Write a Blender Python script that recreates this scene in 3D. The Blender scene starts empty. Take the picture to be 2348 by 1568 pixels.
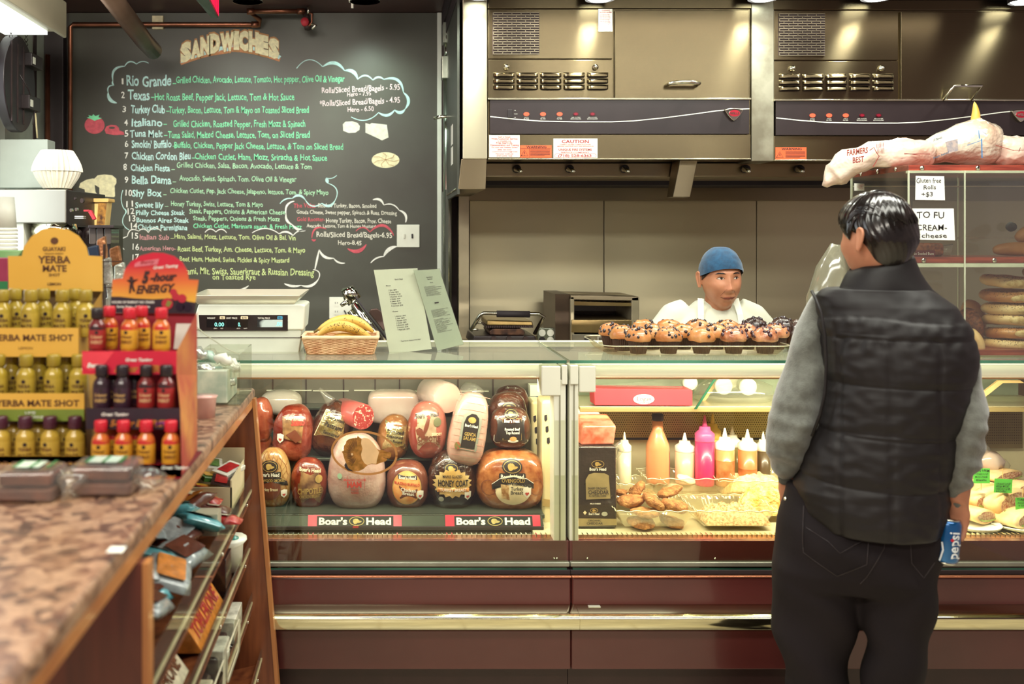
import bpy, bmesh, math, random
import numpy as np
from mathutils import Vector, Matrix, Euler, noise as mn
random.seed(7)
PI = math.pi
SC = bpy.context.scene
C = SC.collection
# ---------------------------------------------------------------- camera
# photograph frame 2348 x 1568; the lens axis meets it at (870, 545): a shifted, level view
F, CX, CY, H = 2283.0, 870.0, 545.0, 1.65
def X(px, D): return (px-CX)*D/F
def Z(py, D): return H-(py-CY)*D/F
cam = bpy.data.cameras.new('camera'); co = bpy.data.objects.new('camera', cam); C.objects.link(co)
co.location = (0, 0, H); co.rotation_euler = (PI/2, 0, 0)
cam.lens = 35.0; cam.sensor_width = 36.0; cam.sensor_fit = 'HORIZONTAL'
cam.shift_x = (1174-CX)/2348; cam.shift_y = -(784-CY)/2348
cam.clip_start = .05
cam.dof.use_dof = True; cam.dof.focus_distance = 3.75; cam.dof.aperture_fstop = 2.6
SC.camera = co
# ---------------------------------------------------------------- world, lights, exposure
w = bpy.data.worlds.new('world'); SC.world = w; w.use_nodes = True
w.node_tree.nodes['Background'].inputs[0].default_value = (.60, .46, .44, 1)
w.node_tree.nodes['Background'].inputs[1].default_value = .42
SC.view_settings.view_transform = 'Standard'; SC.view_settings.look = 'None'
SC.view_settings.exposure = 0.42; SC.view_settings.gamma = 1.0; SC.view_settings.use_curve_mapping = False
def area(name, loc, size, power, col, rot=(0, 0, 0), spread=PI):
    l = bpy.data.lights.new(name, 'AREA'); l.shape = 'RECTANGLE'; l.size, l.size_y = size
    l.energy = power; l.color = col; l.spread = spread
    o = bpy.data.objects.new(name, l); C.objects.link(o); o.location = loc; o.rotation_euler = rot
    return o
def spot(name, loc, aim, power, col, ang=1.6, r=.04, blend=.6):
    l = bpy.data.lights.new(name, 'SPOT'); l.energy = power; l.color = col
    l.spot_size = ang; l.spot_blend = blend; l.shadow_soft_size = r
    o = bpy.data.objects.new(name, l); C.objects.link(o); o.location = loc
    o.rotation_euler = (Vector(aim)-Vector(loc)).to_track_quat('-Z', 'Y').to_euler()
    return o
COOL = (1.0, 1.0, .88); WARM = (1.0, .86, .68); NEU = (1.0, .93, .80)
area('ceiling_tubes_front', (.7, 2.0, 2.74), (3.2, .3), 34, COOL)
area('board_fill_light', (-.75, 3.0, 2.72), (1.3, .25), 15, NEU, (.9, .1, 0), 2.0)  # added fill, no such fixture: brightens board, menu stands and worker
area('ceiling_tubes_customer', (1.5, 2.75, 2.74), (1.4, .25), 26, COOL)
area('shop_fill_light', (-.9, .2, 2.74), (2.2, .6), 66, NEU)  # unseen fill above the camera, added to brighten the board and the fronts
area('window_daylight', (-1.62, 3.3, 1.9), (1.2, 1.3), 9, (.88, .96, 1.0), (0, -PI/2, 0))
area('case_tube', (.05, 3.245, 1.195), (1.05, .04), 6.5, NEU, (.35, 0, 0))
area('case_tube_middle', (1.42, 3.245, 1.195), (1.45, .04), 14, (1.0, .90, .74), (.35, 0, 0))
area('kitchen_tubes', (1.3, 3.9, 2.60), (2.3, .1), 3, NEU)
LAMPS = [1100, 1376, 1750, 2010, 2350]
for px in LAMPS:
    spot('hood_lamp_light', (X(px, 4.04), 4.04, 2.60), (X(px, 4.04), 3.98, 0), 17, (.95, 1.0, .86), 2.3, .035)
spot('board_lamp_light', (X(835, 4.75), 4.72, 2.72), (X(850, 5), 5.05, 1.9), 14, (.80, 1.0, .86), 1.9, .05, 1.0)
spot('left_lamp_light', (X(570, 4.75), 4.6, 2.72), (X(520, 5), 5.0, 1.6), 8, (.84, 1.0, .90), 2.0, .05, 1.0)
# ---------------------------------------------------------------- materials
def lin(h):
    if not isinstance(h, str): return tuple(h)[:3]
    h = h.lstrip('#'); v = [int(h[i:i+2], 16)/255 for i in (0, 2, 4)]
    return tuple(c/12.92 if c <= .04045 else ((c+.055)/1.055)**2.4 for c in v)
MATS = {}
def M(name, col='808080', rough=.5, metal=0, var=.12, vs=12, col2=None, ramp=(.35, .65), bump=0, bs=80, st=(1, 1, 1),
      coat=0, sss=0, emit=0, spec=.5, aniso=0, bdist=.002, detail=3, sheen=0):
    if name in MATS: return MATS[name]
    m = bpy.data.materials.new(name); m.use_nodes = True; nt = m.node_tree; N = nt.nodes; L = nt.links
    b = N['Principled BSDF']; c = lin(col)
    tc = N.new('ShaderNodeTexCoord'); mp = N.new('ShaderNodeMapping'); mp.inputs['Scale'].default_value = st
    L.new(tc.outputs['Object'], mp.inputs[0])
    n = N.new('ShaderNodeTexNoise'); n.inputs['Scale'].default_value = vs; n.inputs['Detail'].default_value = detail
    L.new(mp.outputs[0], n.inputs['Vector'])
    r = N.new('ShaderNodeValToRGB'); L.new(n.outputs['Fac'], r.inputs[0])
    c2 = lin(col2) if col2 else tuple(min(1, x*(1+var)) for x in c)
    c1 = c if col2 else tuple(x*(1-var) for x in c)
    r.color_ramp.elements[0].position, r.color_ramp.elements[1].position = ramp
    r.color_ramp.elements[0].color = (*c1, 1); r.color_ramp.elements[1].color = (*c2, 1)
    L.new(r.outputs[0], b.inputs['Base Color'])
    b.inputs['Roughness'].default_value = rough; b.inputs['Metallic'].default_value = metal
    b.inputs['Specular IOR Level'].default_value = spec
    if coat: b.inputs['Coat Weight'].default_value = coat; b.inputs['Coat Roughness'].default_value = .08
    if sss: b.inputs['Subsurface Weight'].default_value = sss; b.inputs['Subsurface Radius'].default_value = (.01, .004, .002); b.inputs['Subsurface Scale'].default_value = 1
    if sheen: b.inputs['Sheen Weight'].default_value = sheen
    if emit:
        L.new(r.outputs[0], b.inputs['Emission Color']); b.inputs['Emission Strength'].default_value = emit
    if aniso:
        b.inputs['Anisotropic'].default_value = aniso
    if bump:
        n2 = N.new('ShaderNodeTexNoise'); n2.inputs['Scale'].default_value = bs; n2.inputs['Detail'].default_value = 3
        L.new(mp.outputs[0], n2.inputs['Vector'])
        bp = N.new('ShaderNodeBump'); bp.inputs['Strength'].default_value = bump; bp.inputs['Distance'].default_value = bdist
        L.new(n2.outputs['Fac'], bp.inputs['Height']); L.new(bp.outputs[0], b.inputs['Normal'])
    MATS[name] = m
    return m
def GL(name, tint='ffffff', gloss=.04, rough=.02, haze=0, hazecol='ffffff'):
    """thin pane: light passes straight, Fresnel gloss on top, optional pale haze mixed in"""
    if name in MATS: return MATS[name]
    m = bpy.data.materials.new(name); m.use_nodes = True; nt = m.node_tree; N = nt.nodes; L = nt.links
    N.remove(N['Principled BSDF']); out = N['Material Output']
    t = N.new('ShaderNodeBsdfTransparent'); t.inputs[0].default_value = (*lin(tint), 1)
    g = N.new('ShaderNodeBsdfGlossy'); g.inputs['Roughness'].default_value = rough
    fr = N.new('ShaderNodeFresnel'); fr.inputs[0].default_value = 1.45
    ma = N.new('ShaderNodeMath'); ma.operation = 'MULTIPLY_ADD'; ma.inputs[1].default_value = .9; ma.inputs[2].default_value = gloss
    ma.use_clamp = True
    ge = N.new('ShaderNodeNewGeometry'); fb = N.new('ShaderNodeMath'); fb.operation = 'SUBTRACT'; fb.inputs[0].default_value = 1; L.new(ge.outputs['Backfacing'], fb.inputs[1])
    f2 = N.new('ShaderNodeMath'); f2.operation = 'MULTIPLY'; L.new(fr.outputs[0], f2.inputs[0]); L.new(fb.outputs[0], f2.inputs[1]); L.new(f2.outputs[0], ma.inputs[0])
    mx = N.new('ShaderNodeMixShader'); L.new(ma.outputs[0], mx.inputs[0]); L.new(t.outputs[0], mx.inputs[1]); L.new(g.outputs[0], mx.inputs[2])
    last = mx
    if haze:
        d = N.new('ShaderNodeBsdfDiffuse'); d.inputs[0].default_value = (*lin(hazecol), 1)
        m2 = N.new('ShaderNodeMixShader'); m2.inputs[0].default_value = haze
        L.new(last.outputs[0], m2.inputs[1]); L.new(d.outputs[0], m2.inputs[2]); last = m2
    L.new(last.outputs[0], out.inputs[0])
    MATS[name] = m; return m
def steel(name, col='a39c88', rough=.26, horiz=True, var=.10, aniso=.0, smear=.5):
    """brushed sheet metal: fine scratches along one axis as bump and roughness"""
    if name in MATS: return MATS[name]
    m = M(name, col, rough, 1, var=var, vs=1.4, st=(.6, 1, 1.0))
    nt = m.node_tree; N = nt.nodes; L = nt.links; b = N['Principled BSDF']
    tc = N.new('ShaderNodeTexCoord'); mp = N.new('ShaderNodeMapping')
    mp.inputs['Scale'].default_value = (3, 3, 900) if horiz else (900, 900, 3)
    L.new(tc.outputs['Object'], mp.inputs[0])
    n = N.new('ShaderNodeTexNoise'); n.inputs['Scale'].default_value = 1.0; n.inputs['Detail'].default_value = 2
    L.new(mp.outputs[0], n.inputs['Vector'])
    bp = N.new('ShaderNodeBump'); bp.inputs['Strength'].default_value = smear*.5; bp.inputs['Distance'].default_value = .0004
    tg = N.new('ShaderNodeTangent'); tg.direction_type = 'RADIAL'; tg.axis = 'Z'; L.new(tg.outputs[0], b.inputs['Tangent'])
    b.inputs['Anisotropic'].default_value = .85; b.inputs['Anisotropic Rotation'].default_value = .25
    n3 = N.new('ShaderNodeTexNoise'); n3.inputs['Scale'].default_value = 2.2; L.new(tc.outputs['Object'], n3.inputs['Vector'])
    b3 = N.new('ShaderNodeBump'); b3.inputs['Strength'].default_value = .25; b3.inputs['Distance'].default_value = .012
    L.new(n3.outputs['Fac'], b3.inputs['Height'])
    L.new(n.outputs['Fac'], bp.inputs['Height']); L.new(b3.outputs[0], bp.inputs['Normal']); L.new(bp.outputs[0], b.inputs['Normal'])
    return m
# ---------------------------------------------------------------- mesh builder
WM = {}
class MB:
    def __init__(s): s.v = []; s.f = []
    def add(s, vs, fs):
        n = len(s.v); s.v += [tuple(p) for p in vs]; s.f += [tuple(i+n for i in q) for q in fs]; return s
    def box(s, x0, x1, y0, y1, z0, z1, R=None):
        vs = [Vector(p) for p in [(x0, y0, z0), (x1, y0, z0), (x1, y1, z0), (x0, y1, z0), (x0, y0, z1), (x1, y0, z1), (x1, y1, z1), (x0, y1, z1)]]
        if R is not None: vs = [R @ p for p in vs]
        return s.add(vs, [(0, 3, 2, 1), (4, 5, 6, 7), (0, 1, 5, 4), (1, 2, 6, 5), (2, 3, 7, 6), (3, 0, 4, 7)])
    def hexa(s, bot, top):
        return s.add(list(bot)+list(top), [(0, 3, 2, 1), (4, 5, 6, 7), (0, 1, 5, 4), (1, 2, 6, 5), (2, 3, 7, 6), (3, 0, 4, 7)])
    def rings(s, R, cap0=True, cap1=True, closed=True):
        n = len(R[0]); vs = [p for r in R for p in r]; fs = []
        for i in range(len(R)-1):
            for j in range(n if closed else n-1):
                a = i*n+j; b = i*n+(j+1) % n; fs.append((a, b, b+n, a+n))
        if cap0: fs.append(tuple(range(n))[::-1])
        if cap1: fs.append(tuple(range((len(R)-1)*n, len(R)*n)))
        return s.add(vs, fs)
    def lathe(s, prof, c=(0, 0, 0), n=20, axis='Z', R=None, sx=1, sy=1, cap0=True, cap1=True):
        rs = []
        for r, h in prof:
            ring = []
            for k in range(n):
                a = 2*PI*k/n; p = Vector((r*math.cos(a)*sx, r*math.sin(a)*sy, h))
                if axis == 'Y': p = Vector((p.x, p.z, p.y))
                if axis == 'X': p = Vector((p.z, p.x, p.y))
                if R is not None: p = R @ p
                ring.append(p+Vector(c))
            rs.append(ring)
        return s.rings(rs, cap0, cap1)
    def tube(s, pts, r, n=10, caps=True):
        pts = [Vector(p) for p in pts]; rs = []
        rr = r if isinstance(r, (list, tuple)) else [r]*len(pts); up = None
        for i, p in enumerate(pts):
            d = (pts[min(i+1, len(pts)-1)]-pts[max(i-1, 0)])
            if d.length < 1e-9: d = Vector((0, 0, 1))
            d.normalize()
            if up is None: up = Vector((0, 0, 1)) if abs(d.z) < .9 else Vector((0, 1, 0))
            a = d.cross(up).normalized(); u = a.cross(d).normalized(); up = u
            rs.append([p+a*(rr[i]*math.cos(2*PI*k/n))+u*(rr[i]*math.sin(2*PI*k/n)) for k in range(n)])
        return s.rings(rs, caps, caps)
    def prism(s, pts, fn, t):
        """flat outline pts (u,v) -> fn(u,v,depth) with thickness t"""
        n = len(pts); vs = [fn(u, v, 0) for u, v in pts]+[fn(u, v, t) for u, v in pts]
        return s.add(vs, [tuple(range(n)), tuple(range(n, 2*n))[::-1]]+[(i, i+n, (i+1) % n+n, (i+1) % n) for i in range(n)])
    def patch(s, pts, fn, k=5, c=None):
        """outline filled with concentric rings so that it can follow a curved surface"""
        n = len(pts); cx = sum(p[0] for p in pts)/n; cy = sum(p[1] for p in pts)/n
        if c: cx, cy = c
        vs = [fn(cx, cy)]; fs = []
        for i in range(1, k+1):
            q = i/k; vs += [fn(cx+(u-cx)*q, cy+(v-cy)*q) for u, v in pts]
        for j in range(n): fs.append((0, 1+j, 1+(j+1) % n))
        for i in range(k-1):
            for j in range(n):
                a = 1+i*n+j; b = 1+i*n+(j+1) % n; fs.append((a, a+n, b+n, b))
        return s.add(vs, fs)
    def ribbon(s, pts, w, fn):
        """polyline of (u,v) drawn as a flat band of width w (number or list)"""
        P = [Vector(p) for p in pts]; n = len(P); A = []; B = []
        for i in range(n):
            d = P[min(i+1, n-1)]-P[max(i-1, 0)]
            if d.length < 1e-9: d = Vector((1, 0))
            d.normalize(); nn = Vector((-d.y, d.x)); q = (w[i] if isinstance(w, (list, tuple)) else w)/2
            A.append(P[i]+nn*q); B.append(P[i]-nn*q)
        vs = [fn(p.x, p.y) for p in A]+[fn(p.x, p.y) for p in B]
        return s.add(vs, [(i, i+1, i+1+n, i+n) for i in range(n-1)])
    def jitter(s, amp, sc, seed=0):
        out = []
        for p in s.v:
            q = Vector(p)*sc+Vector((seed*7.3, seed*3.1, seed))
            nv = mn.noise_vector(q); out.append(tuple(Vector(p)+Vector(nv)*amp))
        s.v = out; return s
    def build(s, name, mat, parent=None, smooth=False, bevel=0, bseg=2, label=None, cat=None, group=None, kind=None, sub=0, mesh=False):
        me = bpy.data.meshes.new(name)
        off = Vector((0, 0, 0))
        if parent is None and s.v:
            a = np.array(s.v, dtype=float); off = Vector(((a[:, 0].min()+a[:, 0].max())/2, (a[:, 1].min()+a[:, 1].max())/2, a[:, 2].min()))
            s.v = [tuple(Vector(p)-off) for p in s.v]
        me.from_pydata([tuple(p) for p in s.v], [], s.f); me.validate()
        bm = bmesh.new(); bm.from_mesh(me); bmesh.ops.recalc_face_normals(bm, faces=bm.faces); bm.to_mesh(me); bm.free()
        if smooth: me.polygons.foreach_set('use_smooth', [True]*len(me.polygons))
        o = bpy.data.objects.new(name, me); C.objects.link(o)
        for m_ in (mat if isinstance(mat, (list, tuple)) else [mat]): me.materials.append(m_)
        if parent is None: o.location = off; WM[o.name] = off
        else:
            o.parent = parent; o.matrix_parent_inverse = Matrix.Translation(-WM[parent.name]); WM[o.name] = Vector((0, 0, 0))
        if bevel:
            bv = o.modifiers.new('bevel', 'BEVEL'); bv.width = bevel; bv.segments = bseg; bv.limit_method = 'ANGLE'; bv.angle_limit = .7
            me.polygons.foreach_set('use_smooth', [True]*len(me.polygons))
            bv.harden_normals = True
        if sub: sm = o.modifiers.new('sub', 'SUBSURF'); sm.levels = sm.render_levels = sub
        tag(o, label, cat, group, kind); return o
def tag(o, label=None, cat=None, group=None, kind=None):
    if label: o['label'] = label
    if cat: o['category'] = cat
    if group: o['group'] = group
    if kind: o['kind'] = kind
    return o
def root(name, loc, label, cat, group=None):
    o = bpy.data.objects.new(name, None); C.objects.link(o); o.location = loc; o.empty_display_size = .05
    WM[o.name] = Vector(loc); return tag(o, label, cat, group)
def dup(o, loc=None, rot=None, scale=None, label=None, par=None):
    c = o.copy(); C.objects.link(c)
    if par is not None: c.parent = par
    WM[c.name] = WM[o.name]
    if loc is not None: c.location = loc
    if rot is not None: c.rotation_euler = rot
    if scale is not None: c.scale = scale
    if label: c['label'] = label
    for ch in [k for k in o.children]: dup(ch, par=c)
    return c
def box(name, mat, x0, x1, y0, y1, z0, z1, parent=None, bevel=.002, **k):
    return MB().box(x0, x1, y0, y1, z0, z1).build(name, mat, parent, bevel=bevel, **k)
# ---------------------------------------------------------------- lettering
TC = {}
def textraw(s, bold=0, shear=0):
    k = (s, bold, shear)
    if k in TC: return TC[k]
    c = bpy.data.curves.new('t', 'FONT'); c.body = s; c.size = 1; c.offset = bold; c.shear = shear; c.resolution_u = 2
    o = bpy.data.objects.new('t', c); C.objects.link(o)
    me = o.to_mesh(); v = [(p.co.x, p.co.y) for p in me.vertices]; f = [tuple(p.vertices) for p in me.polygons]
    o.to_mesh_clear(); bpy.data.objects.remove(o); bpy.data.curves.remove(c)
    TC[k] = (v, f); return v, f
def text(mb, s, u0, u1, vb, cap, fn, bold=0, shear=0, wob=0, slope=0, seed=0):
    """s set between u0 and u1 on baseline vb, cap height cap; fn(u,v) -> 3D"""
    v, f = textraw(s, bold, shear)
    if not v: return
    xs = [p[0] for p in v]; a, b = min(xs), max(xs); kx = (u1-u0)/(b-a) if u1 is not None else cap/.70
    ky = cap/.70; out = []
    for x, y in v:
        px = (x-a)*kx; u = u0+px; q = vb+y*ky+slope*px
        if wob:
            q += wob*cap*math.sin(px/cap*1.7+seed)+wob*.5*cap*math.sin(px/cap*4.1+seed*2+y*3)
            u += wob*.5*cap*math.sin(y*7+px/cap*2.3+seed)
        out.append(fn(u, q))
    mb.add(out, f)
def flat(D, eps=0):      # photograph pixels -> a plane facing the camera at depth D, for things that hang on such a plane
    return lambda u, v: (X(u, D), D-eps, Z(v, D))
def pxt(mb, s, x0, x1, yb, cap, D, eps=.001, **k):
    fn = flat(D, eps); text(mb, s, x0, x1, 0, cap, lambda u, v: fn(u, yb-v), **k)
def ell(cx, cy, rx, ry, n=28, a0=0): return [(cx+rx*math.cos(2*PI*i/n+a0), cy+ry*math.sin(2*PI*i/n+a0)) for i in range(n)]
def rrect(x0, x1, y0, y1, r, n=4):
    P = []
    for cx, cy, a in ((x1-r, y1-r, 0), (x0+r, y1-r, PI/2), (x0+r, y0+r, PI), (x1-r, y0+r, 1.5*PI)):
        P += [(cx+r*math.cos(a+i*PI/2/n), cy+r*math.sin(a+i*PI/2/n)) for i in range(n+1)]
    return P
# shared materials
mBlack = M('black_plastic', '2a2122', .35, var=.1)
mDark = M('dark_metal', '3a2c2b', .4, .3)
mChrome = M('chrome', 'dcdccb', .08, 1, var=.03)
mSteel = steel('brushed_steel', '72664f', .26)
mSteelD = steel('dull_steel', '94866f', .42)
mSteelW = steel('wall_steel', 'cfc4a4', .46); mSteelW.node_tree.nodes['Principled BSDF'].inputs['Metallic'].default_value = .72
mWhite = M('white_plastic', 'e9ebdd', .4, var=.04)
mPaper = M('white_paper', 'eef0e6', .8, var=.03)
mInk = M('black_ink', '2a2326', .7, var=.05)
mRedInk = M('red_ink', 'b02c38', .6, var=.05)
mGreenGlass = M('green_glass_edge', '1d4a38', .15, var=.25, vs=3, col2='5a9a7c', spec=.8)
mCopper = M('copper', '8a5a46', .32, .9, var=.25, vs=9)
mMaroon = M('maroon_enamel', '5c2c2a', .26, 0, var=.08, vs=4, coat=.35)
mWood = M('reddish_wood', '64321f', .4, col2='8f5230', vs=6, st=(6, 6, .7), ramp=(.3, .7), coat=.25, bump=.1)
mOrangeWood = M('orange_wood', 'a8683a', .4, col2='c98a50', vs=5, st=(1, 1, .5), coat=.3)
gCase = GL('case_glass', 'f5f6ec', .03)
gTop = GL('top_glass', 'f0f3e6', .12, .03, haze=.10, hazecol='e6e6d6')  # pale haze colour stands in for glare on the top panes
gAcr = GL('clear_acrylic', 'f4f6f0', .05, .05, haze=.012)
gWrap = GL('clear_wrap', 'fbfaf4', .07, .12, haze=.05)
gTray = GL('tray_clear', 'fbf8ea', .12, .08, haze=.12, hazecol='e8dcb8')
# ================================================================= the room
DW = 5.07
mWallD = M('dark_wall_paint', '4a4540', .6, var=.1, vs=3)
mCeil = M('brown_tin_ceiling', '4c3532', .5, var=.2, vs=2, bump=.2, bs=12)
mFloor = M('floor_tile', 'c8bca0', .35, var=.15, vs=5)
xL = X(108, DW)
def struct(name, mat, *a, **k): return box(name, mat, *a, kind='structure', **k)
struct('wall_back', mWallD, xL-.6, 3.6, DW+.013, DW+.16, 0, 2.95, bevel=0)
struct('ceiling', mCeil, -2.6, 3.6, -1.0, DW+.01, 2.795, 2.9, bevel=0)
fl = struct('floor', mFloor, -2.6, 3.6, -1.0, DW+.01, -.1, -.006, bevel=0)
tl = MB().box(.004, .296, .004, .296, -.006, 0).build('tile', M('floor_tile_face', 'd6cbb2', .3, var=.12, vs=9, coat=.2), fl)
for i in range(-2, 11):
    for j in range(3, 13):
        if i == -2 and j == 3: tl.location = (i*.3, j*.3, 0); continue
        t2 = tl.copy(); C.objects.link(t2); t2.location = (i*.3, j*.3, 0)
# left wall with brick outside, greenish plaster pier and window opening
mBrick = M('red_brick', 'b5483c', .8, var=.2, vs=14, bump=.3, bs=60)
mPier = M('grey_green_plaster', 'b4c2b4', .3, col2='6d6a60', vs=2.6, ramp=(.42, .75), coat=.2)
wl = struct('wall_left', mPier, xL-.13, xL, 4.50, DW+.01, 0, 2.795, bevel=0)
MB().box(xL-.02, xL+.006, 4.86, 4.90, 0, 2.72).build('edge_strip', mDark, wl)
bw = struct('wall_brick', M('mortar', 'b9b0a0', .9, var=.1, vs=20), xL-.56, xL-.34, 3.2, 5.1, 0, 2.795, bevel=0)
b0 = MB().box(0, .014, .004, .206, .004, .064).build('brick', mBrick, bw, bevel=.002)
first = True
for r in range(16, 38):
    for c in range(0, 9):
        y = 3.25+c*.21+(.105 if r % 2 else 0); z = .07*r
        if first: b0.location = (xL-.342, y, z); first = False; continue
        q = b0.copy(); C.objects.link(q); q.location = (xL-.342, y, z)
win = struct('window_1', M('window_glow', 'e6efe8', .9, var=.02, emit=1.0), xL-.155, xL-.150, 3.2, 4.40, 1.35, 2.05, bevel=0)
MB().box(xL-.15, xL-.09, 4.40, 4.50, 1.2, 2.7).build('window_frame', mDark, win)
struct('wall_corner', M('black_trim_paint', '2d2425', .4, var=.1), xL, X(152, DW), DW-.05, DW+.01, 0, 2.795, bevel=.003)
# ---------------------------------------------------------------- chalkboard
mBoard = M('chalkboard_paint', '423e38', .42, col2='575b50', vs=1.6, ramp=(.3, .8), spec=.5, bump=.04, bs=300, detail=6)
board = box('chalkboard', mBoard, X(160, DW), X(1003, DW), DW-.012, DW+.01, .9, Z(31, DW), bevel=0,
            label='large green-black chalkboard wall covered in handwritten sandwich menu', cat='chalkboard')
def chalk(name, col, rough=.9): return M(name, col, rough, var=.12, vs=60)
cCy = chalk('chalk_pale_blue', 'c8f0ec'); cGr = chalk('chalk_green', '8cecb8'); cG2 = chalk('chalk_pale_green', 'b4e6bd'); cYe = chalk('chalk_lime', 'd3e6a0')
cWh = chalk('chalk_white', 'f4f6ec'); cPk = chalk('chalk_pink', 'd49a9c'); cRd = chalk('chalk_red', 'd3606c'); cPw = chalk('chalk_rose_white', 'efd9dc')
cCr = chalk('chalk_cream', 'f3ecc2'); cBr = chalk('chalk_tan', 'b98a5e'); cRw = chalk('chalk_ivory', 'eceada')
bD = DW-.012
L1 = [(1,'Rio Grande',290,393,197,24,'Grilled Chicken, Avocado, Lettuce, Tomato, Hot pepper, Olive Oil & Vinegar',404,790,190,15,0),
(2,'Texas',293,343,228,22,'Hot Roast Beef, Pepper Jack, Lettuce, Tom & Hot Sauce',355,675,230,16,0),
(3,'Turkey Club',300,378,259,18,'Turkey, Bacon, Lettuce, Tom & Mayo on Toasted Sliced Bread',387,708,259,15,0),
(4,'Italiano',302,372,289,18,'Grilled Chicken, Roasted Pepper, Fresh Mozz & Spinach',397,700,291,15,0),
(5,'Tuna Melt',298,373,314,16,'Tuna Salad, Melted Cheese, Lettuce, Tom, on Sliced Bread',385,710,316,15,0),
(6,"Smokin' Buffalo",302,393,339,17,'Buffalo, Chicken, Pepper Jack Cheese, Lettuce, & Tom on Sliced Bread',400,787,343,14,0),
(7,'Chicken Cordon Bleu',302,437,366,17,'Chicken Cutlet, Ham, Mozz, Sriracha & Hot Sauce',447,750,369,14,0),
(8,'Chicken Fiesta',300,390,392,15,'Grilled Chicken, Salsa, Bacon, Avocado, Lettuce & Tom',405,715,388,12,1),
(9,'Bella Dama',302,393,421,18,'Avocado, Swiss, Spinach, Tom. Olive Oil & Vinegar',411,680,418,12,1),
(10,'Shy Box',303,371,450,16,'Chicken Cutlet, Pep. Jack Cheese, Jalapeno, lettuce, Tom, & Spicy Mayo',390,753,446,11,1),
(11,'Sweet lily',310,375,476,13,'Honey Turkey, Swiss, Lettuce, Tom & Mayo',392,603,476,11,1),
(12,'Philly Cheese Steak',312,424,493,11,'Steak, Peppers, Onions & American Cheese',434,654,493,11,1),
(13,'Buenos Aires Steak',313,433,510,11,'Steak, Peppers, Onions & Fresh Mozz',443,642,509,10,1),
(14,'Chicken Parmigiana',316,430,527,12,'Chicken Cutlet, Marinara sauce, & Fresh Mozz',443,692,526,10,0),
(15,'Italian Sub',320,388,549,11,'Ham, Salami, Mozz, Lettuce, Tom. Olive Oil & Bal. Vin',400,678,551,11,2),
(16,'American Hero-',320,403,574,10,'Roast Beef, Turkey, Am. Cheese, Lettuce, Tom. & Mayo',408,700,580,12,2),
(17,'Rye Roast',320,385,598,11,'Beef. Ham, Melted, Swiss, Pickles & Spicy Mustard',412,663,603,11,2),
(18,'Past',378,420,628,12,'rami, Mlt. Swiss, Sauerkraut & Russian Dressing',423,720,632,15,2)]
cols = [cGr, cG2, cYe]
NX = [279,278,281,285,286,286,286,283,286,288,290,293,296,300,302,304,304,306]
for (i, nm, a, b, yb, cap, de, c, d, y2, cap2, ci) in L1:
    mb = MB(); pxt(mb, nm, a, b, yb, cap, bD, bold=.022, wob=.06, seed=i)
    if i != 17: mb.build('dish_name', cPk if i in (15, 16) else cYe if i == 18 else cCy, board)
    mb = MB(); sl = -.018 if i > 5 else (.0 if i > 1 else .012)
    pxt(mb, de, c, d, y2-(4 if sl < 0 else -0)*1.0, cap2, bD, bold=.014, wob=.06, seed=i*3, slope=-.012 if sl < 0 else sl*.5)
    if i < 12 or i > 14: pxt(mb, '-', b+3, b+11, yb, cap*.7, bD, bold=.0)
    mb.build('description', cols[ci], board)
    mb = MB(); w = 8 if i < 10 else 15
    if i < 18: pxt(mb, str(i), NX[i-1], NX[i-1]+(w if str(i) != '1' else 4), yb-(2 if i > 2 else 3), 14, bD, bold=.012, wob=.06, seed=i)
    mb.build('number', cWh, board)
def lines(nm, mat, rows, **k):
    mb = MB()
    for j, (s, a, b, yb, cap) in enumerate(rows): pxt(mb, s, a, b, yb, cap, bD, bold=.012, wob=.06, seed=j*5+len(s), **k)
    return mb.build(nm, mat, board)
lines('price_note', cPw, [('Rolls/Sliced Bread/Bagels - 5.95', 738, 917, 214, 13), ('Hero - 7.95', 796, 851, 221, 10), ('*Rolls/Sliced Bread/Bagels - 4.95', 733, 917, 244, 13), ('Hero - 6.50', 797, 857, 257, 11)], slope=.05)
lines('special_note', cRw, [('Smoked Turkey, Bacon, Smoked', 729, 863, 475, 9), ('Gouda Cheese, Sweet pepper, Spinach & Russ. Dressing', 680, 910, 490, 9), ('Honey Turkey, Bacon, Prov. Cheese', 748, 897, 510, 10),
      ('Avacado, Lettuce, Tom & Honey Mustard', 703, 861, 521, 8), ('Rolls/Sliced Bread/Bagels-6.95', 726, 899, 543, 12), ('Hero-8.45', 775, 829, 561, 10)], slope=-.012)
lines('special_name', cRd, [('The Volta-', 673, 727, 476, 10), ('Gold Rooster-', 681, 745, 507, 9)])
lines('closing_line', cYe, [('on Toasted Rye', 487, 586, 641, 12)])
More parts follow.
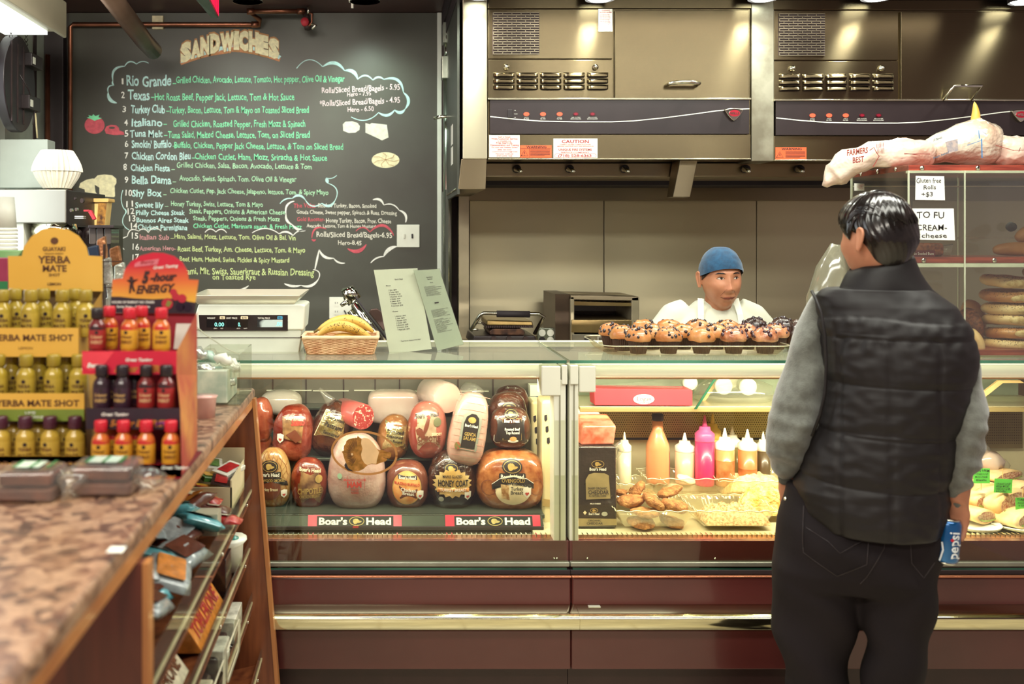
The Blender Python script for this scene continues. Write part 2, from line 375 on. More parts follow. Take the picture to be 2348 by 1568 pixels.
# cloud outlines: runs of arcs with swelling width
def arcs(pts, wmax, mat, nm='chalk_cloud', hatch=False):
    mb = MB(); fn = flat(bD, .0015)
    for (x0, y0, x1, y1, bulge, wf) in pts:
        P = []; W = []
        for i in range(13):
            t = i/12; dx, dy = x1-x0, y1-y0; b = bulge*4*t*(1-t)
            P.append((x0+dx*t-dy*b, y0+dy*t+dx*b)); W.append(1.5+wf*(.5 if mat is cWh else .8)*math.sin(PI*t)**.8 if wf else 1.8)
        mb.ribbon(P, W, fn)
    return mb.build(nm, mat, board)
arcs([(341,145,313,147,.18,0),(313,147,286,152,.30,2),(286,152,259,185,.30,5),(259,185,262,196,.2,3),(262,196,248,212,.35,2),(248,212,268,236,.22,8)], 3, cCy)
arcs([(680,157,740,153,-.30,0),(740,153,790,162,-.26,8),(790,162,820,182,-.24,9),(820,182,855,184,-.28,3),(855,184,880,182,-.24,4),(880,182,925,212,-.30,6),(925,212,929,250,-.25,7),(929,250,905,252,-.30,7),(905,252,868,258,-.25,6),(868,258,805,268,-.2,1)], 3, cCy)
arcs([(772,402,748,408,-.15,0),(748,408,752,420,-.0,8),(752,420,768,460,-.30,1),(768,460,738,466,-.30,6),(738,466,700,458,-.28,2),(700,458,670,455,.28,5),(670,455,642,467,.15,2)], 3, cCy)
arcs([(282,436,284,478,.12,0),(284,478,286,492,-.3,2),(286,492,296,527,.26,0)], 3, cCy)
arcs([(370,530,340,533,.3,0),(340,533,318,530,.3,2),(318,530,292,542,.35,2),(292,542,285,572,.45,3)], 3, cWh)
arcs([(470,533,495,532,-.3,2),(495,532,520,534,-.3,2),(578,534,640,536,-.18,2),(640,536,672,540,-.2,6),(672,540,702,528,-.15,2)], 3, cWh)
arcs([(675,461,656,490,.25,6),(656,490,670,515,.2,8),(670,515,702,528,.15,9)], 3, cWh)
arcs([(855,458,880,470,-.25,8),(880,470,915,482,-.2,3),(915,482,930,510,-.25,8)], 3, cWh)
arcs([(910,565,880,588,.15,14),(880,588,850,603,.12,4),(732,572,722,618,.0,6),(732,572,765,592,.2,9),(765,592,791,603,.15,5),(718,618,730,640,-.35,2),(730,640,690,654,-.2,9),(690,654,652,650,-.1,8)], 3, cWh)
arcs([(512,668,570,655,.12,10)], 3, cWh)
arcs([(748,525,715,545,.35,3),(715,548,724,549,.3,4),(816,530,848,532,-.3,2),(848,532,903,540,-.35,6),(797,570,840,560,.25,9)], 3, cRd)
# drawings
def draw(nm, mat, pts, lvl=0): return MB().patch(pts, flat(bD, .0012+.0006*lvl), 2).build(nm, mat, board)
draw('tomato_drawing', cRd, ell(217, 287, 23, 20)); draw('tomato_leaf', cGr, [(199,270),(205,268),(203,264),(211,266),(214,262),(219,266),(228,263),(226,269),(234,271),(225,274),(217,277),(209,273)], 1)
draw('tomato_slice_drawing', cRd, [(240,298),(244,290),(254,286),(266,287),(272,292),(274,299),(284,303),(285,309),(262,310),(243,306)]); draw('slice_hole', mBoard, ell(257, 293, 7, 2.5, 12), 1)
draw('bread_drawing', cCr, [(181,430),(184,420),(198,412),(214,409),(222,414),(217,424),(219,440),(226,448),(205,450),(196,446),(194,434)]); draw('bread_drawing', cCr, [(214,412),(224,402),(240,400),(258,402),(267,410),(267,420),(263,426),(264,449),(262,452),(228,450),(228,430),(218,424),(214,420)], 1)
draw('bread_edge', cBr, [(196,446),(205,451),(228,451),(228,454),(204,455)], 2)
draw('cheese_drawing', cRw, [(786,285),(792,279),(808,278),(820,282),(825,289),(824,298),(815,304),(800,305),(787,300)])
draw('cheese_drawing', cRw, [(838,282),(848,285),(852,282),(887,286),(891,315),(876,322),(866,317),(838,304)])
draw('onion_drawing', cCr, ell(884, 367, 32, 18))
mb = MB()
for a in range(7): mb.ribbon([(884, 366), (884+20*math.cos(a*.9+.3), 367+11*math.sin(a*.9+.3)), (884+31*math.cos(a*.9), 367+17*math.sin(a*.9))], .9, flat(bD, .003))
mb.build('onion_line', cBr, board)
# arched sandwich title
def arcpt(t, off): # t 0..1 along the arch
    x = 414+t*228; y = 137-60*math.sin(PI*(.08+.84*t))*.55-off+(8*(1-t) if t < .5 else 0)
    return x, y
mb = MB(); mb.ribbon([arcpt(t/20, -9) for t in range(21)], [8+4*math.sin(PI*t/20) for t in range(21)], flat(bD, .002)); mb.build('bun_drawing', chalk('chalk_orange', 'c98d66'), board)
mb = MB(); mb.ribbon([(arcpt(t/30, -3)[0], arcpt(t/30, -3)[1]+2.5*math.sin(t*1.9)) for t in range(31)], 9, flat(bD, .003)); mb.build('lettuce_drawing', cCy, board)
mb = MB()
for t in (.3, .5, .62): x, y = arcpt(t, -2); mb.ribbon(ell(x, y, 8, 4, 12)+[ell(x, y, 8, 4, 12)[0]], 1.5, flat(bD, .004))
mb.build('tomato_ring_drawing', cRd, board)
hts = [40, 36, 38, 40, 38, 38, 40, 42, 40, 40]
ts = [.0, .105, .20, .29, .40, .535, .585, .685, .79, .885]; tw = [.11, .10, .10, .11, .145, .055, .105, .105, .095, .11]
for lvl, (bold, mat) in enumerate(((.13, cBr), (.085, cCr))):
    for ch, t, wd, h in zip('SANDWICHES', ts, tw, hts):
        mb = MB(); xm, ym = arcpt(t+wd/2, 0); xa, ya = arcpt(t, 0); xb, yb = arcpt(t+wd, 0); sl = (yb-ya)/(xb-xa)*.8
        fn = flat(bD, .0045+.001*lvl); e = 0 if lvl else 1.2
        text(mb, ch, -wd*114-e, wd*114+e, -e, h*.94+2*e, lambda u, v: fn(xm+u, ym+12-v+u*sl-6), bold=bold)
        mb.build('title_letter', mat, board)
mTrimW = M('pale_trim', 'dfe6da', .3, .1, var=.04)
struct('trim_1', mTrimW, X(1002, DW), X(1012, DW), DW-.03, DW+.01, .9, 2.79)
struct('trim_2', mDark, X(1012, DW), X(1075, DW), DW-.02, DW+.01, .9, 2.79)
# switch plate and outlet plate on the board
def plate(nm, px0, px1, py0, py1, lab, kind):
    r = root(nm, (X((px0+px1)/2, bD), bD, Z(py1, bD)), lab, 'wall plate')
    box('plate', mWhite, X(px0, bD), X(px1, bD), bD-.008, bD, Z(py1, bD), Z(py0, bD), r, bevel=.003)
    cx, cy = (px0+px1)/2, (py0+py1)/2
    if kind == 's':
        for sx, c in ((-9, 'e0e0d0'), (9, '2a2428')):
            box('toggle', M('toggle_'+c, c, .4), X(cx+sx-1.8, bD), X(cx+sx+1.8, bD), bD-.016, bD-.008, Z(cy+5, bD), Z(cy-5, bD), r, bevel=.001)
    else:
        for ox in ((-9,) if px0 < 800 else (-9, 9)):
            for oy in (-11, 9):
                mb = MB(); mb.prism(rrect(cx+ox-6.5, cx+ox+6.5, cy+oy-6.5, cy+oy+6.5, 3), lambda u, v, t: (X(u, bD), bD-.010+t, Z(v, bD)), .003); s = mb.build('socket', mWhite, r)
                mb = MB()
                for q in (-2.5, 2.5): mb.box(X(cx+ox+q-.5, bD), X(cx+ox+q+.5, bD), bD-.0112, bD-.010, Z(cy+oy+1, bD), Z(cy+oy-3, bD))
                mb.build('slot', mInk, s)
    return r
plate('light_switch_plate', 910, 962, 515, 567, 'square white double light switch plate on the chalkboard edge', 's')
plate('outlet_plate', 755, 806, 681, 731, 'white outlet plate on the chalkboard behind the banana basket', 'o')
mb = MB().tube([(X(790, bD), bD-.02, Z(712, bD)), (X(793, bD), bD-.035, Z(716, bD)), (X(797, bD), bD-.03, Z(735, bD)), (X(800, bD), bD-.02, Z(790, bD))], .004)
mb.build('power_cord', mBlack, None, True, label='black power cord plugged into the outlet plate behind the basket', cat='cord')
# copper pipes
def pipe(nm, mat, pts, r, lab, cat='pipe', fit=(), **k):
    rt = root(nm, pts[0], lab, cat); MB().tube(pts, r, 12).build('pipe_run', mat, rt, True)
    for p in fit: MB().lathe([(r*1.35, -r*1.5), (r*1.35, r*1.5)], p, 12, 'X').build('fitting', mat, rt, True)
    return rt
PD = DW-.05
pipe('copper_pipe', mCopper, [(X(161, PD), PD, .95), (X(161, PD), PD, Z(62, PD)), (X(161, PD)+.015, PD, Z(56, PD)), (X(560, PD), PD, Z(56, PD)), (X(596, PD), PD, Z(57, PD)), (X(597, PD), PD-.03, Z(48, PD)), (X(570, PD-.1), PD-.1, Z(26, PD-.1)), (X(700, PD-.1), PD-.1, Z(26, PD-.1))], .012,
     'thin copper pipe framing the left and top of the chalkboard', fit=[(X(585, PD), PD, Z(56, PD)), (X(575, PD-.1), PD-.1, Z(26, PD-.1)), (X(690, PD-.1), PD-.1, Z(26, PD-.1))])
pipe('copper_pipe', mCopper, [(X(109, 4.9), 4.9, .95), (X(109, 4.9), 4.9, 2.55)], .013, 'short upright copper pipe in the corner left of the chalkboard')
pipe('duct_pipe', M('brown_pipe', '6b5648', .35, .6, var=.2, vs=5), [(X(215, 3.6), 3.6, Z(-60, 3.6)), (X(330, 4.6), 4.6, Z(93, 4.6)), (X(352, 4.75), 4.75, Z(117, 4.75))], .042, 'thick brown ceiling pipe slanting down over the chalkboard')
bk = root('pipe_bracket', (X(363, bD), bD, Z(67, bD)), 'cream mounting block behind the copper pipe on the chalkboard', 'bracket')
for a, b in ((38, 53), (54, 68)): box('block', M('old_cream_paint', 'd8cda8', .6, var=.15, vs=30), X(351, bD), X(376, bD), bD-.025, bD, Z(b, bD), Z(a, bD), bk)
sp = root('sprinkler_valve', (X(705, 4.9), 4.9, Z(66, 4.9)), 'sprinkler valve with red cap under the ceiling above the chalkboard', 'sprinkler')
MB().tube([(X(700, 4.95), 4.95, Z(26, 4.95)), (X(703, 4.92), 4.92, Z(40, 4.92)), (X(706, 4.9), 4.9, Z(66, 4.9))], .018).build('valve_body', mDark, sp, True)
MB().lathe([(.02, -.02), (.02, .02)], (X(700, 4.9), 4.88, Z(53, 4.9)), 10, 'Y').build('valve_cap', mRedInk, sp, True)
MB().tube([(X(708, 4.88), 4.88, Z(30, 4.88)), (X(716, 4.88), 4.88, Z(32, 4.88)), (X(715, 4.88), 4.88, Z(52, 4.88)), (X(708, 4.88), 4.88, Z(60, 4.88))], .006).build('loop_pipe', mCopper, sp, True)
MB().tube([(X(714, 4.86), 4.86, Z(54, 4.86)), (X(724, 4.86), 4.86, Z(58, 4.86)), (X(715, 4.86), 4.86, Z(66, 4.86))], .007).build('valve_handle', mChrome, sp, True)
MB().tube([(X(707, 4.9), 4.9, 2.79), (X(707, 4.9), 4.9, Z(32, 4.9))], .006).build('drop_rod', mChrome, sp, True)
# ceiling spotlights over the board: rims seen at the top edge
for px, lab in ((568, 'round ceiling spotlight above the copper pipe jog'), (837, 'round ceiling spotlight above the right half of the chalkboard')):
    D = 4.35; x = X(px, D); z = Z(4, D); r = root('ceiling_spotlight', (x, D, z), lab, 'spotlight')
    MB().lathe([(.03, .17), (.055, .13), (.062, .02), (.066, 0), (.052, 0), (.048, .03), (.02, .10)], (x, D, z), 24, cap1=False).build('lamp_housing', mDark, r, True)
    MB().lathe([(.048, .012), (.0, .012)], (x, D, z), 24, cap0=False, cap1=False).build('lens', M('lamp_lens', 'efeede', .3, emit=1.2, var=.02), r)
    MB().lathe([(.0665, .0), (.0665, .010), (.056, .010), (.056, .0)], (x, D, z), 24).build('rim', mChrome, r, True)
    MB().lathe([(.012, .17), (.012, 2.8-z)], (x, D, z), 10).build('stem', mDark, r, True)
r = root('hanger_fitting', (X(807, 4.5), 4.5, Z(17, 4.5)), 'small white ceiling hanger with a drop rod beside the right spotlight', 'hanger')
MB().box(X(800, 4.5), X(815, 4.5), 4.49, 4.52, Z(4, 4.5), Z(-1, 4.5)).build('bracket', mWhite, r); MB().tube([(X(808, 4.5), 4.505, 2.79), (X(808, 4.5), 4.505, Z(18, 4.5))], .006).build('rod', mWhite, r)
# red illuminated sign
D = 3.6; r = root('lit_sign', (X(475, D), D, Z(40, D)), 'dark ceiling-hung sign box with a glowing red face', 'sign')
a, b = (X(448, D), D), (X(498, 4.2), 4.2)
zt = 2.79
MB().hexa([(X(450,3.6),3.6,Z(0,3.6)),(X(474,3.6),3.6,Z(-10,3.6)),(X(500,4.15),4.15,Z(41,4.15)),(X(484,4.15),4.15,Z(41,4.15))], [(X(450,3.6),3.6,zt),(X(474,3.6),3.6,zt),(X(500,4.15),4.15,zt),(X(484,4.15),4.15,zt)]).build('housing', M('sign_housing', '414a42', .5), r)
mb = MB()
for i in range(9):
    t = i/9+.03; t2 = t+.06; D1 = 3.6+.55*t; D2 = 3.6+.55*t2; x1 = X(476+24*t, D1)+.004; x2 = X(476+24*t2, D2)+.004
    z1 = Z(-8+48*t, D1)+.006; mb.add([(x1, D1, z1), (x2, D2, z1-.002), (x2, D2, 2.785), (x1, D1, 2.785)], [(0, 1, 2, 3)])
mb.build('lit_bar', M('red_light_bar', 'e0103c', .4, emit=2.2, var=.02), r)
# fluorescent fixture top left
r = root('fluorescent_fixture', (X(60, 3.9), 3.9, Z(80, 3.9)), 'long boxy fluorescent light fixture over the window', 'ceiling light')
xr, xl2 = X(150, 4.25), X(150, 4.25)-.22
y1 = 4.25; zb = Z(80, 4.25)
MB().box(xl2-.05, xr, 2.6, y1, zb+.012, zb+.13).build('housing', M('fixture_paint', 'b9b39c', .35, var=.06, vs=3), r, bevel=.01)
MB().box(xl2-.03, xr-.07, 2.65, y1-.02, zb-.004, zb+.012).build('diffuser', M('tube_glow', 'eef6ec', .4, emit=1.3, var=.02), r)
MB().box(xr-.012, xr+.004, 2.6, y1+.004, zb-.012, zb+.14).build('side_lip', M('fixture_paint', 'b9b39c'), r, bevel=.004)
# hanging oval sign back with chains
r = root('oval_hanging_sign', (X(38, 4.3), 4.3, Z(308, 4.3)), 'black oval sign back hanging on chains in the window', 'sign')
sx = X(60, 4.36)
P = []
MB().prism([(4.25-.185*math.cos(2*PI*i/36), Z(202, 4.36)+.205*math.sin(2*PI*i/36)) for i in range(36)], lambda u, v, t: (sx-.03+t*1.0+.0*(u), u, v), .045).build('panel', M('sign_black', '241c20', .35, var=.15), r, bevel=.006)
for dy, z0, z1, hh in ((.15, Z(160, 4.4), Z(135, 4.4), .03), (.12, Z(258, 4.4), Z(232, 4.4), .035)):
    MB().box(sx+.012, sx+.05, 4.14+dy, 4.28+dy, z0, z1+hh*.3).build('transformer', mBlack, r, bevel=.004)
    MB().box(sx+.0505, sx+.052, 4.15+dy, 4.18+dy, z0+.01, z0+.04).build('sticker', mWhite, r)
for k in (0, 1, 2): MB().box(sx+.014, sx+.02, 4.14+.07*k, 4.148+.07*k, Z(290, 4.36), Z(115, 4.36)).build('tube_support', mDark, r)
for yy in (4.18, 4.36):
    mb = MB(); z = Z(120, 4.36)
    while z < 2.6:
        mb.tube([(sx+.0, yy, z), (sx+.006, yy+.004, z+.012), (sx, yy, z+.024), (sx-.006, yy-.004, z+.012), (sx, yy, z)], .0018, 5, False); z += .022
    mb.build('chain', mDark, r)
MB().tube([(sx+.03, 4.2, Z(180, 4.3)), (sx+.05, 4.25, Z(210, 4.3)), (sx+.04, 4.35, Z(250, 4.3)), (sx+.05, 4.3, Z(285, 4.3))], .003, 6).build('cable', mBlack, r, True)
MB().tube([(sx+.04, 4.36, Z(262, 4.4)), (sx+.045, 4.37, Z(318, 4.4))], .004, 6).build('cable', M('cream_cable', 'cfc49a', .5), r, True)
# board, jug, coffee brewer at the left
box('white_carton', M('white_carton', 'a9b3ab', .6, var=.03), X(20, 4.3)-.02, X(118, 4.3), 4.25, 4.35, Z(432, 4.3), Z(322, 4.3), label='plain white carton standing behind the paper coffee filters', cat='carton', bevel=.003)
def fluted(nm, cx, y, z0, r0, r1, h, lab, par=None, nf=28):
    R = []
    for i in range(7):
        t = i/6; rr = r0+(r1-r0)*math.sin(t*PI/2); a = .003+.005*t
        R.append([(cx+(rr+a*(1 if j % 2 else -1))*math.cos(PI*j/nf), y+(rr+a*(1 if j % 2 else -1))*math.sin(PI*j/nf), z0+h*t) for j in range(2*nf)])
    return MB().rings(R, True, False)
D = 4.0; r = root('coffee_filter_stack', (X(131, D), D, Z(432, D)), 'stack of fluted white paper coffee filters on the brewer', 'coffee filters')
mFil = M('filter_paper', 'dcd8c8', .8, var=.05)
fluted('f', X(131, D), D, Z(432, D), .052, .088, .082, '').build('filter', mFil, r)
mb = fluted('f', 0, 0, 0, .06, .092, .085, ''); cx, cz = X(131, D), Z(392, D)
mb.v = [((p[0])*1.0+cx, D+p[1], cz+.082-p[2]) for p in mb.v]; mb.build('filter', mFil, r)
r = root('coffee_brewer', (X(75, 4.0), 3.9, .95), 'boxy stainless coffee brewer with black control side at the left', 'coffee machine')
y0 = 3.86; x1, x2 = X(152, y0), X(152, y0)
box('brewer_body', M('brewer_steel', 'b4b4a8', .3, .85, var=.06, vs=3), X(-40, y0), x1, y0, y0+.42, Z(512, y0), Z(434, y0), r, bevel=.006)
MB().hexa([(x1, y0, Z(512, y0)), (X(212, y0+.33), y0+.03, Z(519, y0)), (X(212, y0+.33)+.03, y0+.42, Z(519, y0)), (x1, y0+.42, Z(512, y0))],
          [(x1, y0, Z(434, y0)), (X(212, y0+.33), y0+.03, Z(436, y0)), (X(212, y0+.33)+.03, y0+.42, Z(436, y0)), (x1, y0+.42, Z(434, y0))]).build('control_panel', mBlack, r, bevel=.003)
pf = flat(y0-.004)
for (px, py, rr) in ((163, 482, 3), (175, 480, 3), (172, 455, 2), (188, 460, 4)): MB().prism(ell(px, py, rr, rr*1.4, 12), lambda u, v, t: (X(u, y0), y0-.004+t, Z(v, y0)), .02).build('knob', mChrome if rr == 3 else mDark, r)
MB().prism([(203, 483), (212, 482), (222, 502), (216, 505)], lambda u, v, t: (X(u, y0), y0-.02+t, Z(v, y0)), .02).build('red_tap', mRedInk, r, bevel=.002)
MB().prism([(195, 481), (208, 481), (208, 485), (195, 485)], lambda u, v, t: (X(u, y0), y0-.02+t, Z(v, y0)), .03).build('tap_arm', mRedInk, r)
for py in (496, 500): MB().box(X(172, y0), X(192, y0), y0-.006, y0+.03, Z(py+1, y0), Z(py-1, y0)).build('label_strip', mWhite, r)
box('brewer_frame', mWhite, X(-10, y0), X(50, y0), y0+.02, y0+.4, .95, Z(512, y0), r)
box('brew_bay', mBlack, X(50, y0), X(268, y0+.3), y0+.2, y0+.4, .95, Z(519, y0), r)
MB().lathe([(.085, 0), (.09, -.03), (.06, -.10)], (X(110, y0), y0+.08, Z(513, y0)), 24).build('brew_basket', mChrome, r, True)
for px in (150, 178, 205):
    MB().lathe([(.004, 0), (.018, .004), (.018, .03), (.01, .04)], (X(px, y0), y0+.15, Z(548, y0)), 12).build('tap_knob', mBlack, r, True)
r = root('coffee_dispenser', (X(240, 3.9), 3.9, .95), 'dark clear coffee hopper beside the stainless brewer', 'dispenser')
for px in (215, 232, 250):
    MB().prism(rrect(px-8, px+8, 522, 560, 4), lambda u, v, t: (X(u, 3.9), 3.88+t, Z(v, 3.9)), .12).build('hopper', M('smoky_plastic', '4a4440', .15, coat=.4), r, bevel=.003)
box('hopper_lid', mBlack, X(205, 3.88), X(264, 3.88), 3.86, 4.02, Z(523, 3.88), Z(516, 3.88), r)
D = 4.15; r = root('yellow_carton', (X(222, D), D, Z(517, D)), 'pale yellow milk carton with a dark label beside the brewer', 'carton')
MB().hexa([(X(198, D), D, Z(517, D)), (X(240, D), D, Z(517, D)), (X(240, D), D+.08, Z(517, D)), (X(198, D), D+.08, Z(517, D))],
          [(X(193, D), D, Z(460, D)), (X(246, D), D, Z(458, D)), (X(246, D), D+.08, Z(458, D)), (X(193, D), D+.08, Z(460, D))]).build('carton_body', M('carton_yellow', 'ecc77c', .5), r, bevel=.003)
MB().prism(rrect(190, 250, 455, 463, 2), lambda u, v, t: (X(u, D), D-.01+t, Z(v, D)), .1).build('lid', M('lid_yellow', 'e6bd72', .5), r)
MB().prism([(226, 466), (245, 465), (240, 516), (222, 516)], lambda u, v, t: (X(u, D), D-.003+t, Z(v, D)), .002).build('label', M('dark_label', '4a2c20', .5, col2='c08a3a', vs=40), r)
# stack of white cups far left
D = 2.9; r = root('cup_stack', (X(12, D), D, Z(575, D)), 'leaning stack of white foam cups at the left edge', 'cups')
for i in range(6):
    z = Z(574, D)+i*.011; MB().lathe([(.037, 0), (.040, 0), (.040, .006), (.036, .008)], (X(8, D), D, z), 28).build('cup_rim', mWhite, r, True)
MB().lathe([(.037, .066), (.030, .155), (.0, .156)], (X(8, D), D, Z(574, D)), 28).build('cup', mWhite, r, True)
# ================================================================= kitchen back wall and exhaust hoods
DB = 5.0
bp = struct('wall_steel', mDark, X(1075, DB), 3.5, DB+.012, DB+.03, .0, Z(440, DB), bevel=0)
for a, b in ((1077, 1384), (1386, 1734), (1736, 2090), (2092, 2440)):
    box('steel_panel', mSteelW, X(a, DB), X(b, DB), DB, DB+.012, .85, Z(458, DB), bp, bevel=.0015)
struct('trim_3', M('pale_steel', 'b5ab90', .35, .7, var=.06), X(1050, 4.9), X(1074, 4.9), 4.86, 4.95, 0, Z(430, 4.9), bevel=.002)
struct('trim_4', mSteelD, X(1074, 4.88), 3.5, 4.88, 5.0, Z(459, 4.88), Z(421, 4.88), bevel=.001)
mb = MB()
for px in range(1165, 2400, 90): mb.lathe([(.006, 0), (.006, .006), (.001, .008)], (X(px, 4.88), 4.879, Z(426, 4.88)), 8, 'Y', Matrix.Scale(-1, 3, (0, 1, 0)))
mb.build('rivet', mDark, bpy.data.objects['trim_4'])
# wall end panel left of the range
r = root('hood_side_panel', (X(1035, 4.6), 4.6, Z(790, 4.9)), 'dark riveted metal end panel left of the steel range wall', 'panel')
xs = X(1055, 4.16)
MB().box(xs-.012, xs-.002, 4.16, DW-.02, Z(445, 4.16)+.0, 2.66).build('upper_sheet', M('dark_green_steel', '5c6058', .35, .7, var=.2, vs=3), r)
MB().box(xs-.02, xs-.008, 4.75, DW-.02, .9, 1.88).build('lower_sheet', M('dark_green_steel', '5c6058'), r)
mb = MB()
for k in range(16):
    mb.lathe([(.006, 0), (.006, .004), (0, .006)], (xs-.012, 4.2+k*.05, Z(438, 4.16)+.01), 6, 'X', Matrix.Scale(-1, 3, (1, 0, 0)))
    mb.lathe([(.006, 0), (.006, .004), (0, .006)], (xs-.012, 4.95, 1.0+k*.1), 6, 'X', Matrix.Scale(-1, 3, (1, 0, 0)))
mb.build('rivet', mChrome, r)
for z0, z1 in ((Z(335, 4.5), Z(290, 4.5)), (Z(380, 4.5), Z(340, 4.5))): MB().box(xs-.014, xs-.0125, 4.4, 4.5, z0, z1).build('spec_label', mPaper, r)
# conduit and junction boxes
D = 4.85; r = root('electric_conduit', (X(1028, D), D, .95), 'vertical steel conduit with junction boxes beside the chalkboard', 'conduit')
MB().tube([(X(1026, D), D, .95), (X(1026, D), D, Z(170, D))], .021, 14).build('conduit_pipe', M('galvanised', 'a7aea0', .22, .9), r, True)
MB().tube([(X(1028, D), D, Z(60, D)), (X(1031, D), D, 2.79)], .012).build('conduit_pipe', mChrome, r, True)
for a, b, c, d in ((1015, 1040, 55, 102), (1012, 1032, 132, 183)):
    box('junction_box', M('galvanised', 'a7aea0'), X(a, D), X(b, D), D-.05, D+.03, Z(d, D), Z(c, D), r, bevel=.003)
for py in (66, 78, 90): MB().lathe([(.014, 0), (.014, .004)], (X(1027, D), D-.054, Z(py, D)), 16, 'Y').build('knockout', mDark, r)
MB().tube([(X(1026, D), D, Z(102, D)), (X(1026, D), D, Z(132, D))], .014).build('connector', mChrome, r, True)
MB().tube([(X(995, D), D-.01, Z(271, D)), (X(1012, D), D-.03, Z(269, D)), (X(1040, D), D-.03, Z(270, D)), (X(1046, D), D+.02, Z(273, D))], .009).build('pipe_strap', mChrome, r, True)
# ---------------------------------------------------------------- hoods
HD = 4.15
def hood(ox, oy, lab, first):
    r = root('exhaust_hood', (X(1420+ox, HD), HD, Z(366+oy, HD)), lab, 'hood')
    bx = lambda nm, mat, a, b, c, d, y0, y1, **k: box(nm, mat, X(a+ox, HD), X(b+ox, HD), y0, y1, Z(d+oy, HD), Z(c+oy, HD), r, **k)
    fn = lambda e: (lambda u, v, t: (X(u+ox, HD), HD-e+t, Z(v+oy, HD)))
    bx('hood_body', mSteel, 1118, 1722, -2, 366, HD+.006, HD+.75)
    bx('top_band', mSteel, 1118, 1722, -2, 20, HD-.008, HD+.006)
    # upper left panel around the grille, in four strips
    bx('vent_panel', mSteel, 1120, 1404, 22, 135, HD-.006, HD+.006, bevel=.0015)
    g = bx('vent_grille', mDark, 1129, 1236, 29, 126, HD-.0065, HD-.0061, bevel=0)
    mbs = MB(); rows = 17
    for i in range(rows+1):
        y = 30+i*95/rows; mbs.box(X(1130+ox, HD), X(1235+ox, HD), HD-.012, HD-.006, Z(y+.9+oy, HD), Z(y-.9+oy, HD))
        if i < rows:
            for j in range(6):
                x = 1131+j*21+(10 if i % 2 else 0)
                if x < 1235: mbs.box(X(x-.8+ox, HD), X(x+.8+ox, HD), HD-.012, HD-.006, Z(y+5.6+oy, HD), Z(y+oy, HD))
    mbs.build('grille_bars', M('grille_metal', '8d8370', .3, .9), g, kind='stuff')
    bx('louver_panel', mSteel, 1120, 1404, 138, 226, HD-.006, HD+.006, bevel=.0015)
    for i in range(3):
        for j in range(5):
            cx = 1155+j*53.6; cy = 171.5+i*14.2; mb = MB(); R = []
            for k in range(7):
                a = PI*k/6*.5; rr = []
                hw = 24.5; dpt = .020*math.sin(a); zz = cy-5.0+10.0*(1-math.cos(a)) if False else cy+5.2-10.4*math.cos(a)**1.0
                for q in range(13):
                    t = -1+q/6; e = (1-abs(t)**6)**.5
                    rr.append((X(cx+ox+t*hw, HD), HD-.006-dpt*e, Z(zz+oy, HD)))
                R.append(rr)
            mb.rings(R, False, False, False); o = mb.build('louver', mSteel, r, True)
            MB().box(X(cx-22+ox, HD), X(cx+22+ox, HD), HD-.0072, HD-.0062, Z(cy+6.8+oy, HD), Z(cy+5+oy, HD)).build('louver_slot', mInk, o)
    for px in (1160, 1364):
        MB().lathe([(.013, 0), (.012, .012), (.007, .014), (.007, .022), (.001, .024)], (X(px+ox, HD), HD-.006, Z(155+oy, HD)), 14, 'Y', Matrix.Scale(-1, 3, (0, 1, 0))).build('thumb_screw', mChrome, r, True)
    bx('door', mSteel, 1409, 1716, 25, 228, HD-.010, HD+.006, bevel=.002)
    hz = 195 if first else 198
    hx = 1562 if first else 1562-20
    if first: mbh = MB().tube([(X(hx-35+ox, HD), HD-.01, Z(hz+oy, HD)), (X(hx-33+ox, HD), HD-.05, Z(hz+oy, HD)), (X(hx-10+ox, HD), HD-.062, Z(hz-2+oy, HD)), (X(hx+10+ox, HD), HD-.062, Z(hz-2+oy, HD)), (X(hx+33+ox, HD), HD-.05, Z(hz+oy, HD)), (X(hx+35+ox, HD), HD-.01, Z(hz+oy, HD))], .008)
    else: mbh = MB().tube([(X(hx-38+ox, HD), HD-.012, Z(hz+30+oy, HD)), (X(hx-24+ox, HD), HD-.05, Z(hz+oy, HD)), (X(hx+38+ox, HD), HD-.05, Z(hz+oy, HD)), (X(hx+26+ox, HD), HD-.012, Z(hz+30+oy, HD))], .006)
    mbh.build('door_handle', mChrome, r, True)
    bx('ledge', M('edge_steel', 'c9c4ae', .2, 1), 1118, 1720, 225.5, 230, HD-.016, HD)
    band = bx('control_band', M('band_black', '2e2426', .35, var=.08, coat=.15), 1123, 1716, 230, 308, HD-.012, HD)
    mb = MB(); P = [(1123, 268), (1180, 274), (1240, 278.5), (1320, 280), (1400, 280), (1450, 278), (1520, 271), (1590, 262), (1640, 255), (1690, 251), (1716, 250)]
    mb.ribbon(P, 2.2, lambda u, v: (X(u+ox, HD), HD-.0126, Z(v+oy, HD))); mb.build('swoosh_line', mPaper, r)
    for j, px in enumerate((1206, 1244, 1282, 1319, 1357)):
        mm = M('lit_orange_lens', 'ff5a3c', .4, var=.05, emit=.35) if j < 3 else M('dark_red_lens', '54101c', .3)
        l_ = MB().prism(ell(px, 262.5, 6.6, 4.6, 18), fn(.0145), .003).build('indicator_light', mm, r)
        if j >= 3: MB().prism(ell(px, 262.5, 4.3, 2.9, 14), fn(.016), .002).build('indicator_lens', M('red_lens', '8e1830', .3), l_)
        mb = MB()
        for q, (s, w_) in enumerate((('CHECK', 5), ('FILTER', 6)) if j < 3 else (('AIR SYSTEM', 10), ('SERVICE REQUIRED', 12))):
            pxt(mb, s, px+ox-w_, px+ox+w_, 271+q*3.6+oy, 2.3, HD, eps=.0128)
        mb.build('tiny_lettering', mPaper, r)
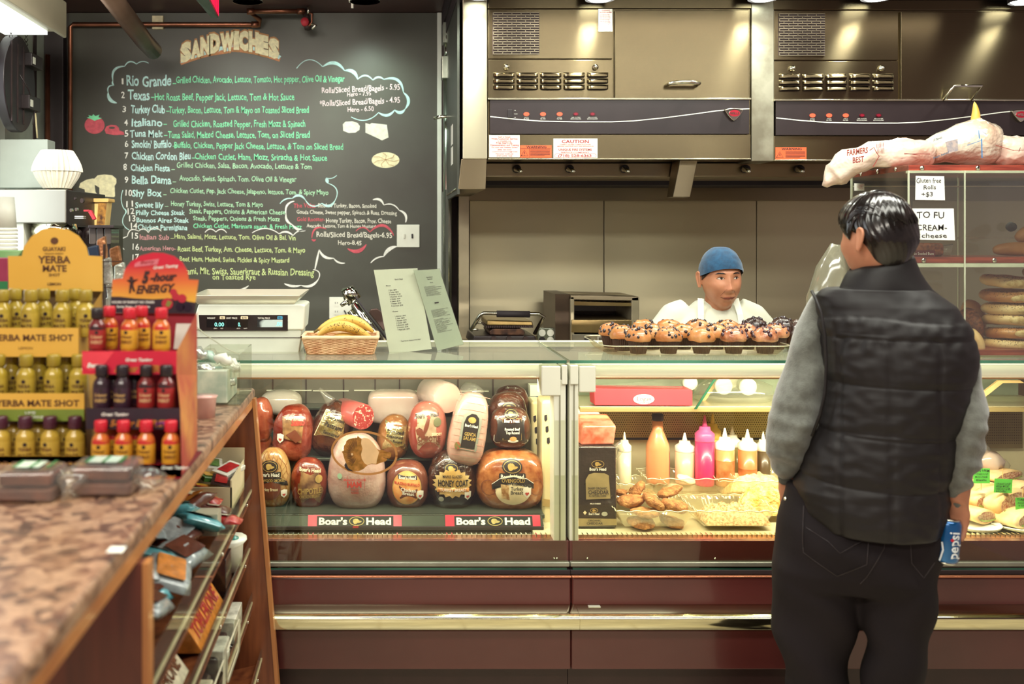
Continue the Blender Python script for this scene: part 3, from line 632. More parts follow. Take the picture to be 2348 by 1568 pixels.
    if first:
        bx('rocker_switch', mInk, 1163, 1174, 252, 271, HD-.017, HD-.012)
        mb = MB(); [pxt(mb, s, 1178, 1178+w_, y, 2, HD, eps=.0128) for s, w_, y in (('ON', 4, 255), ('FAN ONLY', 8, 263), ('OFF', 4, 271))]; mb.build('tiny_lettering', mPaper, r)
    bg = MB().prism([(1656, 253), (1668, 250), (1678, 249.5), (1688, 250), (1700, 253), (1692, 266), (1684, 275), (1678, 279), (1672, 275), (1664, 266)], fn(.028), .016).build('badge', mChrome, r, bevel=.003)
    MB().prism(ell(1678.5, 261.5, 12.5, 7.5, 24), fn(.0300), .003).build('badge_oval', M('badge_red', 'b01830', .25, coat=.5), bg)
    mb = MB(); pxt(mb, 'WELLS', 1668+ox, 1689+ox, 264+oy, 5, HD, eps=.0306, bold=.03); mb.build('badge_lettering', mChrome, bg)
    bx('lower_strip', mSteel, 1119, 1720, 309, 364, HD-.008, HD+.006, bevel=.002)
    bx('bottom_lip', M('edge_steel', 'c9c4ae'), 1119, 1720, 363.5, 366.5, HD-.014, HD)
    return r
hood(0, 0, 'left stainless exhaust hood unit with stickers and lit orange dots', True)
hood(654, 3, 'right stainless exhaust hood unit behind the bread bags', False)
box('hood_end_column', steel('column_steel', 'c4bca4', .38), X(1060, HD), X(1117, HD), HD-.012, HD+.75, Z(365, HD), 2.66, label='plain bright stainless column at the left end of the hoods', cat='hood panel', bevel=.004)
box('hood_gap_column', M('scuffed_steel', '8f8a78', .42, .9, col2='bcbaa6', vs=5, ramp=(.45, .62), detail=6), X(1722, HD), X(1774, HD), HD-.006, HD+.6, Z(370, HD), 2.66, label='scuffed stainless filler between the two hood units', cat='hood panel', bevel=.003)
# sloped end foot below the column
MB().hexa([(X(1050, 4.16), 4.16, Z(434, 4.16)), (X(1106, 4.3), 4.16, Z(434, 4.16)), (X(1106, 4.3), 4.9, Z(434, 4.16)), (X(1050, 4.16), 4.9, Z(434, 4.16))],
          [(X(1057, 4.15), 4.14, Z(365, 4.15)), (X(1116, 4.15), 4.14, Z(365, 4.15)), (X(1116, 4.15), 4.9, Z(365, 4.15)), (X(1057, 4.15), 4.9, Z(365, 4.15))]
          ).build('hood_end_foot', mSteelD, None, bevel=.003, label='tapered steel foot under the left end of the hood', cat='hood panel')
MB().hexa([(X(1543, 4.2), 4.2, Z(452, 4.2)), (X(1583, 4.2), 4.2, Z(452, 4.2)), (X(1583, 4.2), 4.29, Z(452, 4.2)), (X(1543, 4.2), 4.29, Z(452, 4.2))],
          [(X(1555, 4.2), 4.17, Z(368, 4.2)), (X(1595, 4.2), 4.17, Z(368, 4.2)), (X(1595, 4.2), 4.29, Z(368, 4.2)), (X(1555, 4.2), 4.29, Z(368, 4.2))]
          ).build('grease_duct', mSteelD, None, bevel=.003, label='slanted brown-steel bracket hanging under the hood', cat='hood panel')
box('hood_plenum', mSteelD, X(1112, 4.3), 3.4, 4.30, 4.58, Z(406, 4.3), 1.972, label='recessed steel plenum band with black nozzles under the hoods', cat='hood panel', bevel=.003)
box('plenum_gap', mInk, X(1108, 4.5), 3.4, 4.6, 4.875, Z(424, 4.6), Z(400, 4.6), bevel=0, label='black box filling the gap under the plenum band', cat='filter')  # ink-black box painted in for the dark of the open gap
for px in (1184, 1305, 1431, 1707, 1830):
    r = root('fire_nozzle', (X(px, 4.3), 4.27, Z(395, 4.3)), {1184: 'leftmost black nozzle under the hood', 1305: 'black nozzle under the orange and white stickers', 1431: 'black nozzle left of the slanted bracket', 1707: 'black nozzle under the gap between hoods', 1830: 'black nozzle beside the bread bags'}[px], 'nozzle', 'nozzles under the hoods')
    S_ = Matrix.Scale(-1, 3, (0, 1, 0))
    MB().lathe([(.017, 0), (.018, .02), (.012, .04)], (X(px, 4.3), 4.3, Z(388, 4.3)), 16, 'Y', S_).build('nozzle_body', mInk, r, True)
    MB().tube([(X(px, 4.27), 4.27, Z(388, 4.27)), (X(px+8, 4.24), 4.24, Z(391, 4.24)), (X(px+12, 4.22), 4.22, Z(393, 4.22))], [.013, .009, .006], 8).build('nozzle_tip', mChrome, r, True)
# lamps in front of the hood tops
for k, px in enumerate(LAMPS):
    D = 4.05; x = X(px, D); z = Z([-2, 4, 3, 2, 10][k], D)
    r = root('hood_lamp', (x, D, z), ['leftmost white ceiling bulb above the hood end column', 'white ceiling bulb above the long printed sticker', 'white ceiling bulb above the filler between hoods', 'white ceiling bulb above the right hood louvers', 'white ceiling bulb in the top right corner'][k], 'lamp', 'bulbs above the hoods')
    MB().lathe([(.0, 0), (.02, .001), (.04, .005), (.052, .014), (.056, .03), (.045, .06)], (x, D, z), 24, cap0=False).build('bulb', M('bulb_glow', 'f6fff2', .3, emit=9, var=.01), r, True)
    MB().lathe([(.060, .008), (.062, .02), (.058, .10), (.03, .14)], (x, D, z), 20, cap0=False).build('lamp_shell', mInk, r, True)
struct('trim_5', M('soffit_black', '20161a', .6), X(1040, 4.2), 3.5, 3.95, 4.95, 2.70, 2.79, bevel=0)
struct('trim_6', M('soffit_black', '20161a'), X(1040, 4.3), 3.5, 4.19, 4.95, 2.64, 2.72, bevel=0)
# stickers
def sticker(nm, a, b, c, d, mat, lab, rows, ink, extra=None):
    e = HD-.0085; r = root(nm, (X((a+b)/2, e), e, Z(d, e)), lab, 'sticker')
    MB().box(X(a, HD), X(b, HD), e-.0012, e, Z(d, HD), Z(c, HD)).build('sticker_sheet', mat, r)
    mb = MB()
    for s, x0, x1, y, cap in rows: pxt(mb, s, x0, x1, y, cap, HD, eps=.0102, bold=.02)
    mb.build('lettering', ink, r)
    if extra: extra(r)
    return r
mOr = M('sticker_orange', 'ee6a3c', .5, var=.04)
def tri(x0, par_off=0):
    def f(r):
        fn = flat(HD, .0102); mb = MB(); x = x0
        mb.ribbon([(x+2, 358), (x+10, 344), (x+18, 358), (x+2, 358), (x+4, 356)], 1, fn); mb.ribbon([(x+10, 348), (x+10, 354)], 1.4, fn); mb.ribbon([(x+10, 355.5), (x+10, 356.8)], 1.4, fn)
        mb.ribbon([(x+21, 341), (x+21, 361)], .6, fn); mb.ribbon([(x, 341), (x+70, 341)], .6, fn)
        for q in range(6): mb.ribbon([(x+23, 344+q*2.7), (x+68-(q == 5)*12, 344+q*2.7)], 1.0, fn)
        mb.build('warning_symbol', mInk, r)
    return f
sticker('service_sticker', 1121, 1191, 310, 361, mPaper, 'white service sticker with red print at the left of the hood strip',
        [('Call or Email', 1142, 1169, 316, 3), ('Wells Customer Service', 1126, 1186, 320.5, 4), ('to schedule your', 1140, 1172, 325, 3), ('Free Start-Up,', 1137, 1175, 330, 4.4), ('Demonstration and Training', 1124, 1189, 335, 4), ('For your new Ventless System', 1127, 1186, 339.5, 3),
         ('(888) 356-5362', 1140, 1172, 345, 3), ('customerservice@wells', 1128, 1186, 349.5, 2.6), ('Have your model and', 1136, 1176, 354.5, 3), ('serial number ready.', 1138, 1175, 359, 3)], mRedInk)
sticker('warning_sticker', 1192, 1264, 333.5, 362, mOr, 'orange warning sticker between the two white stickers', [('WARNING', 1206, 1252, 340, 5.4)], mInk, tri(1192))
sticker('caution_sticker', 1268, 1369, 318, 362.5, mPaper, 'large white caution sticker with phone number on the hood strip',
        [('CAUTION', 1287, 1349, 328.5, 7.5), ('CONNECT GAS FEED TO MAIN DUCTWORK', 1282, 1354, 333, 2.4), ('BEFORE LIGHTING ANY GAS APPLIANCES', 1277, 1360, 337, 2.6), ('UNIQUE FIRE SYSTEMS', 1280, 1356, 346, 5), ('SERVICE COMPANY', 1285, 1350, 351, 2.4), ('(718) 528-6363', 1279, 1355, 360, 5.6)], mRedInk,
        lambda r: MB().ribbon([(p[0], p[1]) for p in rrect(1271, 1366, 353, 361.5, 4)]+[rrect(1271, 1366, 353, 361.5, 4)[0]], .7, flat(HD, .0102)).build('frame_line', mRedInk, r))
sticker('notice_sticker', 1371, 1403, 22, 73, mPaper, 'small white notice with tiny red print on the upper hood panel', [('WARNING', 1378, 1397, 26.5, 3.2), ('BUZZER ALARM', 1374, 1401, 31, 3.2)]+[('means that the air filter', 1373, 1399+(i % 3)-2, 36+i*3.6, 2) for i in range(9)], mRedInk)
sticker('warning_sticker', 1776, 1847, 338, 366, mOr, 'orange warning sticker on the right hood unit', [('WARNING', 1790, 1836, 344.5, 5.4)], mInk, lambda r: None)
r = bpy.data.objects['warning_sticker.001'] if 'warning_sticker.001' in bpy.data.objects else None
if r:
    fn = flat(HD, .0102); mb = MB(); x = 1776
    mb.ribbon([(x+2, 362), (x+10, 348), (x+18, 362), (x+2, 362), (x+4, 360)], 1, fn); mb.ribbon([(x+10, 352), (x+10, 358)], 1.4, fn)
    for q in range(6): mb.ribbon([(x+23, 348+q*2.7), (x+68-(q == 5)*12, 348+q*2.7)], 1.0, fn)
    mb.build('warning_symbol', mInk, r)
# ---------------------------------------------------------------- back counter appliances
box('back_counter', mSteelD, X(1040, 4.6), 3.4, 4.42, 4.98, .0, Z(795, 4.5), label='low steel back counter under the grill and toaster', cat='counter', bevel=.004)
D = 4.5; r = root('panini_grill', (X(1165, D), D, Z(792, D)), 'black panini grill with a chrome loop handle', 'grill')
zc = Z(790, D)
MB().tube([(X(1080, D), D, Z(757, D)), (X(1098, D), D-.05, Z(721, D)), (X(1106, D), D-.05, Z(716, D)), (X(1232, D), D-.05, Z(718, D)), (X(1243, D), D-.05, Z(724, D)), (X(1226, D), D, Z(765, D))], .009).build('handle', mChrome, r, True)
MB().tube([(X(1136, D), D-.05, Z(717.5, D)), (X(1211, D), D-.05, Z(718.5, D))], .015).build('handle_grip', mInk, r, True)
MB().prism([(1116, 733), (1220, 736), (1222, 747), (1115, 746)], lambda u, v, t: (X(u, D), D-.01+t, Z(v, D)), .25).build('upper_plate', M('greasy_brass', '9b8658', .3, .9, var=.25, vs=14), r, bevel=.006)
mb = MB()
for i in range(26): x = 1114+i*4.2; mb.hexa([(X(x, D), D-.015, Z(751, D)), (X(x+2.4, D), D-.015, Z(751, D)), (X(x+2.4, D), D+.2, Z(751, D)), (X(x, D), D+.2, Z(751, D))], [(X(x-.5, D), D-.015, Z(746, D)), (X(x+3, D), D-.015, Z(746, D)), (X(x+3, D), D+.2, Z(746, D)), (X(x-.5, D), D+.2, Z(746, D))])
mb.build('ridged_plate', mDark, r)
MB().prism([(1120, 760), (1128, 753), (1195, 753), (1203, 760), (1200, 768), (1123, 767)], lambda u, v, t: (X(u, D), D-.02+t, Z(v, D)), .25).build('lower_plate', M('burnt_plate', '6a4a38', .5, .5, col2='2a1c1c', vs=30), r, bevel=.004)
MB().prism([(1085, 768), (1225, 768), (1230, 790), (1080, 790)], lambda u, v, t: (X(u, D), D-.03+t, Z(v, D)), .32).build('grill_base', mBlack, r, bevel=.008)
for px in (1130, 1165, 1203): MB().lathe([(.012, 0), (.012, .02)], (X(px, D), D-.04, Z(775, D)), 12, 'Y').build('dial', mDark, r)
for a, b, y in ((1090, 1108, 740), (1083, 1096, 755)): MB().tube([(X(a, D), D-.01, Z(y, D)), (X(b, D), D-.01, Z(y, D))], .005).build('bolt', mChrome, r, True)
box('foot_tag', mWhite, X(1093, D), X(1103, D), D-.035, D-.031, Z(788, D), Z(781, D), r)
D = 4.6; r = root('wall_outlet_box', (X(1251, D), D, Z(788, D)), 'metal quadruple outlet box between the grill and toaster', 'outlet')
MB().prism(rrect(1233, 1272, 752, 790, 4), lambda u, v, t: (X(u, D), D+t, Z(v, D)), .04).build('outlet_box', M('galvanised', 'a7aea0'), r, bevel=.002)
for px in (1243, 1262):
    for py in (763, 780):
        o = MB().lathe([(.016, 0), (.016, .003)], (X(px, D), D-.003, Z(py, D)), 16, 'Y').build('socket', mInk if (px, py) == (1243, 780) else mWhite, r)
for D, a, b, lab in ((4.55, 1308, 1466, 'stainless open-front toaster oven behind the muffins'),):
    r = root('toaster_oven', (X(1387, D), D, Z(795, D)), lab, 'oven')
    MB().box(X(1275, D), X(a, D), D+.02, D+.35, Z(790, D), Z(675, D)).build('side_box', M('dark_oven', '4a3c30', .4, .6), r)
    fn = lambda u, v, t: (X(u, D), D+t, Z(v, D))
    MB().prism([(a, 677), (b-1, 680), (b-1, 690), (a, 687)], fn, .35).build('oven_top', mSteelD, r, bevel=.003)
    MB().prism([(b-18, 682), (b, 680), (b, 790), (b-18, 790)], fn, .35).build('oven_side', M('pale_steel', 'b5ab90'), r, bevel=.003)
    MB().prism([(a, 680), (a+9, 680), (a+9, 790), (a, 790)], fn, .35).build('oven_side', M('pale_steel', 'b5ab90'), r, bevel=.003)
    MB().box(X(a+5, D), X(b-5, D), D+.30, D+.34, Z(790, D), Z(682, D)).build('oven_back', M('oven_dark', '2c1c1c', .5), r)
    rk = MB()
    for i in range(9): rk.tube([(X(a+12+i*14, D), D+.02, Z(696, D)), (X(a+20+i*14, D+.25), D+.25, Z(688, D+.25))], .003, 6)
    rk.tube([(X(a+9, D), D+.02, Z(697, D)), (X(b-18, D), D+.02, Z(697, D))], .004, 6); rk.tube([(X(a+9, D), D+.25, Z(689, D)), (X(b-18, D), D+.25, Z(689, D))], .004, 6)
    rk.build('oven_rack', M('rack_brass', 'a08a60', .3, .9), r, True)
    MB().prism([(a+9, 691), (b-18, 695), (b-18, 702), (a+9, 700)], lambda u, v, t: (X(u, D), D+.005+t, Z(v, D)), .02).build('crumb_rail', M('rack_brass', 'a08a60'), r)
    MB().prism([(a+2, 733), (b-18, 733), (b-18, 764), (a+2, 762)], lambda u, v, t: (X(u, D), D-.004+t, Z(v, D)), .3).build('lower_front', M('rack_brass', 'a08a60'), r, bevel=.003)
    MB().prism([(a+4, 766), (b-18, 766), (b-18, 788), (a+4, 788)], lambda u, v, t: (X(u, D), D-.008+t, Z(v, D)), .3).build('control_strip', M('strip_steel', '8c8676', .4, .7), r, bevel=.003)
    for px in (1345, 1378, 1430): MB().lathe([(.013, 0), (.012, .02)], (X(px, D), D-.028, Z(777, D)), 14, 'Y').build('dial', mInk, r, True)
# ================================================================= the deli cases
FY, BY = 3.17, 3.74                 # front edge and back edge of the glass tops
ZT = 1.25
mIn = M('case_interior', 'cfc9a8', .4, .2, var=.06, vs=3)
mInGrey = M('case_back_grey', '6e6b60', .35, .3, var=.15, vs=4)
mGold = M('perforated_brass', 'c7b27a', .35, .6, var=.08, vs=4)
mDeck = M('deck_reflection_tone', 'a5704c', .25, .8, var=.15, vs=4)  # copper tone painted on the deck edge in place of an interior reflection
mRail = M('rail_cream', 'e4e4d2', .35, 0, var=.04, vs=5); mLampR = M('lamp_rail_cover', 'f0eddc', .3, var=.04, vs=3, emit=.42)  # faint glow put into the rail cover for ceiling light falling on it
def case(nm, xa, xb, lab, seamx, unit):
    r = root(nm, ((xa+xb)/2, (FY+BY)/2, 0), lab, 'display case')
    b = lambda n, m, y0, y1, z0, z1, **k: box(n, m, k.pop('x0', xa), k.pop('x1', xb), y0, y1, z0, z1, r, **k)
    b('kick_plate', M('kick_maroon', '35201f', .4, var=.1), 3.18, 3.30, 0, .292, bevel=0)
    b('lower_panel', mMaroon, 3.12, BY, .297, .420, bevel=.004)
    b('bumper_backing', mInk, 3.14, 3.2, .42, .52, bevel=0)
    # curved chrome bumper
    bx0, bx1 = xa+(.012 if unit else 0), xb-(-.015 if not unit else 0)
    R = []
    for x in (bx0, bx1): R.append([(x, y, z) for y, z in ((3.12, .452), (3.055, .4465), (3.051, .450), (3.045, .484), (3.052, .489), (3.12, .503))])
    MB().rings(R).build('bumper', M('bumper_chrome', 'cfc9a8', .10, 1, var=.05, vs=3), r, bevel=.002)
    b('upper_panel', mMaroon, 3.115, 3.16, .497, .588, bevel=.008)
    b('copper_bead', M('copper_bead', 'd08a6a', .25, .8, var=.05), 3.11, 3.125, .588, .592, bevel=.001)
    b('shadow_gap', mInk, 3.13, 3.2, .592, .604, bevel=0)
    b('glass_sill', M('sill_grey', '8f9184', .3, .5), 3.136, 3.16, .613, .627, bevel=.003)
    b('sill_panel', mMaroon, 3.155, 3.18, .60, .690, bevel=.001)
    b('deck_edge', mDeck, 3.18, 3.22, .676, .690, bevel=.001)
    b('deck', mIn, 3.2, BY-.005, .655, .676, bevel=0)
    fr = MB()
    n = int((xb-xa)/.016)
    for i in range(n): fr.box(xa+.02+i*.016, xa+.0235+i*.016, 3.205, 3.225, .689, .695)
    fr.build('wire_edge', mChrome, r, kind='stuff')
    b('rear_wall', mIn if unit else mInGrey, BY-.004, BY+.01, .66, ZT-.03 if not unit else 1.02, bevel=0)
    b('body_back', mMaroon, BY-.02, BY+.03, .0, .66, bevel=0)
    # front pane leans a little, its lower edge in the sill
    g = MB(); g.hexa([(xa+.008, 3.142, .606), (xb-.008, 3.142, .606), (xb-.008, 3.148, .606), (xa+.008, 3.148, .606)], [(xa+.008, 3.164, 1.245), (xb-.008, 3.164, 1.245), (xb-.008, 3.170, 1.245), (xa+.008, 3.170, 1.245)]); g.build('front_pane', gCase, r)
    b('pane_lower_edge', mGreenGlass, 3.139, 3.148, .604, .6075, bevel=0, x0=xa+.008, x1=xb-.008)
    b('glass_top', gTop, FY, BY, ZT, ZT+.010, bevel=0, x0=xa+.004, x1=xb-.004)
    b('top_front_edge', mGreenGlass, FY-.002, FY, ZT, ZT+.010, bevel=0, x0=xa+.004, x1=xb-.004)
    b('top_side_edge', mGreenGlass, FY, BY, ZT+.001, ZT+.0105, bevel=0, x0=xb-.005, x1=xb-.0035)
    b('rear_top_rail', mRail, BY, BY+.03, ZT-.01, ZT+.012, bevel=.002)
    # lamp rail below the top
    R = []
    for x in (xa+.01, xb-.075):
        R.append([(x, 3.225+.028*math.cos(a), 1.222+.024*math.sin(a)) for a in [i*PI/8 for i in range(16)]])
    MB().rings(R).build('lamp_rail', mLampR, r, True)
    b('rail_shadow_strip', M('warm_rail_edge', 'c8916a', .4, .4), 3.198, 3.21, 1.196, 1.2, bevel=0, x1=xb-.075)
    return r
x1 = X(1302, FY)
cA = case('deli_case', -.62, x1, 'left refrigerated glass deli case full of whole meats', None, 0)
cB = case('deli_case', x1+.002, 2.45, 'right refrigerated glass deli case holding sauces, trays and sandwiches', None, 1)
# hinge blocks and mullions at the joint
for r, a, b, m0, m1, e0, e1 in ((cA, 1240, 1284, 1268, 1296, 1286, 1299), (cB, 1326, 1364, 1304, 1325, 1305, 1324)):
    box('hinge_block', mRail, X(a, FY), X(b, FY), FY-.016, FY+.07, Z(906 if r is cA else 898, FY), Z(838, FY), r, bevel=.004)
    box('hinge_block', mRail, X(e0, FY), X(e1, FY), FY-.018, FY+.05, Z(880, FY), Z(836, FY), r, bevel=.003)
    box('mullion', mRail, X(m0, FY), X(m1, FY), FY-.012, FY+.06, Z(1241, FY), Z(870, FY), r, bevel=.003)
    box('mullion_strip', M('mullion_shade', '98957f', .35, .4), X((m0+m1)/2-1.5, FY), X((m0+m1)/2+1.5, FY), FY-.014, FY-.011, Z(1240, FY), Z(872, FY), r, bevel=0)
box('joint_seal', mInk, X(1295, FY), X(1305, FY), FY+.03, FY+.06, .66, ZT-.01, cA, bevel=0)
for r, pxs in ((cA, (1271, 1277)), (cB, (1347, 1640))):
    for px in pxs: MB().lathe([(.0035, 0), (.003, .003), (0, .004)], (X(px, 3.15), 3.155, Z(1281, 3.15)), 10, 'Y', Matrix.Scale(-1, 3, (0, 1, 0))).build('screw', mChrome, r, True)
for r, px, py in ((cA, 1257, 1391), (cB, 1362, 1388)):
    t = MB().box(X(px-14, 3.11), X(px+14, 3.11), 3.10, 3.116, Z(py+18, 3.11), Z(py, 3.11)).build('bumper_clip', M('clip_steel', 'c8c6b4', .3, .3), r, bevel=.001)
    MB().lathe([(.006, 0), (.006, .004), (0, .005)], (X(px, 3.1), 3.10, Z(py+8, 3.11)), 12, 'Y', Matrix.Scale(-1, 3, (0, 1, 0))).build('clip_screw', mSteelD, t, True)
# left case inner shelves and backs
sh = box('shelf', M('shelf_dark_green', '4f5850', .3, .5, var=.15, vs=5), -.6, X(1248, 3.3), 3.29, 3.70, .722, .735, cA)
MB().hexa([(-.6, 3.275, .701), (X(1247, 3.28), 3.275, .701), (X(1247, 3.28), 3.30, .701), (-.6, 3.30, .701)], [(-.6, 3.292, .735), (X(1243, 3.28), 3.292, .735), (X(1243, 3.28), 3.30, .735), (-.6, 3.30, .735)]).build('shelf_front', M('shelf_dark_green', '4f5850'), cA, bevel=.001)
box('shelf_trim', mInk, -.6, X(1246, 3.28), 3.270, 3.285, .690, .701, cA, bevel=.002)
box('step_shelf', M('shelf_dark_green', '4f5850'), -.6, X(1215, 3.5), 3.47, 3.735, .872, .882, cA)
box('rear_shelf', M('shelf_dark_green', '4f5850'), -.6, X(1215, 3.5), 3.64, 3.735, 1.02, 1.03, cA)
for px in (626, 702, 788, 860, 916, 1050, 1130): box('rear_seam', mDark, X(px, BY)-.002, X(px, BY)+.002, BY-.008, BY-.004, 1.03, 1.22, cA, bevel=0)
for a, b, py in ((612, 715, 893), (718, 800, 894), (812, 915, 893), (925, 1120, 895)): box('door_track', mRail, X(a, BY), X(b, BY), BY-.014, BY-.004, Z(py+2, BY), Z(py, BY), cA, bevel=0)
box('low_divider', mIn, X(1218, 3.3), X(1296, 3.3), 3.22, 3.7, .676, .690, cA, bevel=0)
# brand strips clipped on the shelf front
def strip(a, b, c0, c1, lab, cut=None):
    e = 3.279; r = root('shelf_strip', (X((a+b)/2, e), e, Z(1205, e)), lab, 'shelf label')
    # the strip leans with the shelf front
    def fn(u, v, t=0, k=0): 
        tt = (1204-v)/29.0; y = 3.2735+.0165*tt-.0006*k-.001
        return (X(u, 3.28), y+t, .702+.0325*tt)
    MB().prism([(a, 1204), (b, 1204), (b, 1175), (a, 1175)], lambda u, v, t: fn(u, v, t), .001).build('strip_ends', M('strip_red', 'c2304a', .45, col2='e08a98', vs=5, ramp=(.4, .9)), r)
    if cut: return r
    MB().prism([(c0, 1203.5), (c1, 1203.5), (c1, 1178), (c0, 1178)], lambda u, v, t: fn(u, v, t*.5, 1), .001).build('strip_black', M('strip_black', '23292a', .35), r)
    w = c1-c0; mb = MB()
    for s, u0, u1 in (("Boar's", c0+.025*w, c0+.395*w), ('Head', c0+.645*w, c1-.03*w)):
        text(mb, s, u0, u1, 0, 17.5, lambda u, v: fn(u, 1199.5-v, 0, 3), bold=.035)
        # slab feet give the letters their serifs
    mb.build('strip_lettering', M('strip_white', 'f4f4ec', .5, var=.02), r)
    cx = c0+.52*w; mb = MB(); o = ell(cx, 1190.5, 16.5, 11, 30); mb.ribbon(o+[o[0], o[1]], 1.6, lambda u, v: fn(u, v, 0, 4))
    k_ = .155*110/1750*1.0
    mb.patch([(cx+(x-1150)*.0150, 1190.5+(y-830)*.0150) for x, y in BOAR], lambda u, v: fn(u, v, 0, 4), 3)
    mb.build('strip_emblem', M('emblem_gold', 'c9b878', .4, .3, var=.15, vs=90), r)
    return r
BOAR = [(965,345),(1000,385),(1075,430),(1150,400),(1230,420),(1300,450),(1400,560),(1500,700),(1560,745),(1640,735),(1740,780),(1800,815),(1860,800),(1895,850),(1880,930),(1830,975),(1760,960),(1790,1000),(1740,1050),(1620,1085),(1480,1140),(1350,1120),(1230,1165),(1130,1260),(1000,1320),(860,1320),(760,1290),(700,1210),(650,1100),(610,1020),(585,950),(570,870),(530,780),(590,760),(575,690),(590,620),(640,560),(650,500),(720,440),(840,415),(950,400)]
strip(706, 921, 727, 902, "red-ended black brand strip under the pink ham")
strip(1021, 1239, 1042, 1221, "red-ended black brand strip under the orange turkey breast")
strip(560, 608, 0, 0, 'red end of a brand strip beside the wooden rack', cut=True)
r = bpy.data.objects['shelf_strip']
box('strip_tag', mRedInk, X(809, 3.27), X(822, 3.27), 3.268, 3.27, Z(1210, 3.27), Z(1206, 3.27), r, bevel=0)
# gold boar decal on the glass
ey = 3.1545; r = root('glass_decal', (X(836, ey), ey, Z(1087, ey)), 'oval gold boar head decal on the left case glass', 'decal')
def gfn(u, v, k=0):
    z = Z(v, 3.155); y = 3.142+(z-.606)/.639*.022-.0012-.0004*k
    return (X(u, 3.155), y, z)
dec = lambda x, y: (740+x/12.06, 970+y/12.06)
mGoldDec = M('decal_gold', 'd0924a', .35, .4, col2='8a6226', vs=70, ramp=(.3, .7), detail=6)
mb = MB(); P = [dec(1150+890*math.cos(a), 820+580*math.sin(a)+ (60*math.cos(a))) for a in [i*2*PI/60 for i in range(62)]]
mb.ribbon(P, 5, lambda u, v: gfn(u, v)); mb.build('decal_ring', M('decal_ring_gold', 'd59a5c', .3, .5, var=.1, vs=8), r)
MB().patch([dec(x, y) for x, y in BOAR], lambda u, v: gfn(u, v, 1), 4).build('boar_head', mGoldDec, r)
MB().patch([dec(x, y) for x, y in [(1075,430),(1150,400),(1230,420),(1300,450),(1400,560),(1500,700),(1560,800),(1500,1000),(1480,1120),(1350,1110),(1230,1150),(1150,1100),(1080,980),(1060,860),(1100,700),(1060,560)]], lambda u, v: gfn(u, v, 2), 3).build('boar_face', M('decal_pale_gold', 'ecc490', .4, .2, var=.08, vs=20), r)
mb = MB()
for i in range(34):
    a = 2.0+i*.075; cx, cy = 980, 830; q0, q1 = 120+(i*37 % 90), 300+(i*53 % 100)
    p0 = (cx+q0*math.cos(a), cy+q0*math.sin(a)*1.1); p1 = (cx+q1*math.cos(a+.1), cy+q1*math.sin(a+.1)*1.2); mb.ribbon([dec(*p0), dec((p0[0]+p1[0])/2, (p0[1]+p1[1])/2+12), dec(*p1)], [.3, 1.2, .3], lambda u, v: gfn(u, v, 3))
mb.build('bristle_lines', M('decal_brown', '6a4420', .5), r)
mb = MB(); mb.patch([dec(*p) for p in ell(812, 855, 28, 36, 12)], lambda u, v: gfn(u, v, 4), 1); mb.build('boar_eye', M('decal_pale_gold', 'ecc490'), r)
mb = MB(); mb.patch([dec(*p) for p in [(600,1150),(640,1080),(700,1210),(760,1290),(860,1330),(700,1300),(620,1230)]], lambda u, v: gfn(u, v, 3), 1); mb.ribbon([dec(*p) for p in [(1680,940),(1730,960),(1800,975)]], .8, lambda u, v: gfn(u, v, 4)); mb.build('boar_shadow', mInk, r)
# ---------------------------------------------------------------- meats
def sp_(c, e): return math.copysign(abs(c)**e, c)
class Blob:
    def __init__(s, nm, cx, cy, hw, hh, mat, lab, cat='deli meat', D=3.42, dep=None, p=2.3, taper=0, roll=0, jit=.0015, jsc=30, group='wrapped meats in the left case', nr=22, nt=34, wrap=True):
        s.D = D; k = D/F; s.c = Vector((X(cx, D), D, Z(cy, D))); s.rx, s.rz = hw*k, hh*k; s.ry = dep or min(s.rx, s.rz)*.85; s.p = p; s.tp = taper; s.roll = roll; s.k = k; s.eps = .0012
        s.R = Matrix.Rotation(roll, 3, 'Y')
        s.r = root(nm, (s.c.x, s.c.y, s.c.z-s.rz), lab, cat, group)
        mb = MB(); R = []
        for i in range(1, nr):
            v = -math.cos(PI*i/nr); v = sp_(v, .9); kk = (1-abs(v)**p)**(1/p); tx = 1-taper*v; ring = []
            for j in range(nt):
                a = 2*PI*j/nt; ring.append(Vector((s.rx*tx*kk*sp_(math.cos(a), 2/p), s.ry*kk*sp_(math.sin(a), 2/p), s.rz*v)))
            R.append(ring)
        mb.rings(R)
        if jit: mb.jitter(jit, jsc, cx*.01)
        mb.v = [tuple(s.c+s.R @ Vector(q)) for q in mb.v]
        s.body = mb.build('body', mat, s.r, True)
    def fn(s, u, v, e=1):      # local photo pixels, v downward
        x, z = u*s.k, -v*s.k; tx = 1-s.tp*z/s.rz; q = 1-abs(min(1, abs(x/(s.rx*tx))))**s.p-min(1, abs(z/s.rz))**s.p
        y = -s.ry*max(q, 0)**(1/s.p)-s.eps-.0006*e
        return tuple(s.c+s.R @ Vector((x, y, z)))
    def patch(s, nm, pts, mat, e=1, par=None, k=6): return MB().patch(pts, lambda u, v: s.fn(u, v, e), k).build(nm, mat, par or s.r, True)
    def txt(s, nm, rows, mat, e=3, par=None, bold=.02, **k):
        mb = MB()
        for st, x0, x1_, y, cap in rows: text(mb, st, x0, x1_, 0, cap, lambda u, v: s.fn(u, y-v, e), bold=bold, **k)
        return mb.build(nm, mat, par or s.r)
    def line(s, nm, pts, w_, mat, e=3, par=None): return MB().ribbon(pts, w_, lambda u, v: s.fn(u, v, e)).build(nm, mat, par or s.r)
mLbK = M('label_black', '2b2524', .35, coat=.3, var=.1); mLbG = M('label_gold', 'c2a260', .35, .3, var=.15, vs=60); mLbC = M('label_cream', 'e9d9b4', .5, var=.06, vs=40)
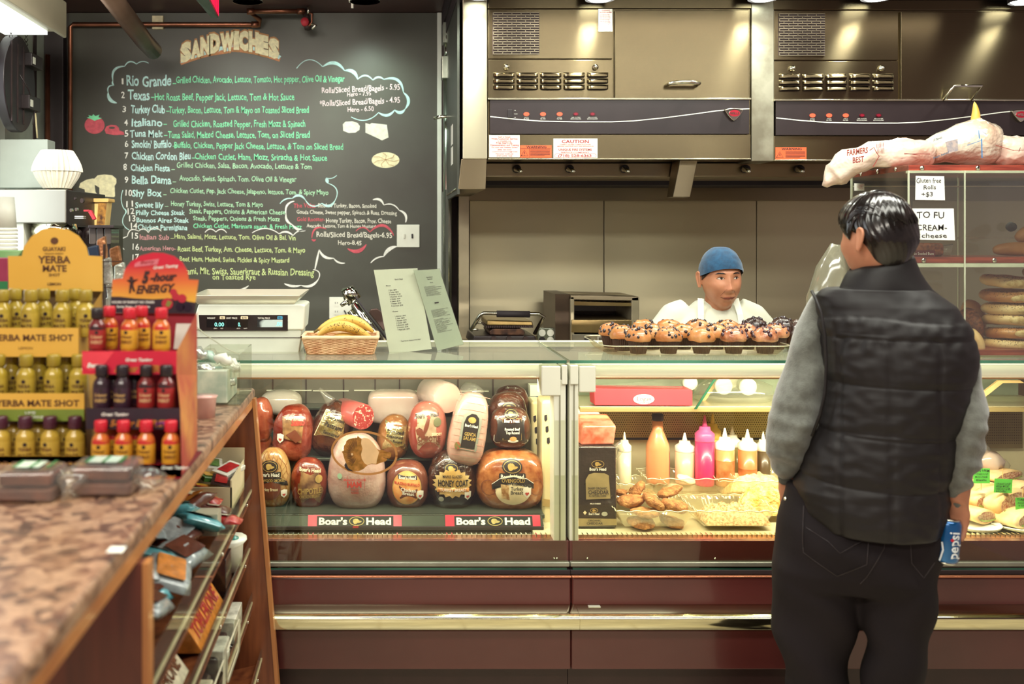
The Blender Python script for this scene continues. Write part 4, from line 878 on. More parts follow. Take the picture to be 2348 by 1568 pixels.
mLbB = M('label_brown', '6e3a2a', .4, coat=.3); mLbW = M('label_white', 'ece8dc', .5, var=.03); mLbR = M('label_red', 'bf4038', .4); mLbO = M('label_orange', 'd98a4a', .4, col2='e8b070', vs=40)
def logo(B, cx, cy, s=1.0, name=True):
    q = B.patch('logo_plate', ell(cx, cy-4*s, 17*s, 12*s, 22)+[], mLbK, 2); B.patch('logo_gold', [(cx+(x-1150)*.0125*s, cy-4*s+(y-830)*.0125*s) for x, y in BOAR], mLbG, 3, q, 2)
    B.line('logo_ring', ell(cx, cy-4*s, 14*s, 9.5*s, 22)+[ell(cx, cy-4*s, 14*s, 9.5*s, 22)[0]], .8*s, mLbG, 3, q)
    if name:
        B.patch('name_band', rrect(cx-22*s, cx+22*s, cy+6*s, cy+17*s, 2*s), mLbK, 2)
        B.txt('brand_lettering', [("Boar's Head", cx-19*s, cx+19*s, cy+15*s, 7*s)], mLbW, 3)
def heart(B, cx, cy, s=1.0):
    q = B.patch('seal', [(cx-7*s, cy-9*s), (cx, cy-11*s), (cx+7*s, cy-9*s), (cx+6.5*s, cy+3*s), (cx, cy+9*s), (cx-6.5*s, cy+3*s)], mLbW, 4); B.patch('seal_heart', [(cx, cy+5*s), (cx-3.5*s, cy+1*s), (cx-2*s, cy-1.5*s), (cx, cy), (cx+2*s, cy-1.5*s), (cx+3.5*s, cy+1*s)], mLbR, 5, q, 1)
def glaze(nm, c1, c2, vs=18, rough=.22, bump=.25, bs=50, ramp=(.35, .65), coat=.8, detail=6): return M(nm, tuple(x*.6 for x in lin(c1)), rough, col2=tuple(x*.6 for x in lin(c2)), vs=vs, bump=min(1, bump*1.6), bs=bs, ramp=ramp, coat=coat*.7, detail=detail, bdist=.007)
mNet = glaze('smoked_turkey', 'c08a4e', 'e0b478', 9, bump=.1); mChip = glaze('chipotle_skin', '7c2a1c', 'b04a30', 30); mHam = glaze('pink_ham', 'd6a79c', 'edcabe', 26, bump=.1, bs=120)
mBuf = glaze('buffalo_skin', '7a3e30', '9a5a44', 12, bump=.12); mHoney = M('dark_honey_coat', '24140f', .16, col2='5a3420', vs=22, bump=1.0, bs=42, coat=1, bdist=.012, ramp=(.5, .8))
mTurk = glaze('peppered_turkey', 'a24e24', 'd68a50', 34, bump=.2, ramp=(.3, .6)); mBeef = glaze('roast_beef', '3a1a14', '7a4430', 14, bump=.35); mRedM = glaze('red_glazed_meat', '8e2e20', 'd8765a', 14, bump=.5, bs=30)
mPink = glaze('pale_pink_meat', 'efcfc4', 'fbe6da', 8, bump=.05); mSalN = glaze('netted_salami', 'd9a898', 'ecc8b8', 14, bump=.12)
mWhite2 = glaze('white_cheese', 'f4e6da', 'fff6ea', 6, bump=.04)
# front row
B = Blob('turkey_breast', 627, 1095, 41, 70, mNet, 'golden netted smoked turkey breast nearest the wooden rack', p=2.4, taper=.08)
mb = MB()
for i in range(-7, 8):
    for sg in (1, -1):
        P = []
        for t in range(-9, 10):
            v = t*7.2; u = i*11+sg*t*3.6+(3*math.sin(t))
            if abs(u/41)**2.4+abs(v/70)**2.4 < .93: P.append((u, v))
        if len(P) > 2: mb.ribbon(P, .9, lambda u, v: B.fn(u, v, 1))
mb.build('netting', M('net_brown', '8a5224', .5), B.r, kind='stuff')
logo(B, -5, -28, 1.15); B.patch('label_circle', ell(-7, 18, 27, 26, 28), mLbB, 2); B.patch('label_ribbon', [(-38, 0), (-20, -9), (0, -11), (20, -7), (34, 2), (36, 12), (18, 3), (0, 0), (-20, 2), (-37, 11)], mLbK, 3)
B.txt('lettering', [('ALL WOOD SMOKED', -33, 30, 1, 6)], mLbG, 4, slope=-.0); B.txt('lettering', [('Turkey Breast', -26, 14, 22, 7)], mLbC, 3); heart(B, 27, 30, 1.0)
B = Blob('chipotle_chicken', 709, 1108, 42, 60, mChip, 'small red-brown chipotle chicken breast left of the pink ham', p=2.3)
B.patch('label_panel', [(-20,-42),(25,-38),(34,10),(26,38),(-16,36),(-24,0)], M('label_smoky', '5a3a2a', .3, col2='a07a50', vs=30, coat=.4), 2); B.txt('lettering', [("Boar's Head", -20, 28, -36, 8)], mLbC, 4, slope=-.1); B.txt('lettering', [('CHIPOTLE', -24, 30, 17, 13), ('CHICKEN BREAST', -20, 28, 26, 7)], mLbG, 4, bold=.03, slope=.06); B.patch('seal_round', ell(24, -18, 8, 9, 16), mLbG, 4)
B = Blob('pink_ham', 818, 1080, 66, 88, mHam, 'large pale pink ham in clear film behind the gold decal', p=2.5, taper=.13)
B.txt('lettering', [('BRANDED DELUXE', -28, 22, 9, 5)], mLbR, 3); B.txt('lettering', [('HAM', -20, 12, 23, 12)], mLbR, 3, bold=.05); B.txt('lettering', [('WATER', -12, 6, 31, 5), ('ADDED', -12, 6, 38, 5)], mLbR, 3); B.line('label_rule', [(-20, -2), (-20, 26)], .7, mLbR); B.line('label_rule', [(19, -2), (19, 26)], .7, mLbR)
B.patch('stamp', ell(-37, -1, 5.5, 6.5, 14), M('stamp_green', '8fae92', .5), 3)
B = Blob('buffalo_chicken', 934, 1111, 49, 57, mBuf, 'reddish brown chicken breast with an orange oval label right of the ham', p=2.4)
B.patch('label_oval', ell(-2, -2, 33, 38, 30), mLbG, 2); B.patch('label_inner', ell(-2, -1, 31, 36, 30), mLbO, 3); B.patch('name_band', [(-23,-33),(20,-30),(21,-20),(-22,-23)], mLbK, 4)
B.txt('lettering', [("Boar's Head", -20, 18, -23, 7)], mLbW, 5, slope=-.05); B.txt('lettering', [('BLAZING BUFFALO', -30, 27, -12, 6)], mLbR, 5, slope=-.12); B.patch('label_brown_panel', [(-20,-8),(22,0),(20,22),(-18,22)], mLbB, 4); B.txt('lettering', [('Chicken', -16, 18, 4, 8), ('Breast', -12, 14, 12, 7)], mLbW, 5, slope=-.1); heart(B, 28, 15, 1.1)
B = Blob('honey_turkey', 1036, 1101, 56, 72, mHoney, 'very dark glossy honey-coated turkey breast with a spiky gold label', p=2.2, jit=.004, jsc=60)
B.eps = .004
P = []
for i in range(36):
    a = 2*PI*i/36; q = 1.0 if i % 2 else .84; P.append((-2+45*q*math.cos(a), -4+33*q*math.sin(a)))
B.patch('label_burst', P, M('burst_gold', 'c9a05a', .3, .4, col2='e8d29a', vs=14), 3); logo(B, -4, -33, 1.0, False)
B.txt('lettering', [('MAPLE GLAZED', -24, 20, -17, 6)], mLbK, 6); B.txt('lettering', [('HONEY COAT', -34, 34, 2, 14)], mLbK, 6, bold=.03)
B.patch('label_band', [(-36,6),(0,4),(36,6),(36,16),(0,13),(-36,16)], mLbO, 5); B.txt('lettering', [('TURKEY BREAST', -30, 30, 13, 7)], mLbW, 7); heart(B, 33, 25, 1.1); B.patch('mark', ell(-27, 32, 6, 6, 12), M('stamp_grey', 'a8a89a', .4), 4)
B = Blob('turkey_breast', 1169, 1097, 80, 70, mTurk, 'big orange peppered turkey breast at the right end of the front row', p=2.7)
logo(B, -2, -34, 1.35); B.patch('label_disc', ell(0, 12, 40, 34, 30), mLbC, 3); B.patch('label_ribbon', [(-48,-1),(-30,-14),(0,-19),(30,-14),(46,-3),(46,9),(30,0),(0,-5),(-30,0),(-47,11)], mLbK, 4)
B.line('ribbon_edge', [(-48,-1),(-30,-14),(0,-19),(30,-14),(46,-3)], 1.2, mLbW, 5); B.txt('lettering', [('OVENGOLD', -26, 26, -6, 8)], mLbG, 6); B.txt('lettering', [('Roasted', -3, 20, 1, 5), ('Turkey', -6, 22, 12, 8), ('Breast', -6, 22, 21, 8)], mLbK, 5, bold=.02); heart(B, 31, 18, 1.35)
B.patch('label_picture', [(-28, -2), (-10, 0), (-8, 34), (-26, 30)], M('picture_brown', '9a6a3a', .5, col2='d8b888', vs=80), 5)
for sx in (-1, 1): o = ell(sx*54, 8, 16, 17, 20); B.line('printed_ring', o+[o[0]], 1.1, mLbB, 3)
# upper row
Blob('glazed_ham', 600, 962, 27, 52, mRedM, 'glossy red glazed ham partly hidden by the wooden rack', D=3.54, p=2.3, jit=.006)
Blob('glazed_ham', 600, 1022, 26, 36, mRedM, 'lower red glazed ham under another at the left end', D=3.56, p=2.3, jit=.006)
B = Blob('glazed_ham', 673, 992, 46, 66, mRedM, 'mottled orange-red cured ham standing in the upper row at left', D=3.5, p=2.5, jit=.006, jsc=22, roll=.08)
B.eps = .006; B.patch('label_panel', [(-26,-42),(24,-44),(22,14),(-20,6)], M('label_smoky', '5a3a2a'), 3); B.txt('lettering', [('Salito', -4, 26, -24, 14)], mLbR, 5, bold=.04, slope=.1); B.txt('lettering', [("Boar's Head", -16, 22, -36, 7)], mLbC, 5); heart(B, -26, 8, 1.1); B.patch('label_diamond', [(-14,-2),(6,-16),(24,4),(10,14)], mLbB, 5)
B = Blob('pastrami', 762, 982, 46, 66, glaze('dark_pastrami', '2c1814', '6a3a24', 20, bump=.5), 'black peppered pastrami with a wrinkled gold label leaning to the left', D=3.52, p=2.4, jit=.004, roll=.35)
B.eps = .004; mFoil = M('gold_foil', 'b09a5a', .22, .8, col2='e6dcae', vs=30, bump=.9, bs=40, bdist=.01); B.patch('foil_label', [(-28,-42),(22,-46),(34,20),(-34,22)], mFoil, 3)
B.line('foil_edge', [(-28,-42),(22,-46),(34,20),(-34,22),(-28,-42)], 2, mLbC, 4); B.txt('lettering', [("Boar's Head", -20, 20, -26, 8), ('Pastrami', -20, 22, -8, 11), ('Seasoned', -18, 20, 8, 7)], mLbK, 5)
MB().tube([(X(733, 3.5), 3.5, Z(890, 3.5)), (X(745, 3.5), 3.49, Z(903, 3.5)), (X(760, 3.5), 3.47, Z(918, 3.5))], [.006, .010, .02], 8).build('wrap_tail', gWrap, B.r, True)
def roll_meat(nm, cx, cy, r_, D, L, lab, skin, face, ax=0):
    r = root(nm, (X(cx, D), D, Z(cy+r_, D)), lab, 'deli meat', 'wrapped meats in the left case'); k = D/F; c = Vector((X(cx, D), D, Z(cy, D)))
    Rz = Matrix.Rotation(ax, 3, 'Z'); mb = MB(); pr = [(r_*k*.90, 0), (r_*k, .006), (r_*k, L-.02), (r_*k*.7, L)]
    mb.lathe(pr, (0, 0, 0), 30, 'Y', cap0=False); mb.v = [tuple(c+Rz @ Vector(p)) for p in mb.v]; mb.build('casing', skin, r, True)
    mb = MB().patch(ell(0, 0, r_*k*.93, r_*k*.93, 30), lambda u, v: tuple(c+Rz @ Vector((u, -.001, v))), 3); mb.build('cut_face', face, r); return r
roll_meat('salami', 833, 956, 30, 3.42, .17, 'red salami log with speckled cut face lying above the ham', M('salami_skin', 'b0524e', .3, coat=.6), M('salami_face', '8a2c2a', .35, col2='e0b8a4', vs=120, ramp=(.55, .7), coat=.6), .5)
roll_meat('mortadella', 1026, 913, 36, 3.5, .17, 'pale pink bologna log with a round cut face on top of the meats', mPink, M('bologna_face', 'e9b3a6', .35, var=.05, coat=.7), .35)
B = Blob('roast_ham', 902, 1003, 39, 55, glaze('browned_roast', '6a3c22', 'c88a54', 12), 'browned roast with silver and gold wrapper label behind the decal', D=3.5, p=2.3, roll=.18)
B.eps = .004; B.patch('foil_label', [(-26,-40),(26,-38),(34,20),(-22,24)], mFoil, 3); B.txt('lettering', [('Roasted', -18, 20, -16, 8), ('Seasoned', -18, 20, -6, 6), ('Top Round', -18, 20, 4, 6)], mLbK, 5)
B = Blob('chipotle_chicken', 980, 985, 45, 66, glaze('chipotle_pale', 'a8483e', 'cf7a6a', 8, bump=.1), 'tall red chipotle chicken breast with a rooster label in the upper row', D=3.46, p=2.4)
B.patch('label_panel', [(-28,-42),(-10,-46),(14,-44),(26,-30),(28,36),(-24,40),(-28,0)], M('rooster_label', 'b9a68a', .35, col2='8a6a52', vs=20, coat=.4), 2)
B.txt('lettering', [("Boar's", -28, -8, -32, 9), ('Head', 6, 24, -36, 9)], mLbK, 4, slope=.04); B.txt('lettering', [('CHIPOTLE', -24, 28, 19, 12), ('CHICKEN BREAST', -24, 28, 28, 7)], mLbB, 4, bold=.03); B.patch('seal_round', ell(21, -24, 9, 10, 16), M('seal_green', '6a6a4c', .4), 4); B.txt('lettering', [('SAVORY', 8, 31, 6, 6)], mLbC, 5)
B.patch('rooster', [(-2,-34),(4,-30),(2,-18),(-2,-6),(-8,4),(-6,12),(-14,14),(-18,8),(-26,4),(-28,-6),(-20,-12),(-16,-4),(-10,-6),(-8,-16)], mLbB, 4); B.patch('rooster_comb', [(-4,-38),(2,-40),(6,-34),(2,-31)], mLbR, 5)
B = Blob('genoa_salami', 1074, 982, 42, 84, mSalN, 'tall pink netted salami with a black arched label tilted to the right', D=3.40, p=3.2, taper=.10, roll=.17)
mb = MB()
for i in range(-5, 6): mb.ribbon([(-38+t*7.6, i*15-4*math.sin(PI*t/10)) for t in range(11)], 1.2, lambda u, v: B.fn(u, v, 1))
mb.build('netting', M('net_pink', 'c98e80', .5), B.r, kind='stuff')
B.patch('label_arch', [(-20,44),(-22,-20),(-18,-36),(-4,-46),(10,-46),(22,-36),(24,-18),(22,44)], M('arch_grey', '8a8c80', .4, coat=.3), 2); B.patch('label_black_panel', [(-15,38),(-16,-18),(-12,-32),(-2,-40),(8,-40),(16,-32),(18,-16),(17,38)], mLbK, 3)
B.patch('label_oval', ell(1, -26, 9, 7, 18), mLbG, 4); B.txt('lettering', [("Boar's Head", -13, 16, -10, 6)], mLbW, 4); B.txt('lettering', [('GENOA', -11, 15, 10, 8), ('SALAMI', -12, 16, 20, 8)], mLbG, 4, bold=.02); B.patch('label_flowers', ell(-22, 36, 7, 9, 9), M('flowers_red', 'a8403a', .5, col2='5a6a3a', vs=90), 5)
MB().tube([(X(1085, 3.42), 3.45, Z(915, 3.42)), (X(1078, 3.42), 3.46, Z(900, 3.42)), (X(1066, 3.42), 3.47, Z(892, 3.42))], [.05, .035, .02], 10).jitter(.006, 40).build('bunched_end', gWrap, B.r, True)
for (cx, cy, D, hw, hh, lab) in ((1172, 925, 3.62, 40, 42, 'rear dark roast beef slab showing only its glossy top'), (1164, 948, 3.52, 44, 50, 'middle roast beef slab with a half hidden gold emblem')):
    B = Blob('roast_beef', cx, cy, hw, hh, mBeef, lab, D=D, p=2.5, dep=.05, jit=.003)
    if cx == 1164: B.eps = .003; logo(B, 0, -14, 1.1, False)
B = Blob('roast_beef', 1169, 980, 47, 48, mBeef, 'front roast beef slab with a black printed label above the orange turkey', D=3.42, p=2.6, dep=.05, jit=.0025, jsc=20)
B.eps = .003; B.patch('label_black_panel', [(-36,-30),(33,-30),(38,28),(30,31),(-34,30),(-39,26)], mLbK, 2); B.line('label_edge', [(-36,-30),(33,-30),(38,28),(30,31),(-34,30),(-39,26),(-36,-30)], 1.2, mLbW, 4); logo(B, 0, -32, .95, False)
B.txt('lettering', [("Boar's Head", -17, 17, -18, 7), ('Roasted Beef', -16, 18, 0, 6), ('Top Round', -14, 17, 8, 6)], mLbW, 5, bold=.03); B.patch('label_plate', ell(3, 24, 12, 4, 16), mLbW, 4); B.patch('label_roast', ell(3, 19, 8, 5, 14), mLbO, 5); B.line('inner_rule', [(-20,-26),(-20,22),(22,22),(22,-26),(-20,-26)], .7, mLbG, 4)
Blob('boiled_ham', 645, 922, 48, 28, mWhite2, 'bright pale boiled ham behind the red hams at left', D=3.66, p=2.6, dep=.05)
Blob('boiled_ham', 903, 932, 60, 38, mPink, 'pale pink square boiled ham block at the back of the shelf', D=3.66, p=4.5, dep=.05)
# cheese loaves at the right end of the left case
mChz = M('provolone_wrap', 'e3d2a0', .35, col2='f0e4bc', vs=7, coat=.5, bump=.15, bs=25, bdist=.006)
for a, b, t, bt, D, lab in ((1218, 1246, 920, 1068, 3.56, 'wrapped cream cheese loaf further back beside the mullion'), (1243, 1280, 918, 1225, 3.36, 'tall wrapped cream cheese loaf against the case mullion')):
    r = root('cheese_loaf', (X((a+b)/2, D), D+.05, Z(bt, D)), lab, 'cheese', 'cheese loaves')
    MB().box(X(a, D), X(b, D), D, D+.12, Z(bt, D), Z(t, D)).build('loaf', mChz, r, bevel=.012, bseg=3)
    if a == 1243: MB().prism([(1243.5, 1143), (1280, 1148), (1280, 1163), (1243.5, 1160)], lambda u, v, t_: (X(u, D), D-.002+t_, Z(v, D)), .002).build('paper_band', M('band_tan', 'b89a62', .5), r)
    mb = MB()
    for q in range(3): mb.patch([(X(a+8+q*3, D), Z(t+40+q*26+yy, D)) if False else (a+8+q*3+xx, t+40+q*26+yy) for xx, yy in ((-3, -6), (3, -8), (4, 4), (0, 9), (-3, 5))], lambda u, v: (X(u, D), D-.001, Z(v, D)), 1)
    mb.build('printed_marks', mInk, r)
r = root('milk_carton', (X(1222, 3.7), 3.69, 1.0), 'blue and white carton behind the cheese loaves', 'carton')
MB().box(X(1212, 3.7), X(1243, 3.7), 3.67, 3.72, 1.035, Z(880, 3.7)).build('carton_body', mWhite, r, bevel=.002); MB().box(X(1213, 3.7), X(1237, 3.7), 3.668, 3.67, Z(930, 3.7), Z(905, 3.7)).build('blue_panel', M('navy', '20406a', .4), r)
mb = MB(); pxt(mb, 'WS-7', 1214, 1236, 924, 9, 3.667, bold=.03); mb.build('lettering', mLbG, r)
# ================================================================= right case contents
box('perforated_panel', mGold, X(1322, 3.70), X(1800, 3.7), 3.715, 3.725, Z(1005, 3.7), Z(943, 3.7), cB, bevel=0)
hb = MB()
for i in range(92):
    for j in range(11):
        x, y = 1330+i*5.1+(2.5 if j % 2 else 0), 949+j*5.2; w_ = 1.35
        hb.add([(X(x+w_*math.cos(a), 3.7), 3.7145, Z(y+w_*math.sin(a), 3.7)) for a in (0, 1.26, 2.51, 3.77, 5.03)], [(0, 1, 2, 3, 4)])
for i in range(22):
    for j in range(14): x, y = 2240+i*5.1, 940+j*6; hb.add([(X(x+w_*math.cos(a), 3.7), 3.7145, Z(y+w_*math.sin(a), 3.7)) for a in (0, 1.26, 2.51, 3.77, 5.03)], [(0, 1, 2, 3, 4)])
hb.build('punched_holes', M('hole_dark', '4a3420', .7), cB, kind='stuff')
box('perforated_panel', M('olive_panel', '7a6c4c', .4, .4), X(2236, 3.70), 2.4, 3.715, 3.725, Z(1030, 3.7), Z(935, 3.7), cB, bevel=0)
box('panel_rail', mGold, X(1322, 3.70), 2.4, 3.70, 3.725, Z(944, 3.7), Z(934, 3.7), cB, bevel=.002)
box('dark_slot', mInk, X(1400, 3.70), X(1800, 3.7), 3.712, 3.72, Z(1010, 3.7), Z(1005, 3.7), cB, bevel=0)
mSh = M('shelf_steel', 'c6bf9f', .3, .5, var=.05, vs=4)
box('upper_shelf', mSh, X(1326, 3.5), 2.4, 3.48, 3.73, Z(934, 3.5), Z(929, 3.5), cB, bevel=.002)
box('shelf_lip', mGold, X(1326, 3.5), 2.4, 3.468, 3.482, Z(941, 3.5), Z(931, 3.5), cB, bevel=.002)
MB().prism([(1592, 938), (1598, 938), (1642, 870), (1636, 870)], lambda u, v, t: (X(u, 3.45), 3.45+t, Z(v, 3.45)), .004).build('shelf_side_pane', mGreenGlass, cB)
MB().prism([(1600, 935), (1616, 921), (1650, 872), (1638, 872)], lambda u, v, t: (X(u, 3.6), 3.6+t, Z(v, 3.6)), .01).build('shelf_bracket', M('pale_yellow_steel', 'e8c88a', .4), cB)
box('bottle_ledge', mIn, X(1400, 3.6), 2.4, 3.58, 3.735, .66, Z(1103, 3.63), cB, bevel=.003)
box('inner_divider', mSh, X(2229, 3.6), X(2236, 3.6), 3.58, 3.72, .68, Z(925, 3.4), cB, bevel=.002)
MB().prism([(2215, 930), (2290, 872), (2340, 872), (2348, 878), (2300, 878), (2232, 932)], lambda u, v, t: (X(u, 3.5), 3.5+t, Z(v, 3.5)), .01).build('shelf_bracket', M('pale_yellow_steel', 'e8c88a'), cB)
box('rear_glass_panel', M('grey_green_pane', '8f9c88', .3, var=.1), X(1326, BY), 2.4, BY, BY+.008, 1.02, 1.22, cB, bevel=0)
# red wrap box on the shelf
D = 3.47; r = root('wrap_box', (X(1475, D), D+.04, Z(929, D)), 'long red cling wrap box with a white oval on the inner shelf', 'box')
MB().prism([(1364, 929), (1588, 930), (1588, 897), (1586, 893), (1366, 890), (1362, 895)], lambda u, v, t: (X(u, D), D+t, Z(v, D)), .08).build('box_body', M('wrap_red', 'd23c48', .4, var=.06, vs=6), r, bevel=.002)
o = MB().prism(ell(1476, 915, 24, 11.5, 32), lambda u, v, t: (X(u, D), D-.0015+t, Z(v, D)), .001).build('white_oval', mPaper, r)
mb = MB(); pxt(mb, 'Logan', 1460, 1493, 918, 9, D, eps=.0025, shear=.15, bold=.0); pxt(mb, 'WRAP', 1466, 1490, 925, 4, D, eps=.0025); pxt(mb, '21', 1474, 1479, 907, 3, D, eps=.0025); mb.build('lettering', mRedInk, r)
mb = MB(); mb.add([(X(1364, D), D+.02, Z(893, D)), (X(1570, D), D+.02, Z(892, D)), (X(1570, D), D+.06, Z(868, D)), (X(1500, D), D+.06, Z(880, D)), (X(1364, D), D+.06, Z(890, D))], [(0, 1, 2, 3, 4)]); mb.build('loose_wrap', gWrap, r)
for k, (cx, cy, rr, D) in enumerate(((1660, 885, 20, 3.56), (1678, 872, 18, 3.62), (1716, 887, 20, 3.56), (1583, 878, 17, 3.6), (1382, 905, 17, 3.58))):
    r = root('foam_cup', (X(cx, D), D, Z(cy+rr, D)), 'white round cup end on the inner shelf, '+['left one in the clear bag', 'upper one behind in the bag', 'right one in the clear bag', 'just right of the red box', 'above the left end of the red box'][k], 'cups', 'bagged white cups on the inner shelf')
    MB().lathe([(rr*.2*D/F, -.004), (rr*.9*D/F, -.004), (rr*D/F, 0), (rr*D/F, .008), (rr*.8*D/F, .012), (rr*.72*D/F, .07)], (X(cx, D), D, Z(cy, D)), 26, 'Y').build('cup', mWhite, r, True)
r = root('clear_bag', (X(1690, 3.5), 3.56, Z(929, 3.5)), 'clear crinkled bag holding the white cups on the inner shelf', 'bag')
MB().lathe([(.12, 0), (.15, .02), (.14, .06), (.10, .085), (.02, .1)], (X(1692, 3.56), 3.60, Z(928, 3.56)), 24, sy=.5).jitter(.01, 18).build('bag_film', gWrap, r, True)
# sauce bottles on the ledge
def bottle(nm, cx, top, bot, hw, lab, cb, cc, D=3.6, kind='squeeze', fill=None):
    k = D/F; r_ = hw*k; z0 = Z(1103, 3.63)+.001; zt = Z(top, D); h = zt-z0; x = X(cx, D)
    r = root(nm, (x, D, z0), lab, 'bottle', 'sauce bottles on the case ledge')
    mb_ = M('bottle_'+cb, cb, .3, coat=.3, var=.04, sss=.0); mc = M('cap_'+cc, cc, .35, var=.04)
    if kind == 'squeeze':
        cap = h*.22 if hw < 20 else h*.21; tip = h*.16 if h > .14 else h*.22
        b0 = MB().lathe([(r_*.94, 0), (r_, .006), (r_, h-cap-tip)], (x, D, z0), 26).build('bottle_body', mb_, r, True)
        if fill: MB().lathe([(r_*1.005, .004), (r_*1.005, h*fill)], (x, D, z0), 26, cap0=False, cap1=False).build('sauce_fill', M('sauce_'+cb, cb, .3, col2=cc if cc != 'f6f2e6' else 'a05a30', vs=30), r, True)
        MB().lathe([(r_*1.0, 0), (r_*1.02, .004), (r_*1.02, cap*.5), (r_*.85, cap*.62), (r_*.62, cap*.75), (r_*.55, cap)], (x, D, z0+h-cap-tip), 26).build('screw_cap', mc, r, True)
        MB().lathe([(r_*.30, 0), (r_*.2, tip*.4), (r_*.08, tip)], (x, D, z0+h-tip), 14).build('nozzle', mc, r, True)
    else:
        MB().lathe([(r_*.95, 0), (r_, .008), (r_, h*.50), (r_*.96, h*.56), (r_*.62, h*.70), (r_*.46, h*.76), (r_*.44, h*.90)], (x, D, z0), 28).build('bottle_body', mb_, r, True)
        MB().lathe([(r_*.46, 0), (r_*.50, .004), (r_*.50, h*.085), (r_*.44, h*.095)], (x, D, z0+h*.90), 24).build('bottle_cap', mc, r, True)
        MB().add([(x+r_*math.cos(a)*1.01, D-r_*math.sin(a)*1.01, z0+h*q) for q in (.1, .45) for a in (.0, .25, .5)], [(0, 1, 4, 3), (1, 2, 5, 4)]).build('bottle_label', mRedInk, r)
    return r
bottle('squeeze_bottle', 1432, 990, 0, 15, 'short white squeeze bottle beside the cheddar block', 'f2e8c8', 'fbf6e4')
bottle('sauce_bottle', 1508, 948, 0, 26.5, 'tall orange hot sauce bottle with a black cap', 'e89a6a', '241a1e', kind='glass')
bottle('squeeze_bottle', 1570, 992, 0, 21.5, 'peach squeeze bottle with a white cap left of the pink one', 'f3c4a2', 'fbf8ee')
bottle('squeeze_bottle', 1616, 952, 0, 21.5, 'tall hot pink squeeze bottle with a pink cap', 'e03468', 'd85a94', D=3.57)
bottle('squeeze_bottle', 1634, 948, 0, 19, 'yellow squeeze bottle behind the pink one', 'e8c060', 'e8c868', D=3.68)
bottle('squeeze_bottle', 1662, 981, 0, 21.5, 'squeeze bottle of brown marinade with a white cap', 'c08a58', 'f6f2e6', D=3.56, fill=.45)
bottle('squeeze_bottle', 1679, 978, 0, 19, 'olive squeeze bottle behind the brown marinade', 'a89a60', 'f6f2e7', D=3.67)
bottle('squeeze_bottle', 1714, 984, 0, 21, 'squeeze bottle half full of orange sauce', 'e08050', 'f6f2e6', D=3.58, fill=.3)
bottle('squeeze_bottle', 1750, 989, 0, 16, 'squeeze bottle of dark sauce beside the customer sleeve', '5a4a34', 'f6f2e8', D=3.62)
# red loaf on a black cheddar block
mRedC = M('red_rind', 'b04a30', .3, col2='d8806a', vs=30, coat=.4)
D = 3.33; r = root('cheddar_block', (X(1369, D), D+.05, .677), 'tall black wrapped cheddar block with a tan label', 'cheese')
z0 = .678; MB().hexa([(X(1322, D), D, z0), (X(1415, D), D, z0), (X(1415, D), D+.11, z0), (X(1322, D), D+.11, z0)], [(X(1327, D), D+.004, Z(1024, D)), (X(1414, D), D+.004, Z(1024, D)), (X(1414, D), D+.11, Z(1024, D)), (X(1327, D), D+.11, Z(1024, D))]).build('wrapped_block', M('black_shrink_film', '342c26', .25, var=.2, bump=.6, bs=50, coat=.5, bdist=.006), r, bevel=.008, bseg=3)
fn = lambda e: (lambda u, v: (X(u, D), D-.0008-e*.0005+max(0, (1220-v))*.00002, Z(v, D)))
MB().patch([(1344,1145),(1343,1100),(1350,1088),(1362,1084),(1386,1085),(1396,1090),(1400,1143)], fn(2), 2).build('tan_label', M('cheddar_label', '96855c', .4, var=.1, vs=30), r); MB().patch([(1322,1188),(1414,1189),(1414,1204),(1322,1206)], fn(2), 2).build('tan_band', M('cheddar_label', '96855c'), r)
def ft(rows, mat, e, r=r, fnn=fn, nm='lettering', **k):
    mb = MB()
    for s, a, b, y, cap in rows: text(mb, s, a, b, 0, cap, lambda u, v: fnn(e)(u, y-v), **k)
    return mb.build(nm, mat, r)
ft([('SHARP ORGANIC', 1348, 1392, 1122, 5), ('CHEDDAR', 1349, 1396, 1133, 9), ('ALL NATURAL CHEESE', 1350, 1390, 1139, 4), ('ORGANIC', 1348, 1378, 1195, 4), ('CHEDDAR', 1345, 1382, 1202, 5)], mInk, 4, bold=.02)
ft([("Boar's Head", 1352, 1390, 1079, 7), ("Boar's Head", 1350, 1374, 1180, 5), ('MILK CHEESE', 1353, 1377, 1156, 3)], mLbW, 4, bold=.02)
for cx, cy, q in ((1371, 1064, 1.0), (1362, 1170, .6)):
    mb = MB(); o = ell(cx, cy, 14*q, 8*q, 24); mb.ribbon(o+[o[0]], 1.0, fn(4)); mb.patch([(cx+(x-1150)*.011*q, cy+(y-830)*.011*q) for x, y in BOAR], fn(4), 2); mb.build('emblem', mLbG, r)
MB().patch([(1337,1175),(1341,1170),(1345,1175),(1341,1180)], fn(4), 1).build('mark', mLbC, r); MB().patch(ell(1386, 1178, 7, 5, 14), fn(4), 1).build('mark', M('stamp_grey', 'a8a89a'), r)
MB().tube([(X(1414, D), D+.03, Z(1030, D)), (X(1424, D), D+.02, Z(1022, D)), (X(1430, D), D+.03, Z(1035, D)), (X(1418, D), D+.04, Z(1060, D))], [.01, .014, .010, .003], 8).build('film_tail', gWrap, r, True)
D = 3.35; r = root('red_loaf', (X(1370, D), D+.05, Z(1022, D)), 'orange-red spiced meat loaf block sitting on the cheddar', 'deli meat')
